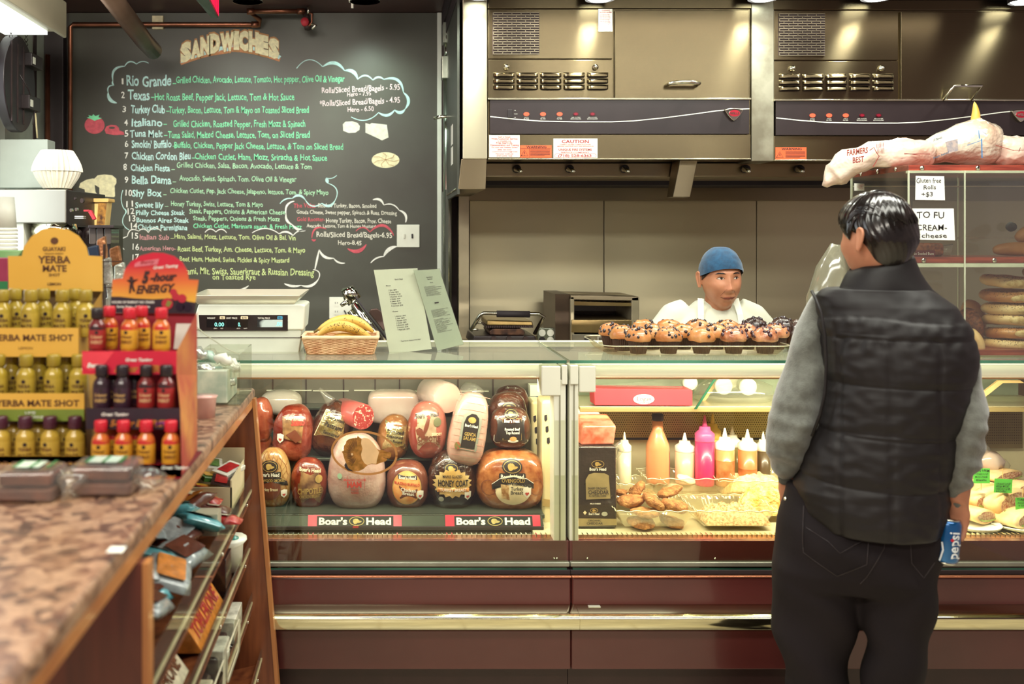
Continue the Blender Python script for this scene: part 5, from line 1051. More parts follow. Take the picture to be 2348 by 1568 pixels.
MB().hexa([(X(1333, D), D, Z(1022, D)), (X(1408, D), D, Z(1020, D)), (X(1408, D), D+.10, Z(1020, D)), (X(1328, D), D+.10, Z(1022, D))], [(X(1338, D), D, Z(976, D)), (X(1416, D), D+.01, Z(977, D)), (X(1412, D), D+.12, Z(962, D)), (X(1330, D), D+.12, Z(962, D))]).build('loaf_body', mRedC, r, bevel=.008, bseg=3)
D = 3.42; r = root('white_loaf', (X(1355, D), D+.06, Z(1020, D)), 'white wrapped cheese loaf behind the red spiced loaf', 'cheese'); 
MB().box(X(1324, D), X(1384, D), D+.05, D+.14, .68, Z(944, D)).build('loaf_body', mWhite2, r, bevel=.012, bseg=3)
# clear trays
def tray(cx0, cx1, D0, D1, zb, zt, lab, inset=.03, grp='clear fluted trays in the right case'):
    xa, xb = X(cx0, D0), X(cx1, D0); r = root('clear_tray', ((xa+xb)/2, (D0+D1)/2, zb), lab, 'tray', grp)
    def loop(i0, z, wv, rib):
        P = []; n = 40; a0, a1, b0, b1 = xa+i0, xb-i0, D0+i0, D1-i0
        per = [(a0+(a1-a0)*t/n, b0) for t in range(n)]+[(a1, b0+(b1-b0)*t/n) for t in range(n)]+[(a1-(a1-a0)*t/n, b1) for t in range(n)]+[(a0, b1-(b1-b0)*t/n) for t in range(n)]
        return [(x+rib*(1 if q % 2 else -1), y+rib*(1 if q % 2 else -1), z+wv*math.sin(q*PI/4)) for q, (x, y) in enumerate(per)]
    MB().rings([loop(inset+.006, zb, 0, .0006), loop(inset, zb+.006, 0, .0008), loop(.010, zt-.012, 0, .0008), loop(.004, zt-.003, .0015, 0), loop(-.002, zt, .0022, 0)], True, False).build('tray_wall', gTray, r)
    lp = loop(-.002, zt, .0022, 0); MB().tube(lp+[lp[0]], .0019, 5, False).build('wavy_rim', M('rim_clear', 'd8d4b4', .1, .2, coat=.8), r, True)
    return r, (xa, xb)
zd = .692
trA, _ = tray(1415, 1598, 3.27, 3.48, zd, .752, 'front left clear tray heaped with breaded cutlets')
trB, _ = tray(1598, 1782, 3.27, 3.48, zd, .752, 'front clear tray with tuna crumble beside the customer')
trC, _ = tray(1486, 1690, 3.46, 3.62, .74, .812, 'raised clear tray with white chicken fillet in front of the bottles', .02)
trD, _ = tray(1418, 1528, 3.475, 3.60, .72, .79, 'small clear tray of shredded food behind the cutlets', .02)
trE, _ = tray(1652, 1830, 3.475, 3.66, .74, .80, 'clear tray of potato salad behind the tuna tray', .02)
mBread = M('breaded_crust', '8a5228', .75, col2='c08a50', vs=70, bump=.9, bs=180, bdist=.006, ramp=(.3, .7))
def cutlet(cx, cy, D, hw, hh, dep, roll, yaw=0, lab='golden breaded chicken cutlet in the front left tray', mat=mBread, nm='chicken_cutlet', grp='breaded cutlets', cat='cutlet', seed=0):
    mb = MB(); R = []
    for i in range(1, 18):
        v = -math.cos(PI*i/18); kk = (1-abs(v)**2.4)**(1/2.4)
        R.append([Vector((hw*kk*sp_(math.cos(a), .85)*(1+.12*v), dep*kk*math.sin(a), hh*v)) for a in [2*PI*j/34 for j in range(34)]])
    mb.rings(R).jitter(.005, 45, seed or cx*.1).jitter(.0022, 140, 2)
    Rm = Matrix.Rotation(roll, 3, 'Y') @ Matrix.Rotation(yaw, 3, 'X'); c = Vector((X(cx, D), D, Z(cy, D)))
    mb.v = [tuple(c+Rm @ Vector(p)) for p in mb.v]
    return mb.build(nm, mat, None, True, label=lab, cat=cat, group=grp)
CL = ['cutlet at the left of the heap, facing the cheddar', 'cutlet slanting down across the middle of the heap', 'broad cutlet at the right of the heap', 'short thick cutlet standing up at the back left', 'long cutlet pointing right over the back rim', 'flat cutlet across the front of the heap', 'cutlet pressed against the front tray wall at left', 'cutlet pressed against the front tray wall at right', 'small darker piece in the back left corner of the tray']
for i_, q in enumerate(((1447, 1148, 3.36, .047, .018, .04, -.1), (1500, 1152, 3.33, .045, .017, .035, .6), (1548, 1160, 3.33, .044, .020, .036, .25), (1461, 1122, 3.41, .034, .014, .03, -.75), (1535, 1128, 3.42, .046, .013, .03, -.35), (1480, 1175, 3.32, .050, .016, .03, .1),
          (1470, 1198, 3.34, .045, .015, .05, .05), (1540, 1196, 3.36, .04, .016, .05, .3), (1425, 1130, 3.44, .02, .012, .02, .2))): cutlet(*q, lab='golden breaded '+CL[i_])
cutlet(1573, 1100, 3.52, .035, .010, .02, .35, .3, 'pale cooked chicken fillet in the raised clear tray', M('cooked_chicken', 'f0dcc0', .4, var=.06, coat=.3), 'chicken_fillet', None, 'fillet')
def heap(nm, xa, xb, ya, yb, z, h, mat, lab, cat, seed=0, n=26, lump=.5):
    mb = MB(); R = []
    for j in range(n+1):
        row = []
        for i in range(n+1):
            u, v = i/n*2-1, j/n*2-1; e = max(0, (1-abs(u)**3)*(1-abs(v)**3)); x = xa+(xb-xa)*i/n; y = ya+(yb-ya)*j/n
            q = mn.noise(Vector((x*40, y*40, seed)))*.5+mn.noise(Vector((x*110, y*110, seed+5)))*.3
            row.append((x, y, z+h*e**.5*(1+lump*q)))
        R.append(row)
    mb.rings(R, False, False, False); return mb.build(nm, mat, None, True, label=lab, cat=cat, kind='stuff')
mTuna = M('tuna_crumble', 'a87c48', .7, col2='dcc494', vs=110, bump=1, bs=220, bdist=.006, ramp=(.35, .6)); mPot = M('potato_salad', 'dcc084', .45, col2='f0dcb0', vs=60, bump=1, bs=90, bdist=.008)
heap('tuna_salad', X(1616, 3.33), X(1765, 3.33), 3.305, 3.45, .694, .045, mTuna, 'flaky tan tuna salad filling the front clear tray', 'salad', 1, 30, 1.0)
heap('potato_salad', X(1664, 3.5), X(1815, 3.5), 3.50, 3.64, .742, .060, mPot, 'creamy pale potato salad mound behind the tuna', 'salad', 3)
heap('yellow_salad', X(1700, 3.4), X(1850, 3.4), 3.40, 3.472, .70, .09, M('yellow_salad', 'dca84c', .5, col2='f4dc9a', vs=50, bump=1, bs=80, bdist=.01), 'yellow pasta salad between the potato salad and the customer', 'salad', 5, 20)
heap('shredded_salad', X(1428, 3.5), X(1520, 3.5), 3.50, 3.585, .722, .032, mTuna, 'shredded tan filling in the small tray behind the cutlets', 'salad', 7, 18)
# sandwiches at the right
mRoll = M('wrap_bread', 'e2b878', .6, col2='f4dcae', vs=14, bump=.2, bs=60); mFill = M('meat_filling', 'b8705a', .5, col2='eccfb0', vs=120, bump=1, bs=160, bdist=.006, ramp=(.35, .6)); mLet = M('lettuce', '6a8a3a', .5, col2='a8c060', vs=60)
def plate_(cx, cy, D, hw, lab, dep=.10):
    x, z = X(cx, D), Z(cy, D); R = []
    mb = MB().lathe([(.3, .003), (.8, 0), (.95, .006), (1.0, .012), (.98, .014), (.80, .006), (0, .005)], (0, 0, 0), 32, cap1=False)
    mb.v = [(x+p[0]*hw*D/F, D+p[1]*dep, z+p[2]) for p in mb.v]; mb.build('plate', mWhite, None, True, label=lab, cat='plate', group='white sandwich plates')
plate_(2225, 1205, 3.33, 62, 'white oval plate with a cut wrap beside the can'); plate_(2345, 1207, 3.33, 75, 'white oval plate of wraps at the right frame edge'); plate_(2300, 1118, 3.55, 85, 'large white oval plate of stacked wraps further back', .12)
def wrap(cx, cy, D, hw, hh, roll, lab):
    k = D/F; c = Vector((X(cx, D), D, Z(cy, D))); Rm = Matrix.Rotation(roll, 3, 'Y') @ Matrix.Rotation(.5, 3, 'Z'); r = root('wrap_sandwich', (c.x, c.y, c.z-hh*k), lab, 'sandwich', 'cut wraps on the white plates')
    a, b = hw*k, hh*k; mb = MB(); R = []
    for i in range(9):
        t = i/8; R.append([Rm @ Vector((a*(1-.08*t)*math.cos(q), -.035+t*.10, b*(1-.2*t*t)*math.sin(q))) + c for q in [2*PI*j/28 for j in range(28)]])
    mb.rings(R).build('bread', mRoll, r, True)
    f1 = MB().patch([(.86*a*math.cos(q), .74*b*math.sin(q)) for q in [2*PI*j/28 for j in range(28)]], lambda u, v: tuple(Rm @ Vector((u, -.038-.004*mn.noise(Vector((u*200, v*200, cx))), v))+c), 6); f1.build('filling', mFill, r, True)
    MB().ribbon([(-.8*a, -.25*b), (-.3*a, -.45*b), (.3*a, -.4*b), (.8*a, -.2*b)], b*.22, lambda u, v: tuple(Rm @ Vector((u, -.044, v))+c)).build('lettuce_line', mLet, r)
for q in ((2236, 1178, 3.34, 38, 17, .12, 'small cut wrap on the plate beside the can'), (2236, 1145, 3.42, 42, 20, .15, 'cut wrap half hidden by the customer hand'), (2300, 1150, 3.40, 62, 34, -.05, 'big sesame wrap half in the middle of the sandwiches'), (2334, 1185, 3.33, 52, 20, -.12, 'low cut wrap at the right edge under the green tag'),
          (2254, 1118, 3.50, 50, 14, .05, 'flat cut wrap under the upper left green tag'), (2330, 1118, 3.52, 50, 15, -.08, 'flat cut wrap behind the middle green tag'), (2290, 1088, 3.58, 55, 14, .0, 'pale wrap lying at the back of the plate')): wrap(*q)
mTag = M('green_card', '5ec84c', .7, var=.06)
def gtag(a, b, c, d, D, lab, rows, tilt=0):
    r = root('green_tag', (X((a+b)/2, D), D, Z(d, D)), lab, 'tag', 'green sandwich tags')
    MB().prism([(a+tilt, c), (b, c+tilt), (b-tilt, d), (a, d-tilt)], lambda u, v, t: (X(u, D), D+t, Z(v, D)), .0012).build('card', mTag, r)
    mb = MB(); [pxt(mb, s, x0, x1_, y, cap, D, eps=.001, bold=.01, wob=.12) for s, x0, x1_, y, cap in rows]; mb.build('lettering', mInk, r)
    MB().tube([(X((a+b)/2, D), D+.003, Z(c-22, D)), (X((a+b)/2, D), D+.003, Z(d+16, D))], .0012, 6).build('toothpick', M('toothpick_wood', 'd8b070', .6), r)
gtag(2232, 2270, 1074, 1108, 3.36, 'green tag headed chicken parm at upper left of the sandwiches', [('CKN PARM', 2235, 2268, 1081, 5), ('CHICKEN CUTLET', 2237, 2266, 1088, 3.5), ('MOZZ CHEESE', 2236, 2264, 1095, 3.5), ('MARINARA', 2238, 2262, 1102, 3.5)])
gtag(2279, 2322, 1097, 1131, 3.34, 'slanted green tag with dense writing in the middle of the sandwiches', [('CHICKEN CUTLET', 2284, 2318, 1111, 4), ('FRESH MOZZ', 2284, 2314, 1117, 4), ('CAPICOLA & PEP', 2283, 2316, 1123, 4), ('BALSAMIC', 2284, 2308, 1128, 3.5)], 2)
gtag(2329, 2365, 1141, 1171, 3.32, 'green tag starting TURK cut off by the right frame edge', [('TURKEY', 2332, 2358, 1148, 5), ('AVOCADO', 2333, 2360, 1155, 3.5), ('& CHEESE', 2335, 2360, 1161, 3.5)])
gtag(2206, 2217, 1139, 1156, 3.36, 'small sliver of green tag beside the customer hand', [('T', 2211, 2214, 1146, 5)])
r = root('wrapped_bundle', (X(2262, 3.62), 3.62, Z(1085, 3.62)), 'crumpled film-wrapped food bundle behind the sandwiches', 'bundle')
for cx, cy, s_ in ((2262, 1055, .05), (2285, 1062, .035), (2248, 1030, .03)): MB().lathe([(s_*.3, -s_*.8), (s_, -s_*.5), (s_*1.2, 0), (s_*.8, s_*.5), (s_*.2, s_*.7)], (X(cx, 3.62), 3.62, Z(cy, 3.62)), 16).jitter(.012, 30).build('film_bulge', gWrap if s_ < .04 else mPink, r, True)
# ================================================================= things standing on the glass tops
ZS = ZT+.0105
# price scale
D = 3.40; r = root('price_scale', (X(570, D), 3.5, ZS), 'white electronic price scale with a steel pan on the left case', 'scale')
fnp = lambda dep=0: (lambda u, v, t: (X(u, D), D+dep+t, Z(v, D)))
mSc = M('scale_cream', 'dfe3d4', .4, var=.03)
MB().prism([(446, 757), (696, 757), (700, 700), (690, 697), (455, 697), (448, 720)], fnp(), .22).build('scale_head', mSc, r, bevel=.006, bseg=3)
MB().prism([(448, 812), (684, 813), (690, 775), (690, 757), (446, 757)], fnp(.004), .2).build('scale_base', M('scale_grey', 'c9cdbd', .45, var=.03), r, bevel=.004)
MB().box(X(446, D), X(688, D), D+.0025, D+.006, Z(775, D), Z(773.6, D)).build('base_seam', mDark, r)
MB().prism([(456, 722), (660, 722), (660, 758), (458, 758)], lambda u, v, t: (X(u, D), D-.001+t, Z(v, D)), .002).build('display_panel', M('display_black', '2b2222', .2, coat=.4), r)
for a, b in ((474, 517), (519, 569), (590, 648)):
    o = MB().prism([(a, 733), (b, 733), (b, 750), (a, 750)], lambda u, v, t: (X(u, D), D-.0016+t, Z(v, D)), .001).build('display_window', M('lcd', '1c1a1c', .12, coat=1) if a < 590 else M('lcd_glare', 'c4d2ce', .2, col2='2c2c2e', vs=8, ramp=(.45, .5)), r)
mb = MB(); [pxt(mb, s, a, b, y, c_, D, eps=.0022, bold=.01) for s, a, b, y, c_ in (('WEIGHT', 475, 494, 731, 4), ('UNIT PRICE', 519, 544, 731, 4), ('TOTAL PRICE', 591, 619, 731, 4), ('ZERO', 490, 498, 754, 2.4), ('NET', 506, 512, 754, 2.4), ('AUTO', 543, 551, 754, 2.4), ('SHIFT', 559, 567, 754, 2.4))]; mb.build('panel_lettering', mLbW, r)
mb = MB(); [pxt(mb, s, a, b, y, c_, D, eps=.0026, bold=.015) for s, a, b, y, c_ in (('0.00', 492, 514, 748, 9), ('0.', 546, 552, 748, 9), ('.00', 633, 647, 747, 9))]; mb.build('digits', M('lcd_glow', '7fe0d0', .3, emit=.9, var=.02), r)
for a, b, s in ((504, 516, 'lb'), (552, 569, '$/lb'), (636, 648, 'lb')):
    o = MB().prism(rrect(a, b, 725, 731.5, 1.5), lambda u, v, t: (X(u, D), D-.0018+t, Z(v, D)), .001).build('unit_tab', mLbC if a < 600 else M('tab_blue', '4aa0c8', .4), r); mb = MB(); pxt(mb, s, a+3, b-3, 730, 4, D, eps=.0026); mb.build('tab_lettering', mInk, r)
MB().prism([(686, 700), (697, 696), (700, 750), (690, 757)], lambda u, v, t: (X(u, D+.10), D+.02+t, Z(v, D+.10)), .18).build('side_shell', M('scale_grey', 'c9cdbd'), r, bevel=.003)
pan = MB(); z1, z2 = Z(697, D), Z(678, D)
pan.rings([[(X(452, D), D-.0, z1), (X(675, D), D, z1), (X(675, D), D+.28, z1), (X(452, D), D+.28, z1)], [(X(440, D), D-.015, z2), (X(689, D), D-.015, z2), (X(689, D)+.01, D+.30, z2+.006), (X(440, D), D+.30, z2+.006)], [(X(440, D), D-.015, z2+.003), (X(689, D), D-.015, z2+.003), (X(689, D)+.01, D+.30, z2+.009), (X(440, D), D+.30, z2+.009)], [(X(456, D), D+.01, z1+.006), (X(670, D), D+.01, z1+.006), (X(670, D), D+.27, z1+.006), (X(456, D), D+.27, z1+.006)]])
pan.build('weighing_pan', M('pan_steel', 'd8d4c0', .25, .6, var=.1, vs=5), r, bevel=.002)
box('pan_gap', mInk, X(462, D), X(672, D), D+.01, D+.2, Z(702, D), Z(696, D), r, bevel=0)
for px in (470, 652):
    MB().lathe([(.022, 0), (.024, .006), (.02, .018)], (X(px, D), D+.03, ZS), 20).build('foot', mBlack, r, True)
# a clear keypad cover line
# wicker basket with bananas
D = 3.30; zb, zt2 = ZS, Z(772, D); r = root('wicker_basket', (X(779, D), D+.09, zb), 'pale wicker basket holding bananas', 'basket')
xa, xb = X(693, D), X(866, D)
def bl(t, off=0, ph=0, n=56):
    ins = .016*(1-t); a0, a1, b0, b1 = xa+ins, xb-ins, D+ins, D+.17-ins; P = []
    m = n//4; per = [(a0+(a1-a0)*i/m, b0) for i in range(m)]+[(a1, b0+(b1-b0)*i/m) for i in range(m)]+[(a1-(a1-a0)*i/m, b1) for i in range(m)]+[(a0, b1-(b1-b0)*i/m) for i in range(m)]
    for q, (x, y) in enumerate(per):
        s = off*(1 if (q+ph) % 2 else -1); sd = q//m
        P.append((x+(s if sd in (1,) else -s if sd == 3 else 0), y+(-s if sd == 0 else s if sd == 2 else 0), zb+.004+(zt2-zb-.008)*t))
    return P
mWick = M('wicker', 'c99468', .55, col2='e6bf92', vs=40, bump=.2); mWickL = M('wicker_rim', 'ecd0a8', .5, var=.08, vs=40)
for i in range(13):
    P = bl(i/12.5, .0028, i); MB().tube(P+[P[0]], .0030, 6, False).build('woven_strand', mWick, r, True)
mb = MB(); A, B_ = bl(0), bl(1)
for q in range(0, 56, 1): mb.tube([A[q], B_[q]], .0022, 5)
mb.build('upright_stakes', mWick, r, True, kind='stuff')
P = bl(1.03); MB().tube(P+[P[0]], .0062, 8, False).build('rim', mWickL, r, True)
MB().box(xa+.02, xb-.02, D+.02, D+.15, zb, zb+.006).build('basket_floor', mWick, r)
mBan = M('banana_skin', 'd8a83c', .45, col2='ecc668', vs=9, coat=.15); mSpot = M('banana_spot', '5a3418', .6)
def banana(pts, rmax, lab, spots=0):
    P = []; n = 15; p0, p1, p2 = [Vector(p) for p in pts]
    for i in range(n): t = i/(n-1); P.append(p0*(1-t)**2+p1*2*t*(1-t)+p2*t*t)
    R = [max(.004, rmax*min(1, (math.sin(PI*(i+.35)/(n-.3)))**.55)) for i in range(n)]
    r = root('banana', tuple((P[0]+P[-1])/2), lab, 'banana', 'bananas in the basket'); MB().tube(P, R, 7).build('skin', mBan, r, True)
    MB().tube([P[0]+(P[0]-P[1])*.9, P[0], P[1]], [.004, .005, .006], 6).build('stem', M('banana_stem', '7a6a34', .6), r, True)
    mb = MB(); rnd = random.Random(spots)
    for _ in range(spots):
        i = rnd.uniform(2, n-3); a = P[int(i)].lerp(P[int(i)+1], i-int(i)); th = rnd.gauss(-1.9, .45); q = R[int(i)]*.985; c = a+Vector((0, q*math.sin(th)*.98, -q*math.cos(th)*.8)); s = rnd.uniform(.0009, .0022); mb.lathe([(0, -s), (s, 0), (0, s)], c, 6, cap0=False, cap1=False)
    if spots: mb.build('brown_spots', mSpot, r, True, kind='stuff')
banana([(X(727, D), D+.03, Z(774, D)), (X(775, D), D+.02, Z(718, D)), (X(858, D), D+.05, Z(786, D))], .019, 'front spotted banana arching over the basket', 120)
banana([(X(725, D), D+.09, Z(762, D)), (X(800, D), D+.10, Z(712, D)), (X(855, D), D+.10, Z(768, D))], .018, 'rear banana with dark tip in the basket', 25)
banana([(X(755, D), D+.04, Z(784, D)), (X(785, D), D+.03, Z(764, D)), (X(845, D), D+.06, Z(790, D))], .015, 'lower banana barely above the basket rim', 0)
# steel press tool behind the basket
D = 4.2; r = root('meat_slicer_arm', (X(830, D), D, ZS), 'chrome lever tool leaning behind the banana basket', 'tool')
q = lambda px, py, d=0: (X(px, D), D+d, Z(py, D))
MB().tube([q(812, 695, -.03), q(880, 790, -.03)], .016, 12).build('lever_bar', mChrome, r, True)
MB().tube([q(803, 712, .03), q(850, 770, .03)], .018, 12).build('lever_bar', mChrome, r, True)
MB().tube([q(786, 676), q(800, 672), q(814, 690)], [.026, .036, .034], 16).build('pivot_head', mChrome, r, True)
MB().tube([q(782, 700, -.02), q(796, 690, -.02)], [.008, .012], 10).build('spout', mChrome, r, True)
MB().prism([(845, 716), (850, 709), (865, 707), (876, 716), (885, 745), (880, 760)], lambda u, v, t: (X(u, D+.1), D+.1+t, Z(v, D+.1)), .02).build('round_guard', M('guard_brown', '5a4640', .3, .5), r, bevel=.004)
MB().tube([q(815, 678, -.05), q(890, 780, -.05)], .004, 6).build('slide_rod', mInk, r, True)
MB().box(X(795, D), X(900, D), D+.02, D+.12, 0, Z(775, D)).build('machine_base', mSteelD, r, bevel=.01)
# acrylic menu stands
def stand(nm, tl, tr, br, bl_, D, yaw, lab, rows, mat, extra=None):
    r = root(nm, (X((bl_[0]+br[0])/2, D), D, ZS), lab, 'menu stand'); Yd = lambda u, v: D+yaw*(u-bl_[0])*D/F+.10*(bl_[1]-v)*D/F*.6
    def fn(e): return lambda u, v, t=0: (lambda y: (X(u, y), y-e*.0006+t, Z(v, y)))(Yd(u, v))
    MB().prism([bl_, br, tr, tl], fn(0), .003).build('paper_sheet', mat, r)
    MB().prism([(bl_[0]-2, bl_[1]+1), (br[0]+1, br[1]+1), (tr[0]+1.5, tr[1]-2), (tl[0]-1.5, tl[1]-2)], fn(3), .0015).build('acrylic_cover', gAcr, r)
    mb = MB()
    ex = ((tr[0]-tl[0]), (tr[1]-tl[1])); 
    def uv(a, b): # bilinear on the sheet
        x = (tl[0]*(1-a)+tr[0]*a)*(1-b)+(bl_[0]*(1-a)+br[0]*a)*b; y = (tl[1]*(1-a)+tr[1]*a)*(1-b)+(bl_[1]*(1-a)+br[1]*a)*b; return x, y
    for s, a0, a1, b0, cap in rows: text(mb, s, a0, a1, 0, cap, lambda u, v: fn(2)(*uv(u, b0-v)), bold=.02)
    mb.build('print', M('grey_print', '45423e', .7), r)
    if extra: extra(r, fn, uv)
    return r
rows = [("Boar's Head", .44, .62, .13, .016), ('Meats', .21, .32, .20, .013)]
for i, s in enumerate(['1. Ham - $8.99', '2. Turkey - $9.99', '3. Pastrami - $11.99', '4. Roast Beef - $11.99', '5. Chicken - $9.99', '6. Salami - $9.99', '7. Bologna - $7.99', '8. Liverwurst - $7.99']): rows.append((s, .25, .25+.012*len(s)+.02, .255+i*.027, .015))
rows.append(('Cheeses', .25, .38, .51, .013))
for i, s in enumerate(['1. American - $7.99', '2. Swiss - $8.99', '3. Muenster - $7.99', '4. Cheddar - $8.99', '5. Mozzarella - $8.99', '6. Provolone - $7.99', '7. Pepper Jack - $8.99']): rows.append((s, .29, .29+.012*len(s)+.02, .57+i*.027, .015))
rows.append(('* Thank You For Shopping At Our Store *', .30, .80, .87, .013))
stand('menu_stand', (857, 619), (957, 615), (990, 800), (893, 812), 3.40, .05, 'left white price list in an acrylic stand', rows, mPaper)
rows = [('Sandwiches &', .40, .65, .10, .014), ('Specials', .42, .62, .125, .014), ('The List', .48, .60, .17, .012)]
rnd = random.Random(3)
for i in range(18): rows.append(('the quick lunch special on a roll' if False else ''.join(rnd.choice('aeionrstlm ') for _ in range(26)), .2, .2+rnd.uniform(.4, .68), .215+i*.0125+(.17 if i > 9 else 0)+(.0), .008))
for i in range(14): rows.append((''.join(rnd.choice('aeionrstlm ') for _ in range(26)), .2, .2+rnd.uniform(.3, .7), .63+i*.0125, .008))
stand('menu_stand', (949, 620), (1007, 617), (1063, 789), (1003, 804), 3.42, .35, 'right grey-green menu sheet leaning in an acrylic stand', rows, M('grey_green_paper', 'c2cbbd', .6, var=.03), lambda r, fn, uv: MB().prism([uv(.42, .415), uv(.58, .413), uv(.58, .43), uv(.42, .432)], fn(3), .0002).build('black_bar', mInk, r))
# muffins
D0 = 3.27; r = root('muffin_tray', (X(1600, D0), D0+.17, ZS), 'shallow clear plastic tray of muffins on the right case', 'tray')
xa, xb = X(1385, D0), X(1822, D0)
def mloop(ins, z): return [(x, y, z) for x, y in rrect(xa+ins, xb-ins, D0+ins, D0+.36-ins, .05, 6)]
MB().rings([mloop(.03, ZS), mloop(.025, ZS+.004), mloop(.008, ZS+.030), mloop(0, ZS+.033)], True, False).build('tray_wall', GL('tray_plastic', 'fdf8ee', .02, .06, haze=.03, hazecol='f4dca8'), r, True)
lp = mloop(0, ZS+.033); MB().tube(lp+[lp[0]], .0018, 6, False).build('tray_rim', M('rim_clear', 'd8d4b4'), r, True)
mPapr = M('muffin_paper_brown', '40281e', .6, var=.1); mMuf = M('muffin_top', 'b8723c', .35, col2='e0a468', vs=16, bump=.5, bs=60, coat=.5, bdist=.004); mMufD = M('chocolate_muffin_top', '2a1812', .3, col2='4a3024', vs=20, bump=.7, bs=60, coat=.5, bdist=.005)
def muffin_proto(mat, chip, seed, nchips):
    r = root('muffin', (0, 0, 0), 'x', 'muffin', 'muffins in the clear tray'); R = []; nf = 30
    for i in range(5):
        t = i/4; rr = .026+.011*t; R.append([((rr+.0010*(1 if j % 2 else -1))*math.cos(PI*j/nf), (rr+.0010*(1 if j % 2 else -1))*math.sin(PI*j/nf), .038*t) for j in range(2*nf)])
    MB().rings(R, True, False).build('paper_cup', mPapr, r)
    MB().lathe([(.036, .036), (.043, .037), (.0475, .044), (.046, .054), (.038, .066), (.024, .074), (.008, .077)], (0, 0, 0), 26, cap0=False).jitter(.0035, 40, seed).build('top', mat, r, True)
    mb = MB(); rnd = random.Random(seed)
    for _ in range(nchips):
        a = rnd.uniform(0, 2*PI); q = rnd.uniform(.1, 1); rr = .047*math.sin(q*1.45); z = .042+.034*math.cos(q*1.45)**.8; s = rnd.uniform(.004, .0075)
        mb.lathe([(s*.2, -s), (s, -s*.3), (s, s*.3), (s*.2, s)], (rr*math.cos(a), rr*math.sin(a), z), 6)
    mb.build('chips', chip, r, True, kind='stuff'); return r
mChip = M('chocolate_chip', '2a1a1e', .3, coat=.5)
PR = [muffin_proto(mMuf, mChip, 1, 26), muffin_proto(mMuf, mChip, 2, 10), muffin_proto(mMufD, mChip, 3, 22), muffin_proto(M('berry_muffin_top', 'a05c3c', .3, col2='dda074', vs=26, bump=.7, bs=60, coat=.6, bdist=.005), M('berry', '3a1420', .3, coat=.5), 4, 34)]
spots = []
rowA = [(1467, 0), (1537, 0), (1613, 1), (1687, 3), (1760, 3)]
for i, (px, k) in enumerate(rowA): spots.append((px, D0+.052, k, 'front row'))
for i, (px, k) in enumerate([(1404, 0), (1430, 0)]): spots.append((px, D0+.14+.10*(1-i), k, 'left end'))
for i, (px, k) in enumerate([(1498, 0), (1570, 1), (1645, 0), (1716, 3), (1785, 3)]): spots.append((px, D0+.145, k, 'second row'))
for i, (px, k) in enumerate([(1480, 1), (1537, 1), (1605, 0), (1672, 1), (1735, 2), (1800, 2)]): spots.append((px, D0+.235, k, 'third row'))
names = {0: 'golden muffin with dark chips', 1: 'plain golden muffin', 2: 'dark chocolate muffin', 3: 'berry-studded brown muffin'}
used = set(); cnt = {}
for n_, (px, y, k, row) in enumerate(spots):
    x = X(px, y-.02); cnt[row] = cnt.get(row, 0)+1
    lab = f"{names[k]}, {['first', 'second', 'third', 'fourth', 'fifth', 'sixth'][cnt[row]-1]} from the left in the {row} of the tray"
    if k in used: o = dup(PR[k], label=lab)
    else: o = PR[k]; o['label'] = lab; used.add(k)
    o.location = (x, y, ZS+.004+(.012 if row == 'third row' else .004 if row == 'second row' else 0)); o.rotation_euler = (0, 0, n_*1.3); o.scale = (.93, .93, 1.12 if k != 2 else 1.2)
# ================================================================= bread case on the right top
bx0, by0, by1 = X(2084, 3.25), 3.25, 3.64
bx1 = 2.46
mRedW = M('red_wood_laminate', '7a3026', .35, col2='a84c38', vs=8, st=(1, 4, 10), coat=.4)
r = root('bread_case', ((bx0+bx1)/2, 3.44, ZS), 'tall clear acrylic bread case with red wood shelf edges', 'bread case')
zz = lambda py, D=3.25: Z(py, D)
for nm, t, b in (('top_board', 378, 391), ('middle_shelf', 590, 603), ('base_board', 803, 815)):
    box(nm, mRedW, bx0, bx1, by0+.004, by1, zz(b), zz(t), r, bevel=.001)
    for px in ([2115, 2243] if nm == 'top_board' else [2119, 2281] if nm == 'middle_shelf' else []):
        MB().lathe([(.0075, 0), (.0075, .003), (.003, .005), (0, .005)], (X(px, 3.25), by0+.003, zz((t+b)/2)), 14, 'Y', Matrix.Scale(-1, 3, (0, 1, 0))).build('screw', mChrome, r, True)
for py_ in (3.33, 3.45, 3.57): MB().lathe([(.0075, 0), (.0075, .003), (.0, .005)], (bx0-.001, py_, zz(384)), 14, 'X', Matrix.Scale(-1, 3, (1, 0, 0))).build('screw', mChrome, r, True)
for a, b in ((604, 613), (391, 397)): box('clear_rail', M('rail_clear', 'd9ddc8', .2, coat=.6), bx0, bx1, by0, by0+.02, zz(b), zz(a), r, bevel=.001)
MB().box(bx0-.0035, bx0, by0, by1, ZS, zz(378)).build('side_pane', gAcr, r)
MB().box(bx0-.0035, bx1, by0-.0035, by0, ZS, zz(391)).build('front_pane', gAcr, r)
MB().box(bx0, bx1, by1, by1+.0035, ZS, zz(391)).build('rear_pane', gAcr, r)
mE = M('acrylic_edge', 'c9cfb4', .15, .1, coat=.8)
for x, y, w_ in ((bx0-.002, by0-.002, .0022), (bx0-.002, by1, .003), (X(2211, 3.25), by0-.003, .0018), (X(2198, 3.64), by1, .0022)): MB().box(x-w_, x+w_, y-w_, y+w_, ZS, zz(391)).build('pane_edge', mE, r)
for py in (427, 545): MB().box(bx0, bx1, by1-.003, by1+.001, Z(py+2, 3.64), Z(py-1, 3.64)).build('pane_edge', mE, r)
for nm, a, b in (('base_trim', 815, 822),): box(nm, mSh, bx0, bx1, by0, by1, ZS, zz(b-7), r, bevel=.001)
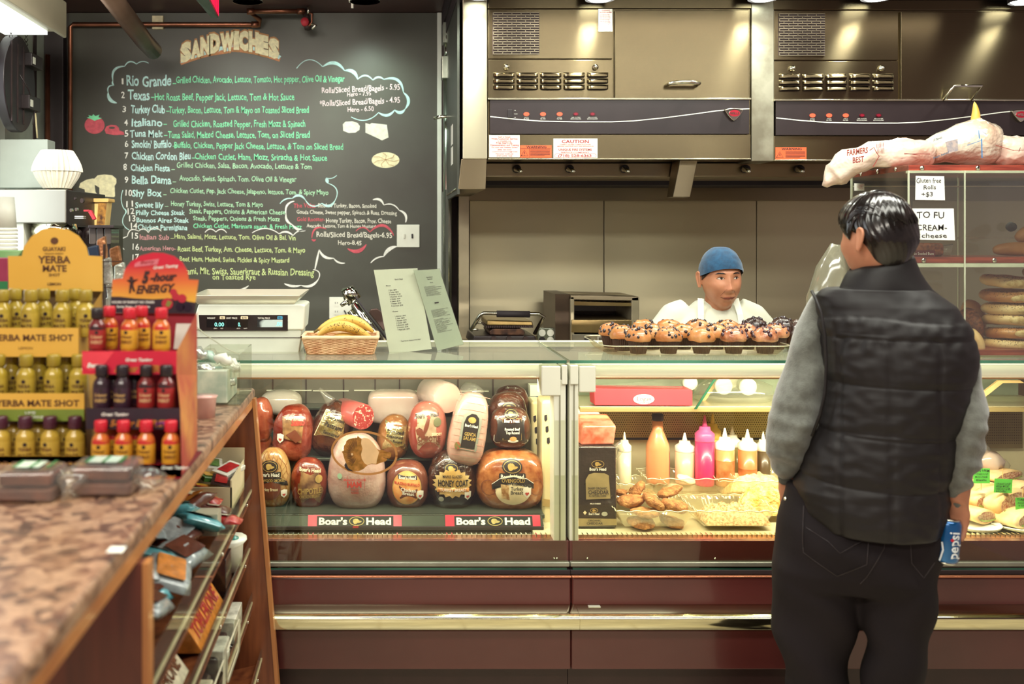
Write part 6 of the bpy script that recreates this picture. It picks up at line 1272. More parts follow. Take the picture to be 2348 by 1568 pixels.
MB().lathe([(.004, 0), (.013, .006), (.018, .018), (.015, .03), (0, .034)], (X(2325, 3.6), 3.635, Z(520, 3.6)), 18, 'Y', Matrix.Scale(-1, 3, (0, 1, 0))).build('door_knob', mInk, r, True)
# paper notes
def note(nm, pts, D, lab, rows, tilt=0, mat=mPaper, ink=mInk):
    r_ = root(nm, (X(sum(p[0] for p in pts)/4, D), D, Z(max(p[1] for p in pts), D)), lab, 'note')
    MB().prism(pts, lambda u, v, t: (X(u, D), D+t, Z(v, D)), .0008).build('paper_sheet', mat, r_)
    mb = MB(); [pxt(mb, s, a, b, y, c_, D, eps=.0006, bold=.008, wob=.05, slope=tilt, seed=len(s)) for s, a, b, y, c_ in rows]; mb.build('handwriting', ink, r_); return r_
nD = 3.2445
note('paper_note', [(2100, 403), (2165, 404), (2167, 459), (2099, 458)], nD, 'small white note reading gluten free rolls on the bread case', [('Gluten free', 2101, 2158, 419, 11), ('Rolls', 2118, 2146, 434, 10), ('+$3', 2113, 2139, 450, 10)])
note('paper_note', [(2092, 478), (2187, 478), (2190, 551), (2092, 549)], nD, 'larger white note reading tofu cream cheese on the bread case', [('TO FU', 2102, 2165, 500, 15), ('CREAM-', 2101, 2171, 528, 13), ('cheese', 2113, 2171, 545, 10)])
note('paper_note', [(1959, 420), (1982, 421), (1982, 437), (1959, 437)], 3.6, 'tiny white sticker with red print near the bread case side', [('SWEETS', 1966, 1980, 426, 3), ('BAKERY', 1966, 1979, 430, 3), ('ITALY', 1969, 1979, 434, 3)], 0, mPaper, mRedInk)
# bagels
def bagel(cx, cy, D, R_, rt, tilt, lab, crust, seed, hole=False):
    c = Vector((X(cx, D), D, Z(cy, D))); Rm = Matrix.Rotation(tilt, 3, 'Y') @ Matrix.Rotation(.08*math.sin(seed), 3, 'X')
    mb = MB(); R = []
    for i in range(36):
        a = 2*PI*i/36; R.append([Vector(((R_+rt*math.cos(b))*math.cos(a), (R_+rt*math.cos(b))*math.sin(a), rt*.82*math.sin(b))) for b in [2*PI*j/14 for j in range(14)]])
    R.append(R[0]); mb.rings(R, False, False); mb.jitter(.003, 28, seed); mb.v = [tuple(c+Rm @ Vector(p)) for p in mb.v]
    o = mb.build('bagel', crust, None, True, label=lab, cat='bagel', group='bagels stacked in the bread case')
    def bf(u, v, e=.0015): # front of the ring, local pixels
        x = u*D/F; z = -v*D/F; q = max(0, 1-(z/(rt*.82))**2)**.5
        rr = R_+rt*q+e; y = -math.sqrt(max(rr*rr-x*x, 1e-6)); return tuple(c+Rm @ Vector((x, y, z)))
    return o, bf
mCr = M('bagel_crust', 'b5713c', .45, col2='e2a868', vs=10, bump=.25, bs=60, coat=.2); mPl = M('bagel_pale', 'e0b478', .5, col2='f2d8a4', vs=8, bump=.2, bs=60); mSeed = M('poppy_seed', '3a2420', .6); mDk = M('bagel_seed_top', '5c2e1e', .5, col2='9a5a34', vs=90, bump=.6, bs=200)
for i, (cx, cy, m_, t, sd) in enumerate(((2310, 645, mPl, .05, 1), (2308, 677, mCr, -.03, 2), (2312, 706, mPl, -.06, 3), (2314, 733, mPl, .04, 4), (2316, 763, mCr, .0, 5), (2308, 789, mPl, .02, 6))):
    lab = ['topmost poppy bagel of the tall stack with a pale torn patch', 'second bagel from the top, browned with an oval pale patch', 'third bagel from the top, long pale side', 'fourth bagel from the top, shorter and pale', 'fifth bagel from the top, evenly browned', 'bottom bagel of the stack with a round swirl'][i]
    o, bf = bagel(cx, cy, 3.37, .060, .0215, t, lab, m_, sd)
    mb = MB(); rnd = random.Random(sd)
    for _ in range(170):
        u = rnd.uniform(-52, 50); v = -14+abs(rnd.gauss(0, 6)); q = bf(u, v, .0008)
        s = rnd.uniform(.0008, .0014); mb.lathe([(0, -s), (s, 0), (0, s)], q, 5, cap0=False, cap1=False)
    mb.build('poppy_seeds', mSeed, o, kind='stuff')
    MB().patch([(a*1.0-8+(i*9 % 26), b) for a, b in ell(0, 1, 24, 8.5, 20)], lambda u, v: bf(u, v, .0016), 5).build('torn_patch', M('bagel_torn', 'ecd29a', .6, col2='c8a468', vs=60, bump=.6, bs=90), o, True)
o, bf = bagel(2232, 725, 3.5, .035, .026, 1.3, 'big browned bagel leaning behind the stack', mCr, 9)
bagel(2222, 750, 3.42, .040, .026, 1.5, 'seeded bagel half hidden by the customer shoulder', mDk, 10)
bagel(2228, 790, 3.35, .036, .02, 1.4, 'pale bagel low behind the customer arm', mPl, 11)
mLoaf = M('loaf_crust', 'a8703c', .5, col2='d09c60', vs=8, bump=.15)
for k, (pts, rr, lab) in enumerate((([(2275, 574, 3.45), (2300, 571, 3.45), (2350, 570, 3.45), (2400, 572, 3.45)], [.012, .024, .026, .02], 'long plain roll lying on the middle bread shelf'), ([(2330, 552, 3.5), (2352, 535, 3.5), (2385, 515, 3.5)], [.018, .028, .02], 'upright loaf end at the right edge of the middle shelf'), ([(2343, 625, 3.5), (2370, 622, 3.5)], [.015, .02], 'loaf end above the bagel stack at the frame edge'))):
    MB().tube([(X(a, d), d, Z(b, d)) for a, b, d in pts], rr, 14).build('bread_loaf', mLoaf, None, True, sub=1, label=lab, cat='bread')
r = root('bun_bag', (X(2130, 3.4), 3.4, zz(590)), 'bag of seeded buns with a maroon label on the middle shelf', 'bread bag')
MB().box(X(2095, 3.4), X(2160, 3.4), 3.38, 3.46, zz(590), Z(556, 3.4)).jitter(.003, 30).build('buns', mDk, r, bevel=.012, bseg=3)
MB().prism(rrect(2092, 2145, 574, 588, 4), lambda u, v, t: (X(u, 3.37), 3.37+t, Z(v, 3.37)), .002).build('label', M('maroon_label', '6a2830', .4), r)
mb = MB(); pxt(mb, 'No Seeded Buns', 2093, 2141, 584, 6, 3.37, eps=.001); mb.build('lettering', mPaper, r)
MB().tube([(X(2155, 3.4), 3.42, Z(575, 3.4)), (X(2165, 3.4), 3.42, Z(572, 3.4)), (X(2176, 3.4), 3.42, Z(568, 3.4)), (X(2172, 3.4), 3.42, Z(585, 3.4))], [.03, .012, .026, .02], 9).jitter(.004, 50).build('bag_film', gWrap, r, True)
# bread bags on top of the case
mBagW = M('printed_white_bag', 'efe2d0', .3, col2='e2b49c', vs=7, ramp=(.4, .75), bump=.9, bs=14, coat=.5, bdist=.02, detail=5)
mBagC = M('film_bag', 'd8d4c0', .2, col2='c99a80', vs=6, ramp=(.4, .75), bump=1.0, bs=18, coat=.7, bdist=.02, detail=5)
def bag(nm, spine, radii, sy, mat, lab, seed, amp=.012, ends=True):
    pts = [(X(a, d), d, Z(b, d)) for a, b, d in spine]; r = root(nm, tuple(pts[len(pts)//2][:2])+(min(p[2] for p in pts)-.05,), lab, 'bread bag')
    mb = MB(); n = len(pts)
    # resample for a crumpled skin
    PP = []; RR = []
    for i in range(n-1):
        for q in range(4): t = q/4; PP.append(Vector(pts[i]).lerp(Vector(pts[i+1]), t)); RR.append(radii[i]*(1-t)+radii[i+1]*t)
    PP.append(Vector(pts[-1])); RR.append(radii[-1]); mb.tube(PP, RR, 26).jitter(amp, 16, seed).jitter(amp*.5, 45, seed+3)
    zb = zz(378)+.002
    mb.v = [(p[0], p[1]*1.0, max(p[2], zb) if p[0] > bx0-.16 and spine[0][0] > 2000 or p[0] > bx0 else p[2]) for p in mb.v]
    return r, mb.build('bag_skin', mat, r, True)
r, o = bag('bread_bag', [(1892, 426, 3.45), (1912, 400, 3.45), (1950, 372, 3.42), (2000, 355, 3.40), (2060, 350, 3.38), (2120, 352, 3.38), (2136, 355, 3.38)], [.012, .045, .046, .042, .048, .046, .035], 1, mBagW, 'printed white bread bag drooping over the left corner of the bread case', 3)
def onbag(rt, rows, D, mat, nm='lettering', **k):
    mb = MB(); [pxt(mb, s, a, b, y, c_, D, bold=.03, **k) for s, a, b, y, c_ in rows]; return mb.build(nm, mat, rt)
mBr = M('bag_print_maroon', '8a3a34', .5)
onbag(r, [('FARMERS', 1942, 1990, 357, 13), ('BEST', 1955, 1981, 374, 13)], 3.325, mBr, slope=.14)
mb = MB(); [mb.ribbon([(2010+i*3, 325), (2012+i*3, 352)], 1.2, flat(3.33)) for i in range(6)]
mb.ribbon([(1994, 345), (2004, 338), (2010, 350), (2016, 358), (2008, 372), (2002, 382)], 2, flat(3.325)); mb.ribbon([(2073, 353), (2133, 353)], 1.5, flat(3.32)); mb.ribbon([(2073, 351), (2110, 356)], 1, flat(3.32)); mb.build('print_marks', mBr, r)
r, o = bag('bread_bag', [(2126, 352, 3.40), (2160, 340, 3.40), (2200, 330, 3.40), (2240, 328, 3.40), (2272, 330, 3.40)], [.040, .055, .070, .082, .070], 1, mBagC, 'clear bread bag with blue lines in the middle of the bag row', 8, .009)
mb = MB()
mBlu = M('bag_print_blue', '3a7ab0', .5)
mb.ribbon([(2244, 298), (2246, 318)], 2.2, flat(3.29)); mb.ribbon([(2246, 298), (2262, 308)], 1, flat(3.29)); mb.ribbon([(2251, 318), (2252, 362)], 2.6, flat(3.29)); mb.ribbon([(2218, 333), (2250, 322)], 1.2, flat(3.29)); mb.build('print_marks', mBlu, r)
onbag(r, [('18 Bagels', 2140, 2160, 325, 6), ('fresh baked', 2140, 2175, 365, 5)], 3.30, M('bag_print_slate', '5a6a7a', .5), slope=.4)
MB().prism([(2168, 325), (2196, 318), (2197, 345), (2175, 352)], lambda u, v, t: (X(u, 3.315), 3.315+t, Z(v, 3.315)), .001).build('print_panel', M('print_slate_panel', '8a8a92', .5, col2='b8a8a0', vs=80), r)
r, o = bag('bread_bag', [(2268, 350, 3.40), (2290, 345, 3.40), (2330, 345, 3.40), (2380, 347, 3.40), (2410, 350, 3.4)], [.035, .052, .054, .05, .03], 1, mBagW, 'pinkish bread bag with red lines at the right frame edge', 12)
mb = MB(); mb.ribbon([(2283, 333), (2325, 345)], 1.5, flat(3.32)); mb.ribbon([(2340, 338), (2336, 348)], 1.5, flat(3.32)); mb.ribbon([(2325, 345), (2348, 344)], 1, flat(3.32)); mb.build('print_marks', mBr, r)
MB().tube([(X(2233, 3.42), 3.42, Z(300, 3.42)), (X(2240, 3.42), 3.42, Z(262, 3.42)), (X(2234, 3.42), 3.42, Z(231, 3.42))], [.019, .016, .003], 10).build('banana', mBan, None, True, sub=1, label='yellow banana tip standing up between the bread bags', cat='banana')
# crinkled clear bag beside the customer's face
r = root('clear_bag', (X(1912, 3.5), 3.5, ZS), 'tall clear crinkled bag standing beside the customer face', 'bag')
MB().tube([(X(1885, 3.5), 3.5, Z(775, 3.5)), (X(1893, 3.5), 3.5, Z(690, 3.5)), (X(1908, 3.5), 3.5, Z(620, 3.5)), (X(1920, 3.5), 3.5, Z(560, 3.5))], [.05, .07, .055, .02], 16).jitter(.012, 30).build('bag_film', GL('frosty_bag', 'f4f4ea', .10, .15, haze=.14, hazecol='dcdcc4'), r, True)
MB().lathe([(.035, 0), (.045, .01), (.05, .05), (.035, .09), (.01, .1)], (X(1826, 3.5), 3.5, ZS), 14).jitter(.012, 40, 2).build('chocolate_muffin_bag', mMufD, None, True, label='wrapped dark chocolate muffin at the customer shoulder', cat='muffin')
# ================================================================= left counter with candy rack
mGran = M('speckled_granite', '3e2a26', .34, col2='a8876c', vs=75, detail=4, ramp=(.42, .58), coat=.12)
nt = mGran.node_tree; b_ = nt.nodes['Principled BSDF']; v_ = nt.nodes.new('ShaderNodeTexVoronoi'); v_.inputs['Scale'].default_value = 48
tc_ = [n for n in nt.nodes if n.bl_idname == 'ShaderNodeTexCoord'][0]; nt.links.new(tc_.outputs['Object'], v_.inputs['Vector'])
rp = nt.nodes.new('ShaderNodeValToRGB'); rp.color_ramp.elements[0].position = .0; rp.color_ramp.elements[0].color = (*lin('3e2c2a'), 1); rp.color_ramp.elements[1].position = .75; rp.color_ramp.elements[1].color = (*lin('b08c72'), 1)
e_ = rp.color_ramp.elements.new(.35); e_.color = (*lin('7c5848'), 1); e_ = rp.color_ramp.elements.new(.5); e_.color = (*lin('967058'), 1)
sep = nt.nodes.new('ShaderNodeSeparateColor'); nt.links.new(v_.outputs['Color'], sep.inputs[0]); nt.links.new(sep.outputs[0], rp.inputs[0])
mxx = nt.nodes.new('ShaderNodeMix'); mxx.data_type = 'RGBA'; mxx.inputs[0].default_value = .75
src = b_.inputs['Base Color'].links[0].from_socket; nt.links.new(src, mxx.inputs[6]); nt.links.new(rp.outputs[0], mxx.inputs[7]); nt.links.new(mxx.outputs[2], b_.inputs['Base Color'])
ZC = 1.191; xe = X(585, 3.05)
r = root('checkout_counter', (-.9, 2.0, 0), 'wooden checkout counter with a speckled granite top at the left', 'counter')
MB().box(-2.3, xe, .55, 3.05, ZC-.032, ZC).build('granite_top', mGran, r, bevel=.010, bseg=3)
MB().box(-2.3, xe-.004, .58, 3.05, ZC-.058, ZC-.032).build('wood_edge', mOrangeWood, r, bevel=.003)
MB().box(-2.2, -.376, 1.58, 1.61, 0, ZC-.058).build('end_panel', M('dark_mahogany', '5c2a1e', .35, col2='7a3a28', vs=5, st=(5, 5, .5), coat=.3), r, bevel=.002)
MB().box(-.376, -.366, 1.578, 1.612, 0, ZC-.058).build('panel_edge_band', mOrangeWood, r)
MB().box(-2.2, -.70, 1.61, 3.05, 0, ZC-.058).build('cabinet_body', mWood, r)
MB().hexa([(-.72, 3.02, 0), (-.285, 3.02, 0), (-.285, 3.05, 0), (-.72, 3.05, 0)], [(-.72, 3.02, ZC-.058), (xe+.002, 3.02, ZC-.058), (xe+.002, 3.05, ZC-.058), (-.72, 3.05, ZC-.058)]).build('far_panel', mWood, r, bevel=.001)
MB().hexa([(-.293, 3.016, 0), (-.281, 3.016, 0), (-.281, 3.052, 0), (-.293, 3.052, 0)], [(xe-.005, 3.016, ZC-.03), (xe+.004, 3.016, ZC-.03), (xe+.004, 3.052, ZC-.03), (xe-.005, 3.052, ZC-.03)]).build('panel_edge_band', mOrangeWood, r)
# sloping bins: a shelf with a clear lip and a wooden rail on each level
RZ = [(.884, -.400), (.706, -.405), (.543, -.398), (.373, -.369)]
for i, (z, x) in enumerate(RZ):
    MB().hexa([(-.70, 1.62, z-.10), (x, 1.62, z-.030), (x, 3.02, z-.030), (-.70, 3.02, z-.10)], [(-.70, 1.62, z-.09), (x, 1.62, z-.018), (x, 3.02, z-.018), (-.70, 3.02, z-.09)]).build('bin_shelf', mWood, r)
    MB().box(x-.002, x+.010, 1.62, 3.02, z-.036, z-.004).build('wood_rail', mWood, r, bevel=.002)
    MB().box(x+.010, x+.013, 1.62, 3.02, z-.020, z+(.055 if i == 0 else .03)).build('clear_lip', gAcr, r)
    MB().box(x+.0085, x+.0135, 1.62, 3.02, z-.004, z+.003).build('lip_edge', M('lip_cream', 'cfc8a0', .3, coat=.5), r)
    for y in (2.45, 2.9): MB().lathe([(.005, 0), (.004, .003), (0, .004)], (x+.0135, y, z-.013), 10, 'X').build('rail_screw', mChrome, r, True)
# wrapped candy in the bins
rnd = random.Random(11)
CC = {'silver': '9aa4a6', 'aqua': '5aa8b4', 'brown': '5a2e24', 'cream': 'e4dcc0', 'orange': 'd88a3c', 'red': 'b02a2c', 'teal': '2a9a90', 'yellow': 'd8a83a', 'green': '4a7a3a', 'black': '2c2022', 'white': 'e2e2d4'}
def cm(k): return M('wrapper_'+k, CC[k], .25, col2=None, var=.25, vs=40, coat=.6, bump=.3, bs=60, bdist=.004)
def pack(x, y, z, a, b, h, c1, c2, rx, rz, lab, nm='candy_bag', cat='candy', txt=None, tcol='brown', ry=0):
    r_ = root(nm, (x, y, z), lab, cat, 'candy in the counter bins'); Rm = Matrix.Rotation(rz, 3, 'Z') @ Matrix.Rotation(ry, 3, 'Y') @ Matrix.Rotation(rx, 3, 'X'); c = Vector((x, y, z+h/2))
    pil = nm != 'candy_box'
    mb = MB()
    if pil:
        R = []
        for i in range(9):
            t = -1+i/4; R.append([Vector((a/2*sp_(math.cos(q), .4), b/2*t, h/2*(1-t**4*.97)*sp_(math.sin(q), .8)*1.0)) for q in [2*PI*j/16 for j in range(16)]])
        mb.rings(R).jitter(h*.12, 30, x*50+y*9)
    else: mb.box(-a/2, a/2, -b/2, b/2, -h/2, h/2)
    mb.v = [tuple(c+Rm @ Vector(p)) for p in mb.v]; mb.build('wrapper', cm(c1), r_, pil, bevel=0 if pil else .002)
    f = lambda u, v: tuple(c+Rm @ Vector((u, v, h/2+.002)))
    MB().patch(rrect(-a*.32, a*.32, -b*.34, b*.34, a*.06, 2), f, 1).build('label_panel', cm(c2), r_)
    f2 = lambda u, v: tuple(c+Rm @ Vector((-v, u, h/2+.0035)))
    if txt: mb = MB(); text(mb, txt, -b*.42, b*.42, -a*.15, a*.3, f2, bold=.04); mb.build('lettering', cm(tcol), r_)
    return r_
# top bin, seen through the big gap: bags leaning towards the aisle
k = 0
T = [(-.47, 1.78, 'aqua', 'silver'), (-.52, 1.86, 'silver', 'white'), (-.46, 1.95, 'silver', 'brown'), (-.50, 2.06, 'aqua', 'brown'), (-.455, 2.15, 'silver', 'orange'), (-.51, 2.24, 'aqua', 'white'), (-.46, 2.33, 'silver', 'brown'), (-.50, 2.42, 'brown', 'silver'), (-.455, 2.50, 'aqua', 'white')]
W_ = ['first', 'second', 'third', 'fourth', 'fifth', 'sixth', 'seventh', 'eighth', 'ninth']
for i, (x, y, a, b) in enumerate(T): pack(x, y, .895+.012*(i % 3), .10, .13, .035, a, b, .25*math.sin(i*2.1), .5*math.sin(i*1.7), f'{a} candy bag, {W_[i]} from the near end of the top bin', ry=.35)
T2 = [(-.56, 2.0, 'silver', 'brown'), (-.58, 2.2, 'brown', 'silver'), (-.57, 2.38, 'silver', 'aqua'), (-.56, 1.8, 'brown', 'aqua')]
for i, (x, y, a, b) in enumerate(T2): pack(x, y, .935, .10, .13, .04, a, b, .3, i*.7, f'{a} candy bag behind the top bin front row, {W_[i]} laid', ry=.3)
# open carton of gum and bars at the far end of the top bin
r_ = root('candy_carton', (-.46, 2.86, .90), 'open cream carton of bright small candy packs at the far end of the top bin', 'carton', 'candy in the counter bins')
mCt = M('carton_inside', 'd8cba4', .6, var=.06)
for nm, q in (('carton_wall', (-.56, -.405, 2.985, 2.99, .90, 1.02)), ('carton_wall', (-.56, -.405, 2.73, 2.735, .90, .965)), ('carton_wall', (-.409, -.405, 2.73, 2.99, .90, .985)), ('carton_floor', (-.56, -.405, 2.73, 2.99, .897, .901))): MB().box(*q).build(nm, mCt, r_)
for i, (x, y, a, b, rz, t_) in enumerate(((-.48, 2.77, 'yellow', 'orange', .3, None), (-.52, 2.79, 'green', 'red', 1.1, None), (-.45, 2.83, 'black', 'red', .1, None), (-.50, 2.87, 'green', 'yellow', .6, None), (-.44, 2.90, 'white', 'red', -.4, None), (-.49, 2.93, 'white', 'green', .2, None), (-.53, 2.93, 'red', 'yellow', .2, None))): pack(x, y, .935+.008*i, .055, .10, .014, a, b, .1, rz, f'small {a} and {b} candy pack, {W_[i]} inside the open cream carton', 'candy_box', ry=.2)
for i in range(3): pack(-.46-.03*i, 2.62+.02*i, .90+.02*i, .05, .2, .03, 'red' if i != 1 else 'brown', 'cream', .1, 1.5, ['shiny dark red bar tube in front of the cream carton', 'brown bar tube beside the shiny red one', 'rear red bar tube near the cream carton'][i])
MB().box(-.55, -.41, 2.52, 2.58, .895, .95).build('bin_divider', M('pale_carton', 'b8b49c', .5), None, label='grey paperboard tray between silver candy bags and red bar tubes', cat='carton')
# second level
def cbox(x0, x1_, y0, y1_, z0, h, c, lab, txt=None, tc='brown', nm='candy_box', tri=False):
    r_ = root(nm, ((x0+x1_)/2, (y0+y1_)/2, z0), lab, 'candy', 'candy in the counter bins')
    if tri: MB().add([(x0, y0, z0), (x1_, y0, z0), ((x0+x1_)/2-.015, y0, z0+h), (x0, y1_, z0), (x1_, y1_, z0), ((x0+x1_)/2-.015, y1_, z0+h)], [(0, 1, 2), (3, 5, 4), (0, 3, 4, 1), (1, 4, 5, 2), (2, 5, 3, 0)]).build('carton_body', cm(c), r_)
    else: MB().box(x0, x1_, y0, y1_, z0, z0+h).build('carton_body', cm(c), r_, bevel=.002)
    if txt:
        mb = MB(); xm = (x0+x1_)/2-.015 if tri else x0
        if tri: f = lambda u, v: (x1_+.001+(xm-x1_)*v, y0+u, z0+h*v+.001)
        else: f = lambda u, v: (x0+.012+(x1_-x0-.024)*(1-v), y0+u, z0+h+.001)
        text(mb, txt, .02, (y1_-y0)-.02, .28, .42, f, bold=.03); mb.build('lettering', cm(tc), r_)
    return r_
cbox(-.475, -.408, 2.30, 2.62, .69, .075, 'orange', 'orange triangular chocolate box lying in the second bin', 'TOBLERONE', 'red', tri=True)
cbox(-.500, -.425, 1.95, 2.22, .685, .07, 'cream', 'cream chocolate box with brown lettering in the second bin', 'TOBLERONE', 'brown', tri=True)
cbox(-.48, -.41, 2.66, 2.76, .69, .10, 'black', 'black candy box at the far part of the second bin')
cbox(-.50, -.415, 1.66, 1.90, .675, .05, 'teal', 'teal candy box nearest the camera in the second bin', 'MINTS', 'white')
cbox(-.60, -.52, 1.7, 2.2, .68, .09, 'yellow', 'yellow candy carton deep in the second bin')
for i, (x, y, a, b) in enumerate(((-.52, 2.30, 'silver', 'aqua'), (-.53, 2.44, 'brown', 'cream'), (-.55, 2.57, 'aqua', 'white'), (-.52, 2.70, 'red', 'cream'), (-.56, 1.95, 'silver', 'brown'), (-.57, 2.12, 'black', 'silver'))): pack(x, y, .70+.01*(i % 2), .09, .12, .05, a, b, .3*math.sin(i), i*.9, f'{a} candy bag, {W_[i]} of the loose bags behind the boxes in the second bin', ry=.35)
for i, (x, y, a, b) in enumerate(((-.52, 2.10, 'silver', 'white'), (-.53, 2.55, 'aqua', 'cream'), (-.50, 2.62, 'brown', 'orange'), (-.53, 1.9, 'red', 'white'))): pack(x, y, .925, .09, .13, .04, a, b, -.2, i*1.1+.4, f'{a} candy bag, {W_[i]} on top of the pile in the top bin', ry=.3)
r_ = root('candy_jar', (-.44, 2.88, .70), 'white frilled cup of small toys and candy at the far end of the second bin', 'cup')
MB().lathe([(.045, 0), (.048, .07), (.062, .085), (.058, .09)], (-.44, 2.86, .70), 14).jitter(.004, 60).build('frilled_cup', mWhite, r_, True)
for i, (c, dx, dy) in enumerate((('red', .0, .0), ('black', -.02, .02), ('teal', .022, -.015), ('orange', .0, -.03))): MB().lathe([(0, 0), (.018, .008), (.016, .03), (0, .036)], (-.44+dx, 2.86+dy, .765), 10).build('toy', cm(c), r_, True)
# third level: clear trays with small goods
for i, (y0, y1_, c) in enumerate(((2.50, 2.72, 'white'), (2.24, 2.46, 'cream'), (1.98, 2.20, 'aqua'), (1.74, 1.95, 'white'))):
    r_ = root('goods_tray', (-.44, (y0+y1_)/2, .53), f'clear square tray of {c} sachets, {W_[3-i] if i < 3 else "nearest"} in the third bin row', 'tray', 'clear trays in the third bin')
    P = rrect(y0, y1_, 0, .085, .02, 4); RR = []
    for xo, zo, sc in ((-.50, .02, .9), (-.385, .0, 1.0), (-.38, .0, 1.04), (-.385, .0, .93), (-.49, .02, .84)):
        RR.append([(xo, (y0+y1_)/2+(u-(y0+y1_)/2)*sc, .53+zo+.04+(v-.042)*sc) for u, v in P])
    MB().rings(RR[1:4], False, False).build('tray_rim', M('rim_cream', 'd8d4b8', .25, coat=.6), r_, True); MB().rings(RR[:2], True, False).build('tray_shell', gAcr, r_, True)
    MB().box(-.49, -.41, y0+.02, y1_-.02, .54, .585).build('dark_goods', cm('black'), r_, bevel=.01); MB().box(-.44, -.395, y0+.03, y1_-.09, .545, .60).build('sachets', cm(c), r_, bevel=.004)
cbox(-.49, -.40, 2.74, 2.90, .53, .06, 'white', 'crumpled pale candy pouch at the far end of the third bin', nm='candy_bag')
for i, (y0, y1_) in enumerate(((2.30, 2.68), (1.90, 2.26))):
    o = cbox(-.45, -.372+.0, y0, y1_, .355, .09, 'white', ['white carton with black patches at the far part of the lowest bin', 'second white carton with black patches in the lowest bin'][i])
    for q in range(2):
        yc = y0+.09+q*.19; MB().patch([(.02, -.05), (.055, -.04), (.06, .0), (.045, .04), (.02, .05), (.0, .02), (-.02, .0), (.0, -.03)], lambda u, v: (-.412+v*.6, yc+u, .4462), 2).build('black_patch', mInk, o)
        MB().patch([(.02, -.04), (.055, -.03), (.05, .01), (.02, .03), (-.01, .01), (.0, -.03)], lambda u, v: (-.3713, yc+u, .40+v*.8), 2).build('black_patch', mInk, o)
# ---------------------------------------------------------------- on the counter: energy shot displays
mYel = M('yellow_card', 'dca83c', .5, col2='e4b44c', vs=4); mYinD = M('yellow_ink', '5a3418', .6)
def shot(protoname, bcol, ccol, lcol, lab, txtc, txt, rings_=True):
    r = root('shot_bottle', (0, 0, 0), lab, 'bottle'); mb_ = M('shot_'+bcol, bcol, .28, col2=lcol, vs=30, ramp=(.4, .7), coat=.5)
    MB().lathe([(.0165, 0), (.018, .003), (.018, .052), (.0155, .060), (.0105, .066), (.0095, .070)], (0, 0, 0), 20).build('bottle_body', mb_, r, True)
    MB().lathe([(.0182, .008), (.0184, .009), (.0184, .046), (.0182, .047)], (0, 0, 0), 20, cap0=False, cap1=False).build('label', M('shotlabel_'+lcol, lcol, .35, coat=.4, var=.08), r, True)
    MB().lathe([(.0125, .070), (.013, .071), (.013, .090), (.0115, .0925)], (0, 0, 0), 18).build('cap', M('shotcap_'+ccol, ccol, .35, coat=.3), r, True)
    cyl = lambda u, v: (.0187*math.sin(u/.0187), -.0187*math.cos(u/.0187), v)
    mb = MB()
    for i, s in enumerate(txt): text(mb, s, -.013, .013, .030-i*.011, .0065, cyl, bold=.03)
    mb.build('lettering', M('shotink_'+txtc, txtc, .5), r)
    MB().patch(ell(0, .042, .004, .004, 10), cyl, 1).build('round_mark', mDark, r); return r
shots = {'y': shot('y', 'a8902c', '9a8428', 'b49a38', 'x', '5a3a18', ['YERBA', 'MATE']), 'p': shot('p', 'b49434', '4a2030', 'c4a444', 'x', '6a3a18', ['YERBA', 'MATE']),
         'r': shot('r', 'c02028', 'c82030', 'd8a030', 'x', '5a1a10', ['5-hour', 'ENERGY']), 'k': shot('k', '2a1a1c', '241a1c', 'a02a28', 'x', 'd8b080', ['5-hour', 'ENERGY']), 'v': shot('v', '2a1a20', '241a20', '3a2230', 'x', 'c8a060', ['5-hour', 'ENERGY'])}
placed = {k: False for k in shots}
def put_shot(k, loc, rz, lab, grp, s=1.0):
    if placed[k]: o = dup(shots[k], label=lab)
    else: o = shots[k]; o['label'] = lab; placed[k] = True
    o['group'] = grp; o.location = loc; o.rotation_euler = (0, 0, rz); o.scale = (s, s, s)
def lz(py, D): return Z(py, D)
# yellow three-tier display: tiers step back
def shelfbox(r, D, a, b, f0, f1, dep, mat, matin, nm='tier'):
    x0, x1_ = X(a, D), X(b, D); z0, z1 = Z(f1, D), Z(f0, D)
    MB().box(x0, x1_, D, D+.0025, z0, z1).build(nm+'_front', mat, r)
    MB().box(x0, x1_, D+.0025, D+dep, z0-.0+.0, z0+.003).build(nm+'_floor', matin, r)
    return z0+.003
rY = root('shot_display', (X(95, 2.02), 2.1, ZC), 'yellow three-tier cardboard display of yerba mate shots', 'display stand')
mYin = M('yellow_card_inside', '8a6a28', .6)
tY = [(2.02, -60, 200, 1046, 1062, .0), (2.075, -70, 193, 902, 965, 0), (2.13, -80, 180, 752, 818, 0)]
fl_ = []
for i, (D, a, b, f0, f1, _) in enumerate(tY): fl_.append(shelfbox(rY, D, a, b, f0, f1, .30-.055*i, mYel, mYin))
D = 2.0195; 
MB().box(X(-60, 2.02), X(200, 2.02), 2.02, 2.025, ZC, Z(1046, 2.02)).build('base_front', mYel, rY)
MB().box(X(-70, 2.075), X(193, 2.075), 2.0735, 2.0748, Z(965, 2.075), Z(938, 2.075)).build('green_band', M('green_band', '7a8c34', .5), rY)
D = 2.30; MB().prism([(20, 664), (235, 668), (234, 588), (202, 586), (197, 565), (180, 541), (155, 526), (125, 521), (95, 526), (72, 542), (55, 565), (50, 587), (18, 587)], lambda u, v, t: (X(u, D), D+t, Z(v, D)), .003).build('header_card', mYel, rY)
MB().prism([(-80, 664), (235, 664), (235, 994), (-80, 994)], lambda u, v, t: (X(u, 2.33), 2.33+t, Z(v, 2.33)), .003).build('back_panel', M('card_shadow_brown', '5a4420', .6), rY)
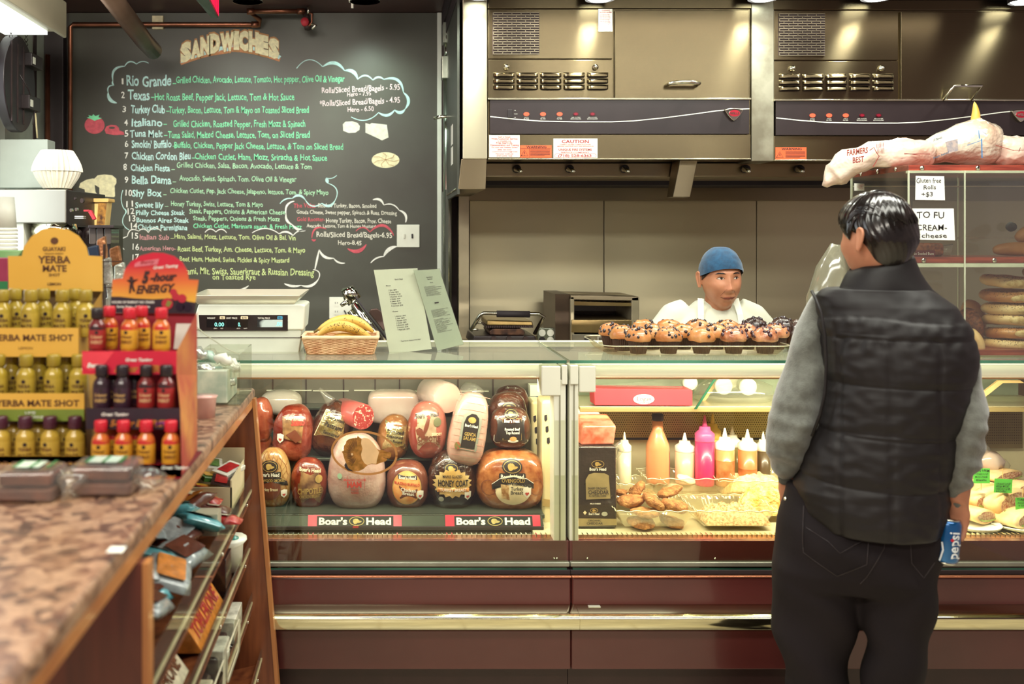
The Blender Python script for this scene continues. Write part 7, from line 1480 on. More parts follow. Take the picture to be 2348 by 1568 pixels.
MB().add([(X(180, 2.13), 2.13, Z(818, 2.13)), (X(180, 2.13), 2.13, Z(752, 2.13)), (X(234, 2.30), 2.30, Z(668, 2.30)), (X(234, 2.3), 2.30, Z(880, 2.3)), (X(200, 2.02), 2.02, ZC), (X(200, 2.02), 2.02, Z(1046, 2.02)), (X(193, 2.075), 2.075, Z(902, 2.075)), (X(234, 2.3), 2.3, ZC)], [(0, 1, 2, 3), (4, 5, 3, 7), (6, 0, 3, 5)]).build('side_panel', M('yellow_card_side', 'a07828', .6), rY)
mb = MB(); [pxt(mb, s, a, b, y, c_, 2.3, eps=.001, bold=.03) for s, a, b, y, c_ in (('GUAYAKI', 98, 150, 575, 9), ('ORGANIC ENERGY', 102, 146, 583, 3), ('YERBA', 87, 162, 603, 16), ('MATE', 98, 153, 622, 14), ('SHOT', 112, 138, 633, 6), ('LEMON', 109, 140, 654, 6))]
mb.patch(ell(125, 552, 9, 8, 16), flat(2.3, .001), 1); mb.build('lettering', mYinD, rY)
mb = MB(); pxt(mb, 'YERBA MATE SHOT', -18, 168, 781, 14, 2.13, eps=.001, bold=.03); pxt(mb, 'LEMON', 43, 75, 801, 6, 2.13, eps=.001); pxt(mb, 'YERBA MATE SHOT', -10, 182, 931, 14, 2.075, eps=.001, bold=.03); pxt(mb, 'YERBA MATE SHOT', -40, 188, 1073, 15, 2.02, eps=.001, bold=.03); mb.build('lettering', mYinD, rY)
mb = MB(); pxt(mb, 'LIME', 58, 82, 949, 6, 2.072, eps=.001); pxt(mb, 'TANGERINE', 43, 100, 959, 6, 2.072, eps=.001); mb.build('lettering', mPaper, rY)
n = 0
row_n = ['bottom', 'middle', 'top']; ord_ = ['leftmost', 'second', 'third', 'fourth', 'fifth']
for i, (pxs, k, zf, D) in enumerate((((2, 58, 115, 172), 'p', fl_[0], 2.055), ((-4, 60, 123, 180), 'y', fl_[1], 2.11), ((5, 70, 143, 196), 'y', fl_[2], 2.165))):
    zb = [Z(1066, 2.05), Z(922, 2.1), Z(770, 2.16)][i]
    for j, px in enumerate(pxs): put_shot(k, (X(px, D), D, zb-.002), .3*math.sin(j*2+i), f'yellow-labelled shot bottle, {ord_[j]} in the {row_n[i]} row front of the yellow display', 'yerba mate shot bottles', 1.10)
    for j, px in enumerate(pxs[:3]): put_shot(k, (X(px+28, D+.05), D+.055, zb-.002), .5, f'yellow shot bottle, {ord_[j]} behind the {row_n[i]} front row of the yellow display', 'yerba mate shot bottles', 1.10)
# red three-tier display
rR = root('shot_display', (X(320, 1.95), 2.0, ZC), 'red and orange three-tier cardboard display of energy shots', 'display stand')
mRd2 = M('red_card', 'd01c3c', .45, var=.05); mPur = M('dark_purple_card', '2e1e2c', .45); mSunset = bpy.data.materials.new('sunset_card')
mSunset.use_nodes = True; nt = mSunset.node_tree; tc = nt.nodes.new('ShaderNodeTexCoord'); sx_ = nt.nodes.new('ShaderNodeSeparateXYZ'); cr = nt.nodes.new('ShaderNodeValToRGB'); mr = nt.nodes.new('ShaderNodeMapRange')
nt.links.new(tc.outputs['Object'], sx_.inputs[0]); nt.links.new(sx_.outputs[2], mr.inputs[0]); zl, zh = Z(718, 2.12), Z(582, 2.12)
mr.inputs[1].default_value = zl; mr.inputs[2].default_value = zh; nt.links.new(mr.outputs[0], cr.inputs[0]); nt.links.new(cr.outputs[0], nt.nodes['Principled BSDF'].inputs['Base Color']); nt.nodes['Principled BSDF'].inputs['Roughness'].default_value = .45
cr.color_ramp.elements[0].position = .22; cr.color_ramp.elements[0].color = (*lin('e8b040'), 1); cr.color_ramp.elements[1].position = .82; cr.color_ramp.elements[1].color = (*lin('cc1434'), 1); e = cr.color_ramp.elements.new(.55); e.color = (*lin('dc6a34'), 1)
D = 2.12; MB().prism([(253, 716), (444, 718), (455, 642), (432, 641), (430, 622), (418, 602), (398, 587), (374, 580), (350, 579), (322, 586), (300, 600), (286, 618), (281, 638), (258, 641)], lambda u, v, t: (X(u, D), D+t, Z(v, D)), .003).build('header_card', mSunset, rR)
MB().prism([(253, 717), (446, 719), (449, 694), (420, 689), (390, 684), (350, 686), (310, 684), (275, 680), (254, 680)], lambda u, v, t: (X(u, D), D-.0006+t*.3, Z(v, D)), .001).build('dark_wave', mPur, rR)
MB().prism([(309, 605), (317, 600), (365, 593), (361, 606), (308, 612)], lambda u, v, t: (X(u, D), D-.0006+t*.3, Z(v, D)), .001).build('flavour_flag', M('flag_pink', 'e07a86', .5), rR)
mb = MB(); pxt(mb, 'Berry', 322, 355, 605, 7, D, eps=.0022, shear=.3, bold=.02, slope=.08); mb.build('lettering', mRedInk, rR)
mb = MB(); pxt(mb, '5', 325, 344, 648, 25, D, eps=.0015, shear=.35, bold=.07); pxt(mb, '-hour', 344, 406, 645, 18, D, eps=.0015, shear=.35, bold=.05, slope=.05); pxt(mb, 'ENERGY', 312, 402, 673, 18, D, eps=.0015, shear=.3, bold=.04, slope=.05)
mb.patch([(290,643),(298,640),(297,636),(301,633),(305,636),(305,641),(318,640),(306,646),(306,655),(311,668),(306,669),(301,658),(300,672),(296,672),(297,655),(299,646)], flat(D, .0015), 1); mb.build('lettering', M('energy_ink', '3a1a18', .5), rR)
mb = MB(); pxt(mb, 'Great Tasting', 352, 409, 617, 7, D, eps=.0015, shear=.3, bold=.02, slope=.09); pxt(mb, 'HOURS OF ENERGY NO CRASH', 257, 354, 695, 5, D, eps=.0018, bold=.03); pxt(mb, 'Sugar Free - 4 Calories', 268, 344, 705, 5, D, eps=.0018, bold=.03); mb.build('lettering', mPaper, rR)
for cx, cy, rr, m_ in ((384, 696, 13, mRedInk), (403, 680, 9, mRedInk), (418, 684, 10, mRedInk), (413, 703, 10, mPur), (430, 704, 10, mPur), (398, 670, 8, mRedInk)): MB().patch(ell(cx, cy, rr, rr, 18), flat(D, .0021+rr*.00003), 2).build('berry_print', M('berry_blue', '20182c', .3) if m_ is mPur else M('berry_red', 'c02a3c', .4), rR)
MB().patch([(385,688),(395,692),(388,704),(380,700)], flat(D, .0030), 1).build('berry_leaf', M('leaf_print', '8a8a3c', .5), rR)
D3 = [(1.90, 205, 416, 1065, 1095), (1.945, 197, 413, 936, 984), (1.99, 188, 405, 805, 858)]
fr_ = [shelfbox(rR, D_, a, b, f0, f1, .22-.045*i, (mRd2, mPur, mRd2)[i], M('red_card_inside', '6a1c24', .6)) for i, (D_, a, b, f0, f1) in enumerate(D3)]
MB().box(X(205, 1.9), X(416, 1.9), 1.9, 1.904, ZC, Z(1065, 1.9)).build('base_front', mRd2, rR)
MB().prism([(250, 718), (447, 718), (447, 1036), (250, 1036)], lambda u, v, t: (X(u, 2.13), 2.13+t, Z(v, 2.13)), .003).build('back_panel', M('back_red', '9a1c30', .5), rR)
MB().prism([(404, 742), (445, 742), (444, 800), (398, 800)], lambda u, v, t: (X(u, 2.125), 2.125+t, Z(v, 2.125)), .002).build('white_insert', mPaper, rR)
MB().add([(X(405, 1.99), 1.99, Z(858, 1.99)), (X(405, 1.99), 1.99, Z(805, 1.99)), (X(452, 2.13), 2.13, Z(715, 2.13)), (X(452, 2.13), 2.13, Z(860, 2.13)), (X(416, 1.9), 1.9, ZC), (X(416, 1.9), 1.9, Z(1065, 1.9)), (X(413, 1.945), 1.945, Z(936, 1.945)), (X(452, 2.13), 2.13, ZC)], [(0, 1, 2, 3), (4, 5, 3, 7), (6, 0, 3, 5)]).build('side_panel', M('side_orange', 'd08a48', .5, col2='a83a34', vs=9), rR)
mGl = M('shot_gold_ink', 'b8742c', .5)
for D_, y, dx in ((1.99, 852, 0), (1.945, 977, -10), (1.9, 1105, 15)):
    mb = MB(); pxt(mb, '5-hour ENERGY', 262+dx, 396+dx*.5, y, 14, D_, eps=.001, shear=.3, bold=.05); mb.build('lettering', mGl, rR)
    mb = MB(); pxt(mb, 'Great Tasting', 288+dx*5.5, 350+dx*5.5, y-(24 if y < 1000 else 30), 7, D_, eps=.001, shear=.3, bold=.03); mb.build('lettering', mPaper, rR)
MB().prism([(357, 968), (398, 962), (395, 971), (354, 977)], lambda u, v, t: (X(u, 1.944), 1.944+t*.3, Z(v, 1.944)), .001).build('purple_flag', M('purple_flag', '9a4a90', .5), rR)
MB().prism([(188, 807), (262, 806), (250, 822), (232, 846), (205, 850), (190, 840)], lambda u, v, t: (X(u, 1.989), 1.989+t*.3, Z(v, 1.989)), .001).build('flavour_panel', M('flavour_red', 'e84050', .5), rR)
mb = MB(); pxt(mb, 'Berry', 200, 234, 842, 10, 1.988, eps=.001, shear=.3, bold=.04); mb.build('lettering', mPaper, rR)
for i, (pxs, ks, zb, D_) in enumerate((((231, 283, 335, 392), 'rrrr', Z(1068, 1.94), 1.935), ((233, 281, 335, 381), 'vvkk', Z(940, 1.98), 1.98), ((223, 297, 370), 'krr', Z(806, 2.03), 2.025))):
    for j, px in enumerate(pxs): put_shot(ks[j], (X(px, D_), D_, zb), .2*math.sin(j*3+i), f'{dict(r="red and yellow", k="black and red", v="black and purple")[ks[j]]} shot bottle, {ord_[j]} in the {row_n[i]} row of the red display', 'energy shot bottles', .97)
    for j, px in enumerate(pxs[:2]): put_shot(ks[j+(1 if i == 2 else 0)], (X(px+27, D_+.045), D_+.048, zb), .5, f'shot bottle behind the {row_n[i]} front row of the red display, {ord_[j]}', 'energy shot bottles', .97)
# wrapped brownies in front
mBrow = M('brownie', '42200f', .6, col2='6a3820', vs=20, bump=.4, bs=60)
for i, (cx, w_, D, top, lab) in enumerate(((55, 130, 1.72, 1070, 'left stack of wrapped brownies with a green label'), (230, 140, 1.76, 1080, 'right stack of wrapped brownies with a white and green label'))):
    r = root('wrapped_brownie', (X(cx, D), D, ZC), lab, 'snack', 'wrapped brownies on the counter'); x0, x1_ = X(cx-w_/2, D), X(cx+w_/2, D)
    for q in range(2): MB().box(x0+.004*q, x1_-.003*q, D, D+.08, ZC+.002+q*.026, ZC+.024+q*.026).jitter(.002, 40, q).build('brownie_slab', mBrow, r, bevel=.006, bseg=3)
    MB().box(x0-.004, x1_+.004, D-.004, D+.085, ZC+.001, ZC+.056).jitter(.004, 50, i).build('film', gWrap, r, bevel=.01)
    for q in (-1, 1):
        xx = (x0 if q < 0 else x1_); MB().tube([(xx, D+.04, ZC+.03), (xx+q*.02, D+.03, ZC+.03), (xx+q*.035, D+.02, ZC+.02)], [.012, .018, .03], 9).jitter(.008, 60, i+q).build('twisted_end', gWrap, r, True)
    lb = MB().box(x0+.02, x1_-.03, D+.02, D+.07, ZC+.0575, ZC+.058).build('label', M('mint_label', 'c8e0d0', .4, coat=.5), r)
    for q in (0, 1, 2): MB().box(x0+.02+q*.030, x0+.026+q*.030, D+.018, D+.072, ZC+.0582, ZC+.0584).build('green_bar', M('label_green', '2e7a4a', .4), lb)
MB().box(X(243, 1.45), X(280, 1.45), 1.45, 1.478, ZC+.0005, ZC+.001).build('price_label', mPaper, None, label='small blank white label stuck on the granite', cat='label')
# things behind the displays
r = root('snack_box', (X(10, 2.5), 2.5, ZC), 'magenta snack box at the left edge behind the yellow display', 'box'); MB().box(X(-40, 2.5), X(17, 2.5), 2.5, 2.6, ZC, Z(592, 2.5)).build('box_body', M('magenta', '8a2040', .4, col2='a84060', vs=9), r, bevel=.002); MB().box(X(-40, 2.5), X(18, 2.5), 2.498, 2.5, Z(668, 2.5), Z(645, 2.5)).build('green_strip', M('label_green'), r)
D = 2.7; r = root('green_packet', (X(20, D), D, ZC), 'pale green packet lid under the cup stack', 'packet'); MB().prism([(-10, 574), (45, 574), (52, 572), (40, 590), (15, 598), (-10, 592)], lambda u, v, t: (X(u, D), D+t, Z(v, D)), .06).build('packet_body', M('pale_green', '9ac88a', .4, col2='6aa860', vs=9), r, bevel=.004)
MB().box(X(-10, D), X(40, D), D+.005, D+.05, ZC, Z(592, D)).build('packet_stem', mWhite, r)
D = 2.75; r = root('chip_rack', (X(245, D), D, ZC), 'rack of copper and silver snack bags between the two displays', 'snack rack')
mSn = M('snack_silver', 'c4c8bc', .2, .5, var=.3, vs=30, bump=.8, bs=40, bdist=.006); mSc2 = M('snack_copper', 'b07850', .25, .5, var=.3, vs=30, bump=.8, bs=40, bdist=.006)
for i, (cx, cy, w_, h_, m_) in enumerate(((215, 585, 26, 40, M('snack_navy', '2a3a50', .3)), (232, 575, 24, 60, mSc2), (262, 590, 28, 45, mSc2), (275, 630, 30, 50, mSn), (243, 625, 26, 60, mSn), (262, 680, 36, 60, mSn), (240, 730, 30, 80, mSn), (265, 760, 34, 90, mSn))):
    DD = D+.03*((i*3) % 4); MB().prism([(cx-w_*.5, cy-h_*.5+3), (cx+w_*.3, cy-h_*.6), (cx+w_*.55, cy+h_*.4), (cx-w_*.4, cy+h_*.5)], lambda u, v, t: (X(u, DD), DD+t, Z(v, DD)), .02).jitter(.006, 60, i).build('snack_bag', m_, r, bevel=.004)
MB().box(X(236, D), X(238, D), D, D+.02, ZC, Z(560, D)).build('rack_post', mDark, r)
for py in (600, 660, 720, 790): MB().box(X(212, D), X(285, D), D-.01, D-.006, Z(py, D), Z(py-2, D)).build('rack_wire', mDark, r)
box('rack_base', mDark, X(212, D), X(285, D), D, D+.12, ZC, Z(800, D), r)
D = 2.72; r = root('candy_bin', (X(500, D), D+.1, ZC), 'clear counter bin of pale wrapped sweets at the far end of the counter', 'bin')
xa, xb = X(446, D), X(550, D); zt_ = Z(812, D)
for q in ((xa, xb, D, D+.003, ZC, Z(930, D)), (xa, xa+.003, D, D+.25, ZC, zt_), (xb-.003, xb, D, D+.25, ZC, zt_), (xa, xb, D+.25, D+.253, ZC, zt_), (xa, xb, D, D+.25, ZC+.001, ZC+.004)): MB().box(*q).build('bin_wall', gAcr, r)
MB().tube([(xa, D, Z(745, D)), (X(475, D), D, Z(770, D)), (X(520, D), D, Z(800, D)), (xb, D, zt_)], .0015, 6).build('bin_edge', mE, r)
rnd = random.Random(5)
for i in range(16):
    cx = 455+(i*37 % 85); cy = 810+(i*53 % 75); DD = D+.03+.012*(i % 12); s = .018
    MB().tube([(X(cx, DD)-.02, DD, Z(cy, DD)), (X(cx, DD)-.011, DD, Z(cy, DD)+.006), (X(cx, DD), DD, Z(cy, DD)+.004), (X(cx, DD)+.012, DD, Z(cy, DD)-.006), (X(cx, DD)+.024, DD, Z(cy, DD)-.003)], [.014, .012, s, .012, .012], 9).jitter(.005, 60, i).build('wrapped_sweet', [mSn, mWhite, gWrap, M('sweet_mint', 'b8d4c4', .3, coat=.5)][i % 4], r, True)
MB().box(xa+.004, X(520, D), D+.01, D+.2, ZC+.004, Z(850, D)).build('lower_box', M('sweet_box', 'a8b8a4', .4, col2='d8dcc4', vs=20), r, bevel=.004)
r = root('tip_cup', (X(470, 2.6), 2.6, ZC), 'pale pink plastic cup in front of the clear sweets bin', 'cup'); MB().lathe([(.030, 0), (.034, .05), (.038, .055)], (X(466, 2.55), 2.55, ZC), 20).build('cup_body', M('pink_cup', 'eab8ac', .3, coat=.4), r, True)
# ================================================================= people
mSkin = M('tan_skin', 'b9795a', .45, col2='c88a68', vs=14, sss=.12, bump=.06, bs=220)
mSkin2 = M('light_brown_skin', 'b87a5c', .5, col2='c68c6c', vs=14, sss=.12)
def remesh(parts, vox, it=3):
    """union of closed meshes into one continuous skin"""
    mb = MB(); [mb.add(p.v, p.f) for p in parts]
    me = bpy.data.meshes.new('r'); me.from_pydata([tuple(p) for p in mb.v], [], mb.f)
    bm = bmesh.new(); bm.from_mesh(me); bmesh.ops.recalc_face_normals(bm, faces=bm.faces); bm.to_mesh(me); bm.free()
    o = bpy.data.objects.new('r', me); C.objects.link(o)
    m = o.modifiers.new('m', 'REMESH'); m.mode = 'VOXEL'; m.voxel_size = vox; m.adaptivity = 0
    s = o.modifiers.new('s', 'SMOOTH'); s.factor = .5; s.iterations = it
    ev = o.evaluated_get(bpy.context.evaluated_depsgraph_get()); m2 = ev.to_mesh()
    out = MB(); out.v = [tuple(v.co) for v in m2.vertices]; out.f = [tuple(p.vertices) for p in m2.polygons]; ev.to_mesh_clear()
    bpy.data.objects.remove(o); bpy.data.meshes.remove(me); return out
def g(x, s): return math.exp(-(x/s)**2)
def head_surface(u, v):
    """unit sphere direction (x right, y back, z up) -> head point, face towards -y; chin at z -.118, crown +.115"""
def head(nu=64, nv=56):
    R = []
    for i in range(1, nv):
        ph = PI*i/nv; z = -math.cos(ph); ring = []
        for j in range(nu):
            a = 2*PI*j/nu; sx_, sy_ = math.cos(a), math.sin(a); k = math.sin(ph)
            k = k**.85
            x = .074*k*sp_(sx_, .92); y = .094*k*sy_; zz_ = .117*z
            t = max(0, -zz_)/.117
            x *= 1-.34*t**1.5; 
            if sy_ > 0: y *= 1-.45*t**1.2
            else: y = y*(1-.10*t)-.010*t**.6*k
            fr = max(0, -sy_)**1.5*k
            d = 0
            d += .020*g(x, .0125)*g(zz_+.026, .013)+.011*g(x, .009)*g(zz_-.0, .026)      # nose
            d += .008*g(abs(x)-.012, .007)*g(zz_+.030, .008)                             # nostril wings
            d -= .010*g(abs(x)-.031, .017)*g(zz_-.016, .013)                             # sockets
            d += .006*g(abs(x)-.028, .026)*g(zz_-.036, .010)                             # brow
            d += .006*g(abs(x)-.042, .018)*g(zz_+.022, .020)                             # cheeks
            d += .008*g(x, .026)*g(zz_+.062, .010)-.004*g(x, .03)*g(zz_+.0635, .0025)    # lips
            d -= .005*g(x, .022)*g(zz_+.080, .008); d += .007*g(x, .020)*g(zz_+.100, .013)
            d -= .004*g(abs(x)-.034, .008)*g(zz_+.055, .020)
            y -= d*fr
            ring.append(Vector((x, y, zz_)))
        R.append(ring)
    return R
HEAD = head()
_hp = [p for r_ in HEAD for p in r_ if p.y < 0]
_ha = np.array([(p.x, p.z, p.y) for p in _hp])
def face(u, v, e=.001):
    d = (_ha[:, 0]-u)**2+(_ha[:, 1]-v)**2; i = np.argsort(d)[:4]; w_ = 1/(d[i]+1e-7); return Vector((u, float((_ha[i, 2]*w_).sum()/w_.sum())-e, v))
def ear(sd):
    mb = MB(); P = [(.0, .030), (.010, .034), (.020, .030), (.024, .018), (.020, .002), (.012, -.016), (.004, -.028), (-.004, -.028), (-.004, -.010), (-.003, .012)]
    A = [Vector((sd*(.073+.010*(.4+y_*20)), y_*.9+.012, z_)) for y_, z_ in P]; B = [p+Vector((sd*.007, .002, 0)) for p in A]
    mb.rings([A, B]); mb.tube([Vector((sd*(.077+.012*(.4+y_*20)), y_*.92+.011, z_)) for y_, z_ in P+[P[0]]], .0042, 8); return mb
def hand_parts(o, down, side, palm, s=1.0, curl=.3):
    """o wrist, unit axes: down to the fingers, side to the thumb, palm the way the palm faces"""
    out = []; d, t, n = down.normalized(), side.normalized(), palm.normalized()
    R = []
    for q, w_, h_ in ((-.01, .026, .020), (.02, .034, .018), (.055, .042, .015), (.09, .042, .013)):
        c = o+d*q*s; R.append([c+t*(w_*s*sp_(math.cos(a), .7))+n*(h_*s*sp_(math.sin(a), .7)) for a in [2*PI*j/16 for j in range(16)]])
    mb = MB(); mb.rings(R); out.append(mb)
    for i, (off, L) in enumerate(((.030, .070), (.010, .078), (-.011, .072), (-.031, .058))):
        p = o+d*.082*s+t*off*s; P = [p]; ang = 0; dd = d
        for seg, c in ((L*.42, curl), (L*.32, curl*1.2), (L*.26, curl*.9)):
            ang += c; P.append(P[-1]+(d*math.cos(ang)+n*math.sin(ang))*seg*s)
        mb = MB(); mb.tube(P, [.0098*s, .0092*s, .0085*s, .0068*s], 10); out.append(mb)
    p = o+d*.025*s+t*.028*s; mb = MB(); mb.tube([p, p+(t*.7+d*.7+n*.3).normalized()*.04*s, p+(t*.45+d*.85+n*.6).normalized()*.072*s], [.014*s, .011*s, .008*s], 10); out.append(mb)
    return out
def tube_mb(pts, r, n=16): m = MB(); m.tube(pts, r, n); return m
def loft(secs, n=28, p=2.3):
    """secs: (z, cx, cy, rx, ry)"""
    R = [[Vector((cx+rx*sp_(math.cos(a), 2/p), cy+ry*sp_(math.sin(a), 2/p), z)) for a in [2*PI*j/n for j in range(n)]] for z, cx, cy, rx, ry in secs]
    m = MB(); m.rings(R); return m
# ---------------------------------------------------------------- the worker behind the counter
wD = 3.98; kx = lambda px: X(px, wD); kz = lambda py: Z(py, wD)
wc = Vector((kx(1653), wD, kz(642))); hs = 1.0
W = root('person', (wc.x, wD+.06, 0), 'worker in a white shirt, white apron and blue cap smiling behind the muffins', 'person')
Rh = Matrix.Rotation(math.radians(1), 3, 'Z') @ Matrix.Rotation(math.radians(4), 3, 'X') @ Matrix.Rotation(math.radians(-2), 3, 'Y')
hw = lambda p: wc+Rh @ (Vector(p)*hs)
hm = MB(); hm.rings([[hw(p) for p in r_] for r_ in HEAD]); e1, e2 = ear(1), ear(-1)
for e in (e1, e2): e.v = [tuple(hw(p)) for p in e.v]
neck = tube_mb([hw((0, .02, -.04)), wc+Vector((0, .04, -.13)), wc+Vector((-.005, .06, -.22))], [.052, .054, .075])
bx = wc.x-.01; by = wD+.07; sh = kz(735)
body = loft([(.02, bx, by, .10, .08), (.80, bx, by, .155, .10), (.95, bx, by, .14, .09), (1.12, bx, by, .135, .085), (1.25, bx, by, .13, .08), (1.31, bx, by, .11, .07), (1.335, bx, by, .07, .05)])
armL = tube_mb([(bx-.15, by, 1.27), (bx-.205, by-.03, 1.15), (bx-.20, by-.13, 1.05)], [.035, .035, .032]); armR = tube_mb([(bx+.15, by, 1.27), (bx+.20, by-.03, 1.15), (bx+.18, by-.13, 1.05)], [.035, .035, .032])
hands = hand_parts(Vector((bx-.20, by-.14, 1.05)), Vector((.2, -.3, -1)), Vector((1, 0, .2)), Vector((0, -1, 0)))+hand_parts(Vector((bx+.18, by-.14, 1.05)), Vector((-.2, -.3, -1)), Vector((-1, 0, .2)), Vector((0, -1, 0)))
rb = remesh([hm, e1, e2, neck], .0026, 2); rb2 = remesh([neck, body, armL, armR]+hands, .008, 2)
allb = remesh([rb2], .008, 0); mbz = MB(); mbz.add(rb.v, rb.f); mbz.add(rb2.v, rb2.f); mbz.build('body', mSkin, W, True)
def onface(nm, pts, mat, e, k=3, mirror=False, par=None): return MB().patch(pts, lambda u, v: tuple(hw(face(u, v, e))), k).build(nm, mat, par or W, True)
mHair = M('black_hair', '1c1414', .35, var=.3, vs=40, coat=.2); mLip = M('lips', 'a0584a', .45); mEyeW = M('eye_white', 'd8ccc0', .3); mIris = M('dark_iris', '241410', .2, coat=.8); mLid = M('eyelid_line', '4a2a20', .6)
for s in (-1, 1):
    onface('eyebrow', [(s*.012, .034), (s*.024, .040), (s*.040, .039), (s*.050, .031), (s*.040, .034), (s*.024, .034)], mHair, .0022, 2)
    ew = onface('eye', [(s*.018, .0155), (s*.026, .0205), (s*.035, .0205), (s*.043, .0155), (s*.034, .0125), (s*.025, .0125)], mEyeW, .0022, 2)
    onface('iris', ell(s*.0305+.003, .0166, .0043, .0042, 12), mIris, .0030, 2, par=ew)
    MB().ribbon([(s*.016, .0155), (s*.026, .0212), (s*.035, .0212), (s*.045, .0150)], [.001, .0026, .0026, .001], lambda u, v: tuple(hw(face(u, v, .0032)))).build('upper_lid', mLid, W)
    MB().ribbon([(s*.013, -.024), (s*.022, -.038), (s*.030, -.052)], [.0006, .0012, .0006], lambda u, v: tuple(hw(face(u, v, .0012)))).build('smile_crease', mLid, W)
onface('lips', [(-.027, -.0605), (-.012, -.0575), (-.004, -.0565), (0, -.058), (.004, -.0565), (.012, -.0575), (.027, -.0595), (.016, -.068), (0, -.0705), (-.016, -.068)], mLip, .0012, 3)
MB().ribbon([(-.030, -.0590), (-.014, -.0630), (0, -.0635), (.014, -.0630), (.031, -.0575)], [.001, .0018, .0018, .0018, .001], lambda u, v: tuple(hw(face(u, v, .0022)))).build('mouth_line', mLid, W)
# hair band below the cap and the cap itself
def shell(lo_front, lo_back, off, top=.125, seedy=0, bul=1.0):
    R = []
    for i in range(14):
        t = i/13; ring = []
        for j in range(48):
            a = 2*PI*j/48; lo = lo_front*(.5-.5*math.sin(a))+lo_back*(.5+.5*math.sin(a))-.016*abs(math.cos(a))**3; z = lo+(top-lo)*math.sin(t*PI/2)
            zc = max(-.99, min(.999, z/(top+.004))); k = (1-zc*zc)**.5; k = k**.85
            if z > .04: k = max(k, 0)*bul
            w_ = .0018*math.sin(a*9+z*160)*t*(1-t)*4*seedy
            ring.append(Vector(((.0745+off+w_)*k*sp_(math.cos(a), .92), (.0945+off+w_)*k*math.sin(a), z)))
        R.append(ring)
    return R
mb = MB(); mb.rings([[hw(p) for p in r_] for r_ in shell(.068, -.03, .0022, .119)], False, True); mb.build('hair', mHair, W, True)
mCap = M('blue_cap_cloth', '083a5c', .8, col2='0e4c72', vs=60, bump=.3, bs=400, sheen=.3)
mb = MB(); mb.rings([[hw(p) for p in r_] for r_ in shell(.055, .018, .0085, .131, 1, 1.04)], False, True)
mb.build('cap', mCap, W, True)
# white shirt
mShirt = M('white_shirt', 'd2d2c0', .75, var=.04, vs=6, bump=.35, bs=14, bdist=.008)
R_ = []
def tors(z, hw_, dp, cx=0): return (z, bx+cx, by, hw_, dp)
sl = lambda s: tube_mb([(bx+s*.10, by, kz(712)), (bx+s*.155, by-.005, kz(728)), (bx+s*.20, by-.01, kz(760)), (bx+s*.235, by-.03, 1.17), (bx+s*.215, by-.11, 1.07)], [.05, .062, .063, .058, .050])
shirt = remesh([loft([tors(.85, .18, .125), tors(1.1, .175, .12), tors(1.25, .19, .125), (kz(745), bx, by, .185, .115), (kz(722), bx, by, .145, .095), (kz(705), bx, by, .092, .075), (kz(690), bx, by+.005, .066, .062)]), sl(1), sl(-1)], .008, 14)
shirt.jitter(.005, 12, 3); shirt.build('shirt', mShirt, W, True)
for s in (-1, 1):
    A = [(bx+s*.012, kz(722)), (bx+s*.030, kz(700)), (bx+s*.058, kz(684)), (bx+s*.070, kz(690)), (bx+s*.060, kz(712)), (bx+s*.036, kz(733))]
    MB().prism(A, lambda u, v, t: (u, by-.088+abs(u-bx)*.75-(kz(690)-v)*.25+t, v), .006).build('collar', mShirt, W, bevel=.002)
    MB().ribbon([(bx+s*.070, kz(684)), (bx+s*.078, kz(720)), (bx+s*.088, 1.22), (bx+s*.09, 1.0)], .024, lambda u, v: (u, by-.120+max(0, (v-1.27))*.42-max(0, 1.27-v)*.0-.006, v)).build('apron_strap', M('apron_white', 'f0f0e2', .7, var=.03), W)
MB().box(bx-.011, bx+.011, by-.128, by-.122, 1.0, kz(735)).build('placket', mShirt, W, bevel=.002)
for z in (kz(748), 1.22, 1.15): MB().lathe([(.005, 0), (.005, .002), (.003, .003)], (bx, by-.13, z), 12, 'Y', Matrix.Scale(-1, 3, (0, 1, 0))).build('button', mWhite, W, True)
MB().prism(rrect(bx-.12, bx+.12, .55, 1.17, .03), lambda u, v, t: (u, by-.137+t, v), .004).build('apron', M('apron_white'), W)
loft([(.0, bx, by, .12, .10), (.5, bx, by, .16, .11), (.86, bx, by, .175, .12)]).build('trousers', mInk, W, True)
# ---------------------------------------------------------------- the customer
cD = 2.75; qx = lambda px: X(px, cD); qz = lambda py: Z(py, cD)
ccx = qx(2030); TH = math.atan2(ccx, cD); cs, sn = math.cos(TH), math.sin(TH)
def tt_(px): p = px-CX; return (p*cD-F*ccx)/(F*cs+p*sn)      # offset across his back that shows at px
def bw(t, d, z): return Vector((ccx+cs*t+sn*d, cD-sn*t+cs*d, z))
def cw(px, py, d): v = bw(tt_(px), d, 0); return Vector((v.x, v.y, Z(py, v.y)))
P_ = root('person', (ccx, cD, 0), 'customer seen from behind in a black quilted vest and grey sweatshirt holding a can', 'person')
hc = Vector(tuple(bw(tt_(2011), -.01, qz(552)))); Rc = Matrix.Rotation(math.radians(180-36), 3, 'Z'); hsc = 1.02
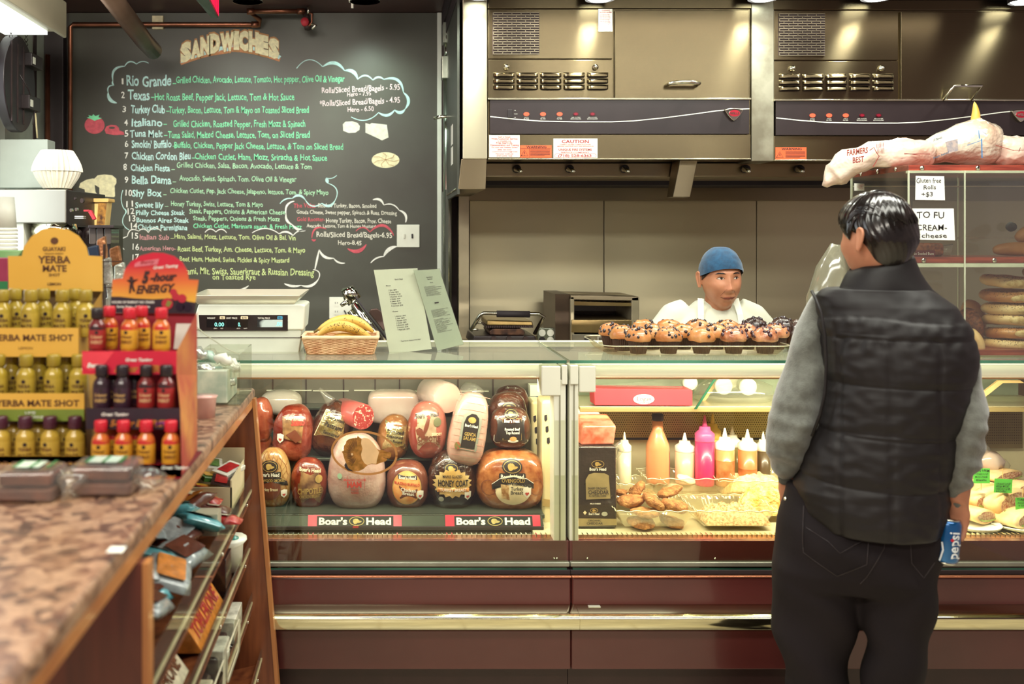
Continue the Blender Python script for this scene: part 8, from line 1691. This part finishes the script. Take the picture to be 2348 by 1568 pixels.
# face turned away and to the left: local -y (face) points to +y and -x
Rc = Matrix.Rotation(math.radians(180+22), 3, 'Z')
hq = lambda p: hc+Rc @ (Vector(p)*hsc)
hm = MB(); hm.rings([[hq(p) for p in r_] for r_ in HEAD]); e1, e2 = ear(1), ear(-1)
for e in (e1, e2): e.v = [tuple(hq(Vector((p[0], p[1], p[2])))) for p in e.v]
nk = tube_mb([hc+Vector((.01, 0, -.03)), hc+Vector((.02, 0, -.12)), hc+Vector((.03, .01, -.22))], [.062, .066, .085])
tb = loft([(.85, ccx, cD, .13, .10), (1.1, ccx, cD, .10, .08), (1.3, ccx+.02, cD, .11, .08), (1.42, ccx+.02, cD, .12, .08), (1.5, ccx, cD, .09, .07)])
LX = [(1878, 1330), (1868, 1568), (1880, 1900)], [(2055, 1330), (2045, 1568), (2052, 1900)]
lg = [tube_mb([cw(q[0][0], q[0][1]-120, 0), cw(*q[0], 0), cw(*q[1], 0), bw(tt_(q[2][0]), 0, .06)], [.07, .07, .055, .04]) for q in LX]
ft = [tube_mb([bw(tt_(q[2][0]), d, .04) for d in (-.05, .08, .18)], [.04, .04, .03]) for q in LX]
LS, LE, LW = cw(1906, 745, .03), cw(1815, 1000, -.03), cw(1803, 1128, .04)
RS, RE, RW = cw(2205, 800, .04), cw(2215, 985, -.02), cw(2194, 1150, -.03)
armsb = [tube_mb([LS, LE, LW], [.028, .028, .026]), tube_mb([RS, RE, RW], [.036, .030, .027])]
hR = hand_parts(RW+Vector((-.003, 0, .018)), Vector((-.06, .05, -1)), Vector((-.75, .65, 0)), Vector((-.65, -.55, 0)), .86, .22)
hL = hand_parts(LW, Vector((.25, .4, -1)), Vector((.6, .5, 0)), Vector((.5, -.5, 0)), .9, .3)
rb = remesh([hm, e1, e2, nk], .0032, 2); rb2 = remesh([nk, tb]+lg+ft+armsb+hR+hL, .0048, 1)
mz = MB(); mz.add(rb.v, rb.f); mz.add(rb2.v, rb2.f); mz.build('body', mSkin2, P_, True)
MB().patch([(.018, .030), (.034, .036), (.050, .030), (.040, .028)], lambda u, v: tuple(hq(face(u, v, .002))), 2).build('eyebrow', mHair, P_); MB().patch([(-.018, .030), (-.034, .036), (-.050, .030), (-.040, .028)], lambda u, v: tuple(hq(face(u, v, .002))), 2).build('eyebrow', mHair, P_)
# swept-back wavy hair
mHr = M('glossy_black_hair', '17110f', .22, var=.5, vs=30, coat=.25, spec=.5)
R = []
for i in range(44):
    t = i/43; ring = []
    for j in range(120):
        a = 2*PI*j/120; fr = max(0, -math.sin(a)); sd = abs(math.cos(a))
        # hairline: high on the forehead, sideburn by the ear, low on the nape
        bk = max(0, math.sin(a))
        lo = .060*fr**1.2+(-.075)*bk**.7+(-.01)*(1-fr)*(1-bk)+(.030*g(sd-1, .10) if math.sin(a) > -.2 else 0)
        z = lo+(.131-lo)*math.sin(t*PI/2); zc = max(-.9, min(.999, (z)/.135)); k = (1-zc*zc)**.5; k = k**.82
        tt = max(0, -z)/.117
        off = .013*(1-math.exp(-t*9))+.010*g(z-.09, .06)*fr+(.003*(1-t))
        s_ = .0016*math.sin(a*34+z*60+6*math.sin(z*30))*min(1, t*5)*(1-t*.5)
        x = (.0745+off+s_)*k*math.cos(a)*(1-.25*tt); y = (.097+off+s_)*k*math.sin(a)*(1-.30*tt)
        ring.append(hq(Vector((x, y, z))))
    R.append(ring)
mb = MB(); mb.rings(R, False, True); mb.build('hair', mHr, P_, True)
# individual combed locks over the crown
mb = MB(); rnd = random.Random(4)
for i in range(95):
    a0 = -PI/2+rnd.uniform(-1.5, 1.5); z0 = rnd.uniform(.055, .095); P = []; Rr = []
    for q in range(9):
        t = q/8; ang = a0+(PI/2-a0)*(.12+.62*t)*(1 if a0 < PI/2 else 1)*.55+ .05*math.sin(t*9+i); th = (z0/.135)
        ph = math.asin(min(.98, th))+(1.5-math.asin(min(.98, th)))*math.sin(t*PI)*.55-.55*t*(.6+.4*rnd.random())
        y_ = -math.cos(ph)*math.sin(-a0)*(1-2*t)*1.0; x_ = math.cos(a0)*(1-.15*t)*1.0
        zz_ = math.sqrt(max(.02, 1-min(.97, x_*x_+y_*y_*.9)))
        P.append(hq(Vector((x_*.090, y_*.112+.0, max(zz_, .15)*.134+.002*math.sin(t*11+i))))); Rr.append(.0030*math.sin(PI*(q+.6)/9.4)+.0004)
    mb.tube(P, Rr, 5)
mb.build('hair_locks', mHr, P_, True, kind='stuff')
# trousers
def px_loft(rows, D0, n=40, p=2.4, fn=None):
    R = []
    for (py, xl, xr, dep, *o) in rows:
        dy = o[0] if o else 0; tl, tr_ = tt_(xl), tt_(xr); z = Z(py, D0)
        R.append([bw((tl+tr_)/2+(tr_-tl)/2*sp_(math.cos(a), 2/p), dy+dep/2*sp_(math.sin(a), 2/p), z) for a in [2*PI*j/n for j in range(n)]])
    m = MB(); m.rings(R); return m
legL = px_loft([(1330, 1772, 1985, .25), (1400, 1770, 1978, .24), (1470, 1772, 1962, .23), (1568, 1798, 1945, .21), (1750, 1820, 1945, .19), (1990, 1830, 1940, .17)], cD)
legR = px_loft([(1330, 1960, 2150, .25), (1400, 1972, 2140, .24), (1470, 1985, 2132, .22), (1568, 1972, 2112, .21), (1750, 1990, 2110, .19), (1990, 2000, 2108, .17)], cD)
seat = px_loft([(1120, 1800, 2165, .27), (1180, 1786, 2172, .29), (1250, 1778, 2160, .31, -.01), (1310, 1772, 2152, .30, -.01), (1350, 1772, 2150, .27)], cD)
tr = remesh([legL, legR, seat], .008, 5); 
tr.v = [(p[0]+.004*math.sin(p[2]*38+p[0]*14), p[1]-.007*math.sin(p[2]*30+p[0]*22)*g(p[2]-.55, .45), p[2]) for p in tr.v]
tr.jitter(.007, 7, 2)
mTr = M('black_denim', '1d171a', .85, var=.12, vs=6, bump=.25, bs=500, spec=.25)
T_ = tr.build('trousers', mTr, P_, True)
trf = np.array([(cs*(p[0]-ccx)-sn*(p[1]-cD), sn*(p[0]-ccx)+cs*(p[1]-cD), p[2]) for p in tr.v])
def pk(u, v):
    t, z = tt_(u), Z(v, cD-.15); m = (abs(trf[:, 0]-t) < .014) & (abs(trf[:, 2]-z) < .014)
    return tuple(bw(t, (float(trf[m, 1].min()) if m.any() else -.1)-.002, z))
def dense(P, k=6): return [(a[0]+(b[0]-a[0])*i/k, a[1]+(b[1]-a[1])*i/k) for a, b in zip(P, P[1:]) for i in range(k)]+[P[-1]]
mb = MB(); mb.ribbon(dense([(1850, 1190), (1849, 1270), (1851, 1296), (1925, 1340), (1990, 1300), (1998, 1190)]), 1.8, pk); mb.ribbon(dense([(1856, 1235), (1905, 1258), (1932, 1282), (1965, 1258), (1998, 1240)]), 1.4, pk)
mb.build('pocket_seam', M('seam_thread', '2a2224', .7), T_)
mb = MB(); mb.ribbon(dense([(2030, 1200), (2028, 1260), (1990, 1330), (1975, 1350)]), 1.6, pk); mb.ribbon(dense([(2085, 1235), (2088, 1290), (2115, 1325), (2140, 1290)]), 1.6, pk); mb.build('pocket_seam', M('seam_thread'), T_)
MB().lathe([(.005, 0), (.005, .003), (0, .004)], tuple(cw(1809, 1143, -.115)), 10, 'Y', Matrix.Scale(-1, 3, (0, 1, 0))).build('rivet', mChrome, T_, True)
for q in LX: tube_mb([bw(tt_(q[2][0]), d, .045) for d in (-.07, .06, .20)], [.046, .052, .04]).build('shoe', mBlack, P_, True)
# sweatshirt sleeves and trunk
mSw = M('grey_sweatshirt', '5f5f58', .9, col2='70726a', vs=50, bump=.5, bs=260, sheen=.5, bdist=.003)
def sleeve(px): # (py, xl, xr, dep, dy)
    return px_loft(px, cD, 28, 2.1)
SL = sleeve([(672, 1868, 1888, .08, .02), (700, 1850, 1893, .11, .03), (760, 1822, 1898, .14, .03), (840, 1800, 1900, .16, .02), (920, 1776, 1892, .17, 0), (980, 1762, 1880, .165, -.03), (1030, 1757, 1862, .155, -.03), (1060, 1758, 1850, .15, -.02), (1090, 1768, 1838, .125, 0), (1115, 1783, 1826, .095, .03), (1128, 1785, 1822, .08, .04)])
SR = sleeve([(755, 2190, 2220, .06, .05), (800, 2180, 2240, .10, .05), (860, 2175, 2257, .14, .03), (930, 2172, 2263, .16, -.01), (985, 2168, 2263, .155, -.02), (1030, 2168, 2250, .15, -.02), (1075, 2165, 2238, .14, -.01), (1110, 2166, 2225, .11, 0), (1140, 2172, 2212, .085, .0), (1156, 2176, 2210, .075, .0)])
TR = px_loft([(690, 1915, 2120, .10), (740, 1900, 2190, .16), (900, 1900, 2222, .27), (1100, 1850, 2175, .27)], cD)
sw = remesh([SL, SR, TR], .007, 3)
def fold(p):
    x, y, z = p; k = g(z-qz(1070), .06)+.5*g(z-qz(960), .05)
    a = math.sin(z*120+x*25)*.0045*k+.003*math.sin(z*55-x*40)
    side = 1 if x > ccx else -1
    return (x+side*a, y-a*1.2, z)
sw.v = [fold(p) for p in sw.v]; sw.jitter(.005, 10, 5)
S_o = sw.build('sweatshirt', mSw, P_, True)
for cxm, cz, w_, dp, dy in ((1804, 1126, 22, .088, .037), (2193, 1148, 22, .086, 0)):
    px_loft([(cz-14, cxm-w_, cxm+w_, dp, dy), (cz-6, cxm-w_-1, cxm+w_+1, dp+.004, dy), (cz+8, cxm-w_+1, cxm+w_-1, dp, dy), (cz+10, cxm-w_+4, cxm+w_-4, dp-.01, dy)], cD, 30).build('cuff', M('cuff_rib', '54544e', .9, bump=.6, bs=90, st=(6, 6, .3)), P_, True)
# quilted vest
rows = [(600, 1948, 2098, .17, .0), (612, 1935, 2102, .185, 0), (632, 1922, 2104, .20, 0), (650, 1912, 2112, .205, 0), (660, 1900, 2132, .21, 0), (668, 1885, 2150, .215, 0), (680, 1872, 2172, .225, 0), (700, 1872, 2202, .245, 0), (735, 1880, 2226, .27, 0), (770, 1888, 2240, .29, 0), (810, 1894, 2246, .30, 0), (860, 1900, 2240, .31, 0), (930, 1896, 2223, .315, 0), (1000, 1874, 2206, .325, 0), (1060, 1850, 2190, .335, 0), (1120, 1828, 2180, .345, 0), (1160, 1838, 2178, .35, 0), (1185, 1850, 2176, .35, 0), (1200, 1862, 2174, .345, 0)]
rows = np.array(rows); n = 150; pys = list(np.linspace(662, 1200, 190))
H_S = [668, 728, 769, 873, 980, 1092, 1200]; V_S = [1936, 2049, 2153]
R = []
for py in pys:
    xl, xr, dp = [float(np.interp(py, rows[:, 0], rows[:, k])) for k in (1, 2, 3)]; ring = []
    xl -= 3; xr -= 7; cx = (xl+xr)/2; rx = (xr-xl)/2; tc_0 = (tt_(xl)+tt_(xr))/2; tr_0 = (tt_(xr)-tt_(xl))/2
    for j in range(n):
        a = 2*PI*j/n; ux, uy = sp_(math.cos(a), .86), sp_(math.sin(a), .80); pxx = cx+rx*ux
        yy = py+(-8*math.sin((pxx-1900)/330*PI) if py > 980 else 0)+(6*math.sin((pxx-1900)/170*PI) if py < 760 else 0)
        if py > 1130 : yy = py
        puff = 0
        if py > 700:
            for q in range(1, len(H_S)-1):
                if H_S[q] <= yy < H_S[q+1]:
                    t = (yy-H_S[q])/(H_S[q+1]-H_S[q]); puff = (math.sin(PI*t)**.45)*.008*(1.0 if q > 1 else .8)
            if yy > 769:
                dv = min(abs(pxx-v) for v in V_S); puff -= .0045*math.exp(-(dv/5)**2)
        puff += .0035*mn.noise(Vector((pxx*.035, py*.05, 1)))*(1 if py > 728 else .6)+ (.0028*math.sin(pxx*.16+2*math.sin(py*.05))*g((yy-H_S[2])-8, 14) if py > 728 else 0)+(.002*math.sin(pxx*.2)*g((yy-H_S[1])-8, 12) if py > 720 else 0)
        # hem dips towards the middle of the back
        z = Z(py, cD)
        if py > 1120: z -= (py-1120)/80*.010*math.sin(max(0, min(1, (pxx-1830)/350))*PI)-(py-1120)/80*.03*max(0, (1870-pxx)/50)*.5
        ring.append(bw(tc_0+(tr_0+puff)*ux, (dp/2+puff)*uy, z))
    R.append(ring)
mV = M('black_nylon_vest', '171213', .55, var=.15, vs=5, bump=.15, bs=40, spec=.4)
mb = MB(); mb.rings(R, True, True); V = mb.build('vest', mV, P_, True)
R = []
for q, (py, xl, xr, dp) in enumerate(((690, 1890, 2165, .20), (672, 1905, 2140, .215), (660, 1918, 2124, .215), (640, 1926, 2112, .205), (620, 1936, 2104, .19), (606, 1944, 2100, .18), (602, 1950, 2094, .165), (612, 1956, 2088, .15), (650, 1956, 2090, .14))):
    cx = (xl+xr)/2
    R.append([bw((tt_(xl)+tt_(xr))/2+(tt_(xr)-tt_(xl))/2*math.cos(a), dp/2*math.sin(a)+.01, (Z(py+(30 if q > 1 else 12)*(-math.cos(a))*.55-4*math.sin(a)+(2.0*math.sin(py*.8)), cD)+(.0025*math.sin(a*5+q)))) for a in [2*PI*j/60 for j in range(60)]])
mb = MB(); mb.rings(R, False, False); mb.build('vest_collar', mV, P_, True)
# piping round the left armhole
mb = MB(); mb.tube([cw(a, b, -d) for a, b, d in ((1864, 668, .04), (1875, 684, .10), (1888, 715, .115), (1897, 770, .12), (1900, 830, .12), (1897, 900, .12), (1886, 950, .12), (1868, 1000, .11))], .0045, 8); mb.build('armhole_piping', mV, P_, True)
# the can in his right hand
cc = cw(2170, 1239, -.055); D = cc.y; Rm = Matrix.Rotation(math.radians(5), 3, 'Y')
r = root('soda_can', (cc.x, cc.y, Z(1288, D)), 'blue soda can held in the customer right hand', 'can')
rr, hh = .0305, .058
def can(nm, prof, mat, k=30):
    m = MB(); m.lathe(prof, (0, 0, 0), k); m.v = [tuple(cc+Rm @ Vector(p)) for p in m.v]; return m.build(nm, mat, r, True)
can('can_body', [(rr*.86, -hh+.004), (rr, -hh+.010), (rr, hh-.012), (rr*.84, hh-.002)], M('can_blue', '0a4a86', .22, .5, col2='1668a8', vs=6, coat=.6))
can('can_base', [(rr*.62, -hh-.001), (rr*.80, -hh), (rr*.86, -hh+.004)], mChrome); can('can_top', [(rr*.84, hh-.002), (rr*.84, hh+.001), (rr*.74, hh+.001), (rr*.72, hh-.002), (0, hh-.002)], mChrome)
def cf(u, v): a = u/rr; return tuple(cc+Rm @ Vector(((rr+.0018)*math.sin(a), -(rr+.0018)*math.cos(a), v)))
mb = MB(); text(mb, 'pepsi', -.040, .030, -.016, .026, lambda u, v: cf(-v-.004, u), bold=.02); mb.build('lettering', M('can_white', 'e8f0f4', .35), r)
MB().patch(ell(-.0058, .009, .0042, .0042, 16), lambda u, v: tuple(Vector(cf(u, v))+Vector((0, -.0006, 0))), 2).build('red_dot', M('can_red', 'c01c30', .35), r)
mb = MB(); mb.ribbon([(-.030, -.05), (-.024, -.02), (-.028, .0)], .004, cf); mb.build('side_print', M('can_white'), r)
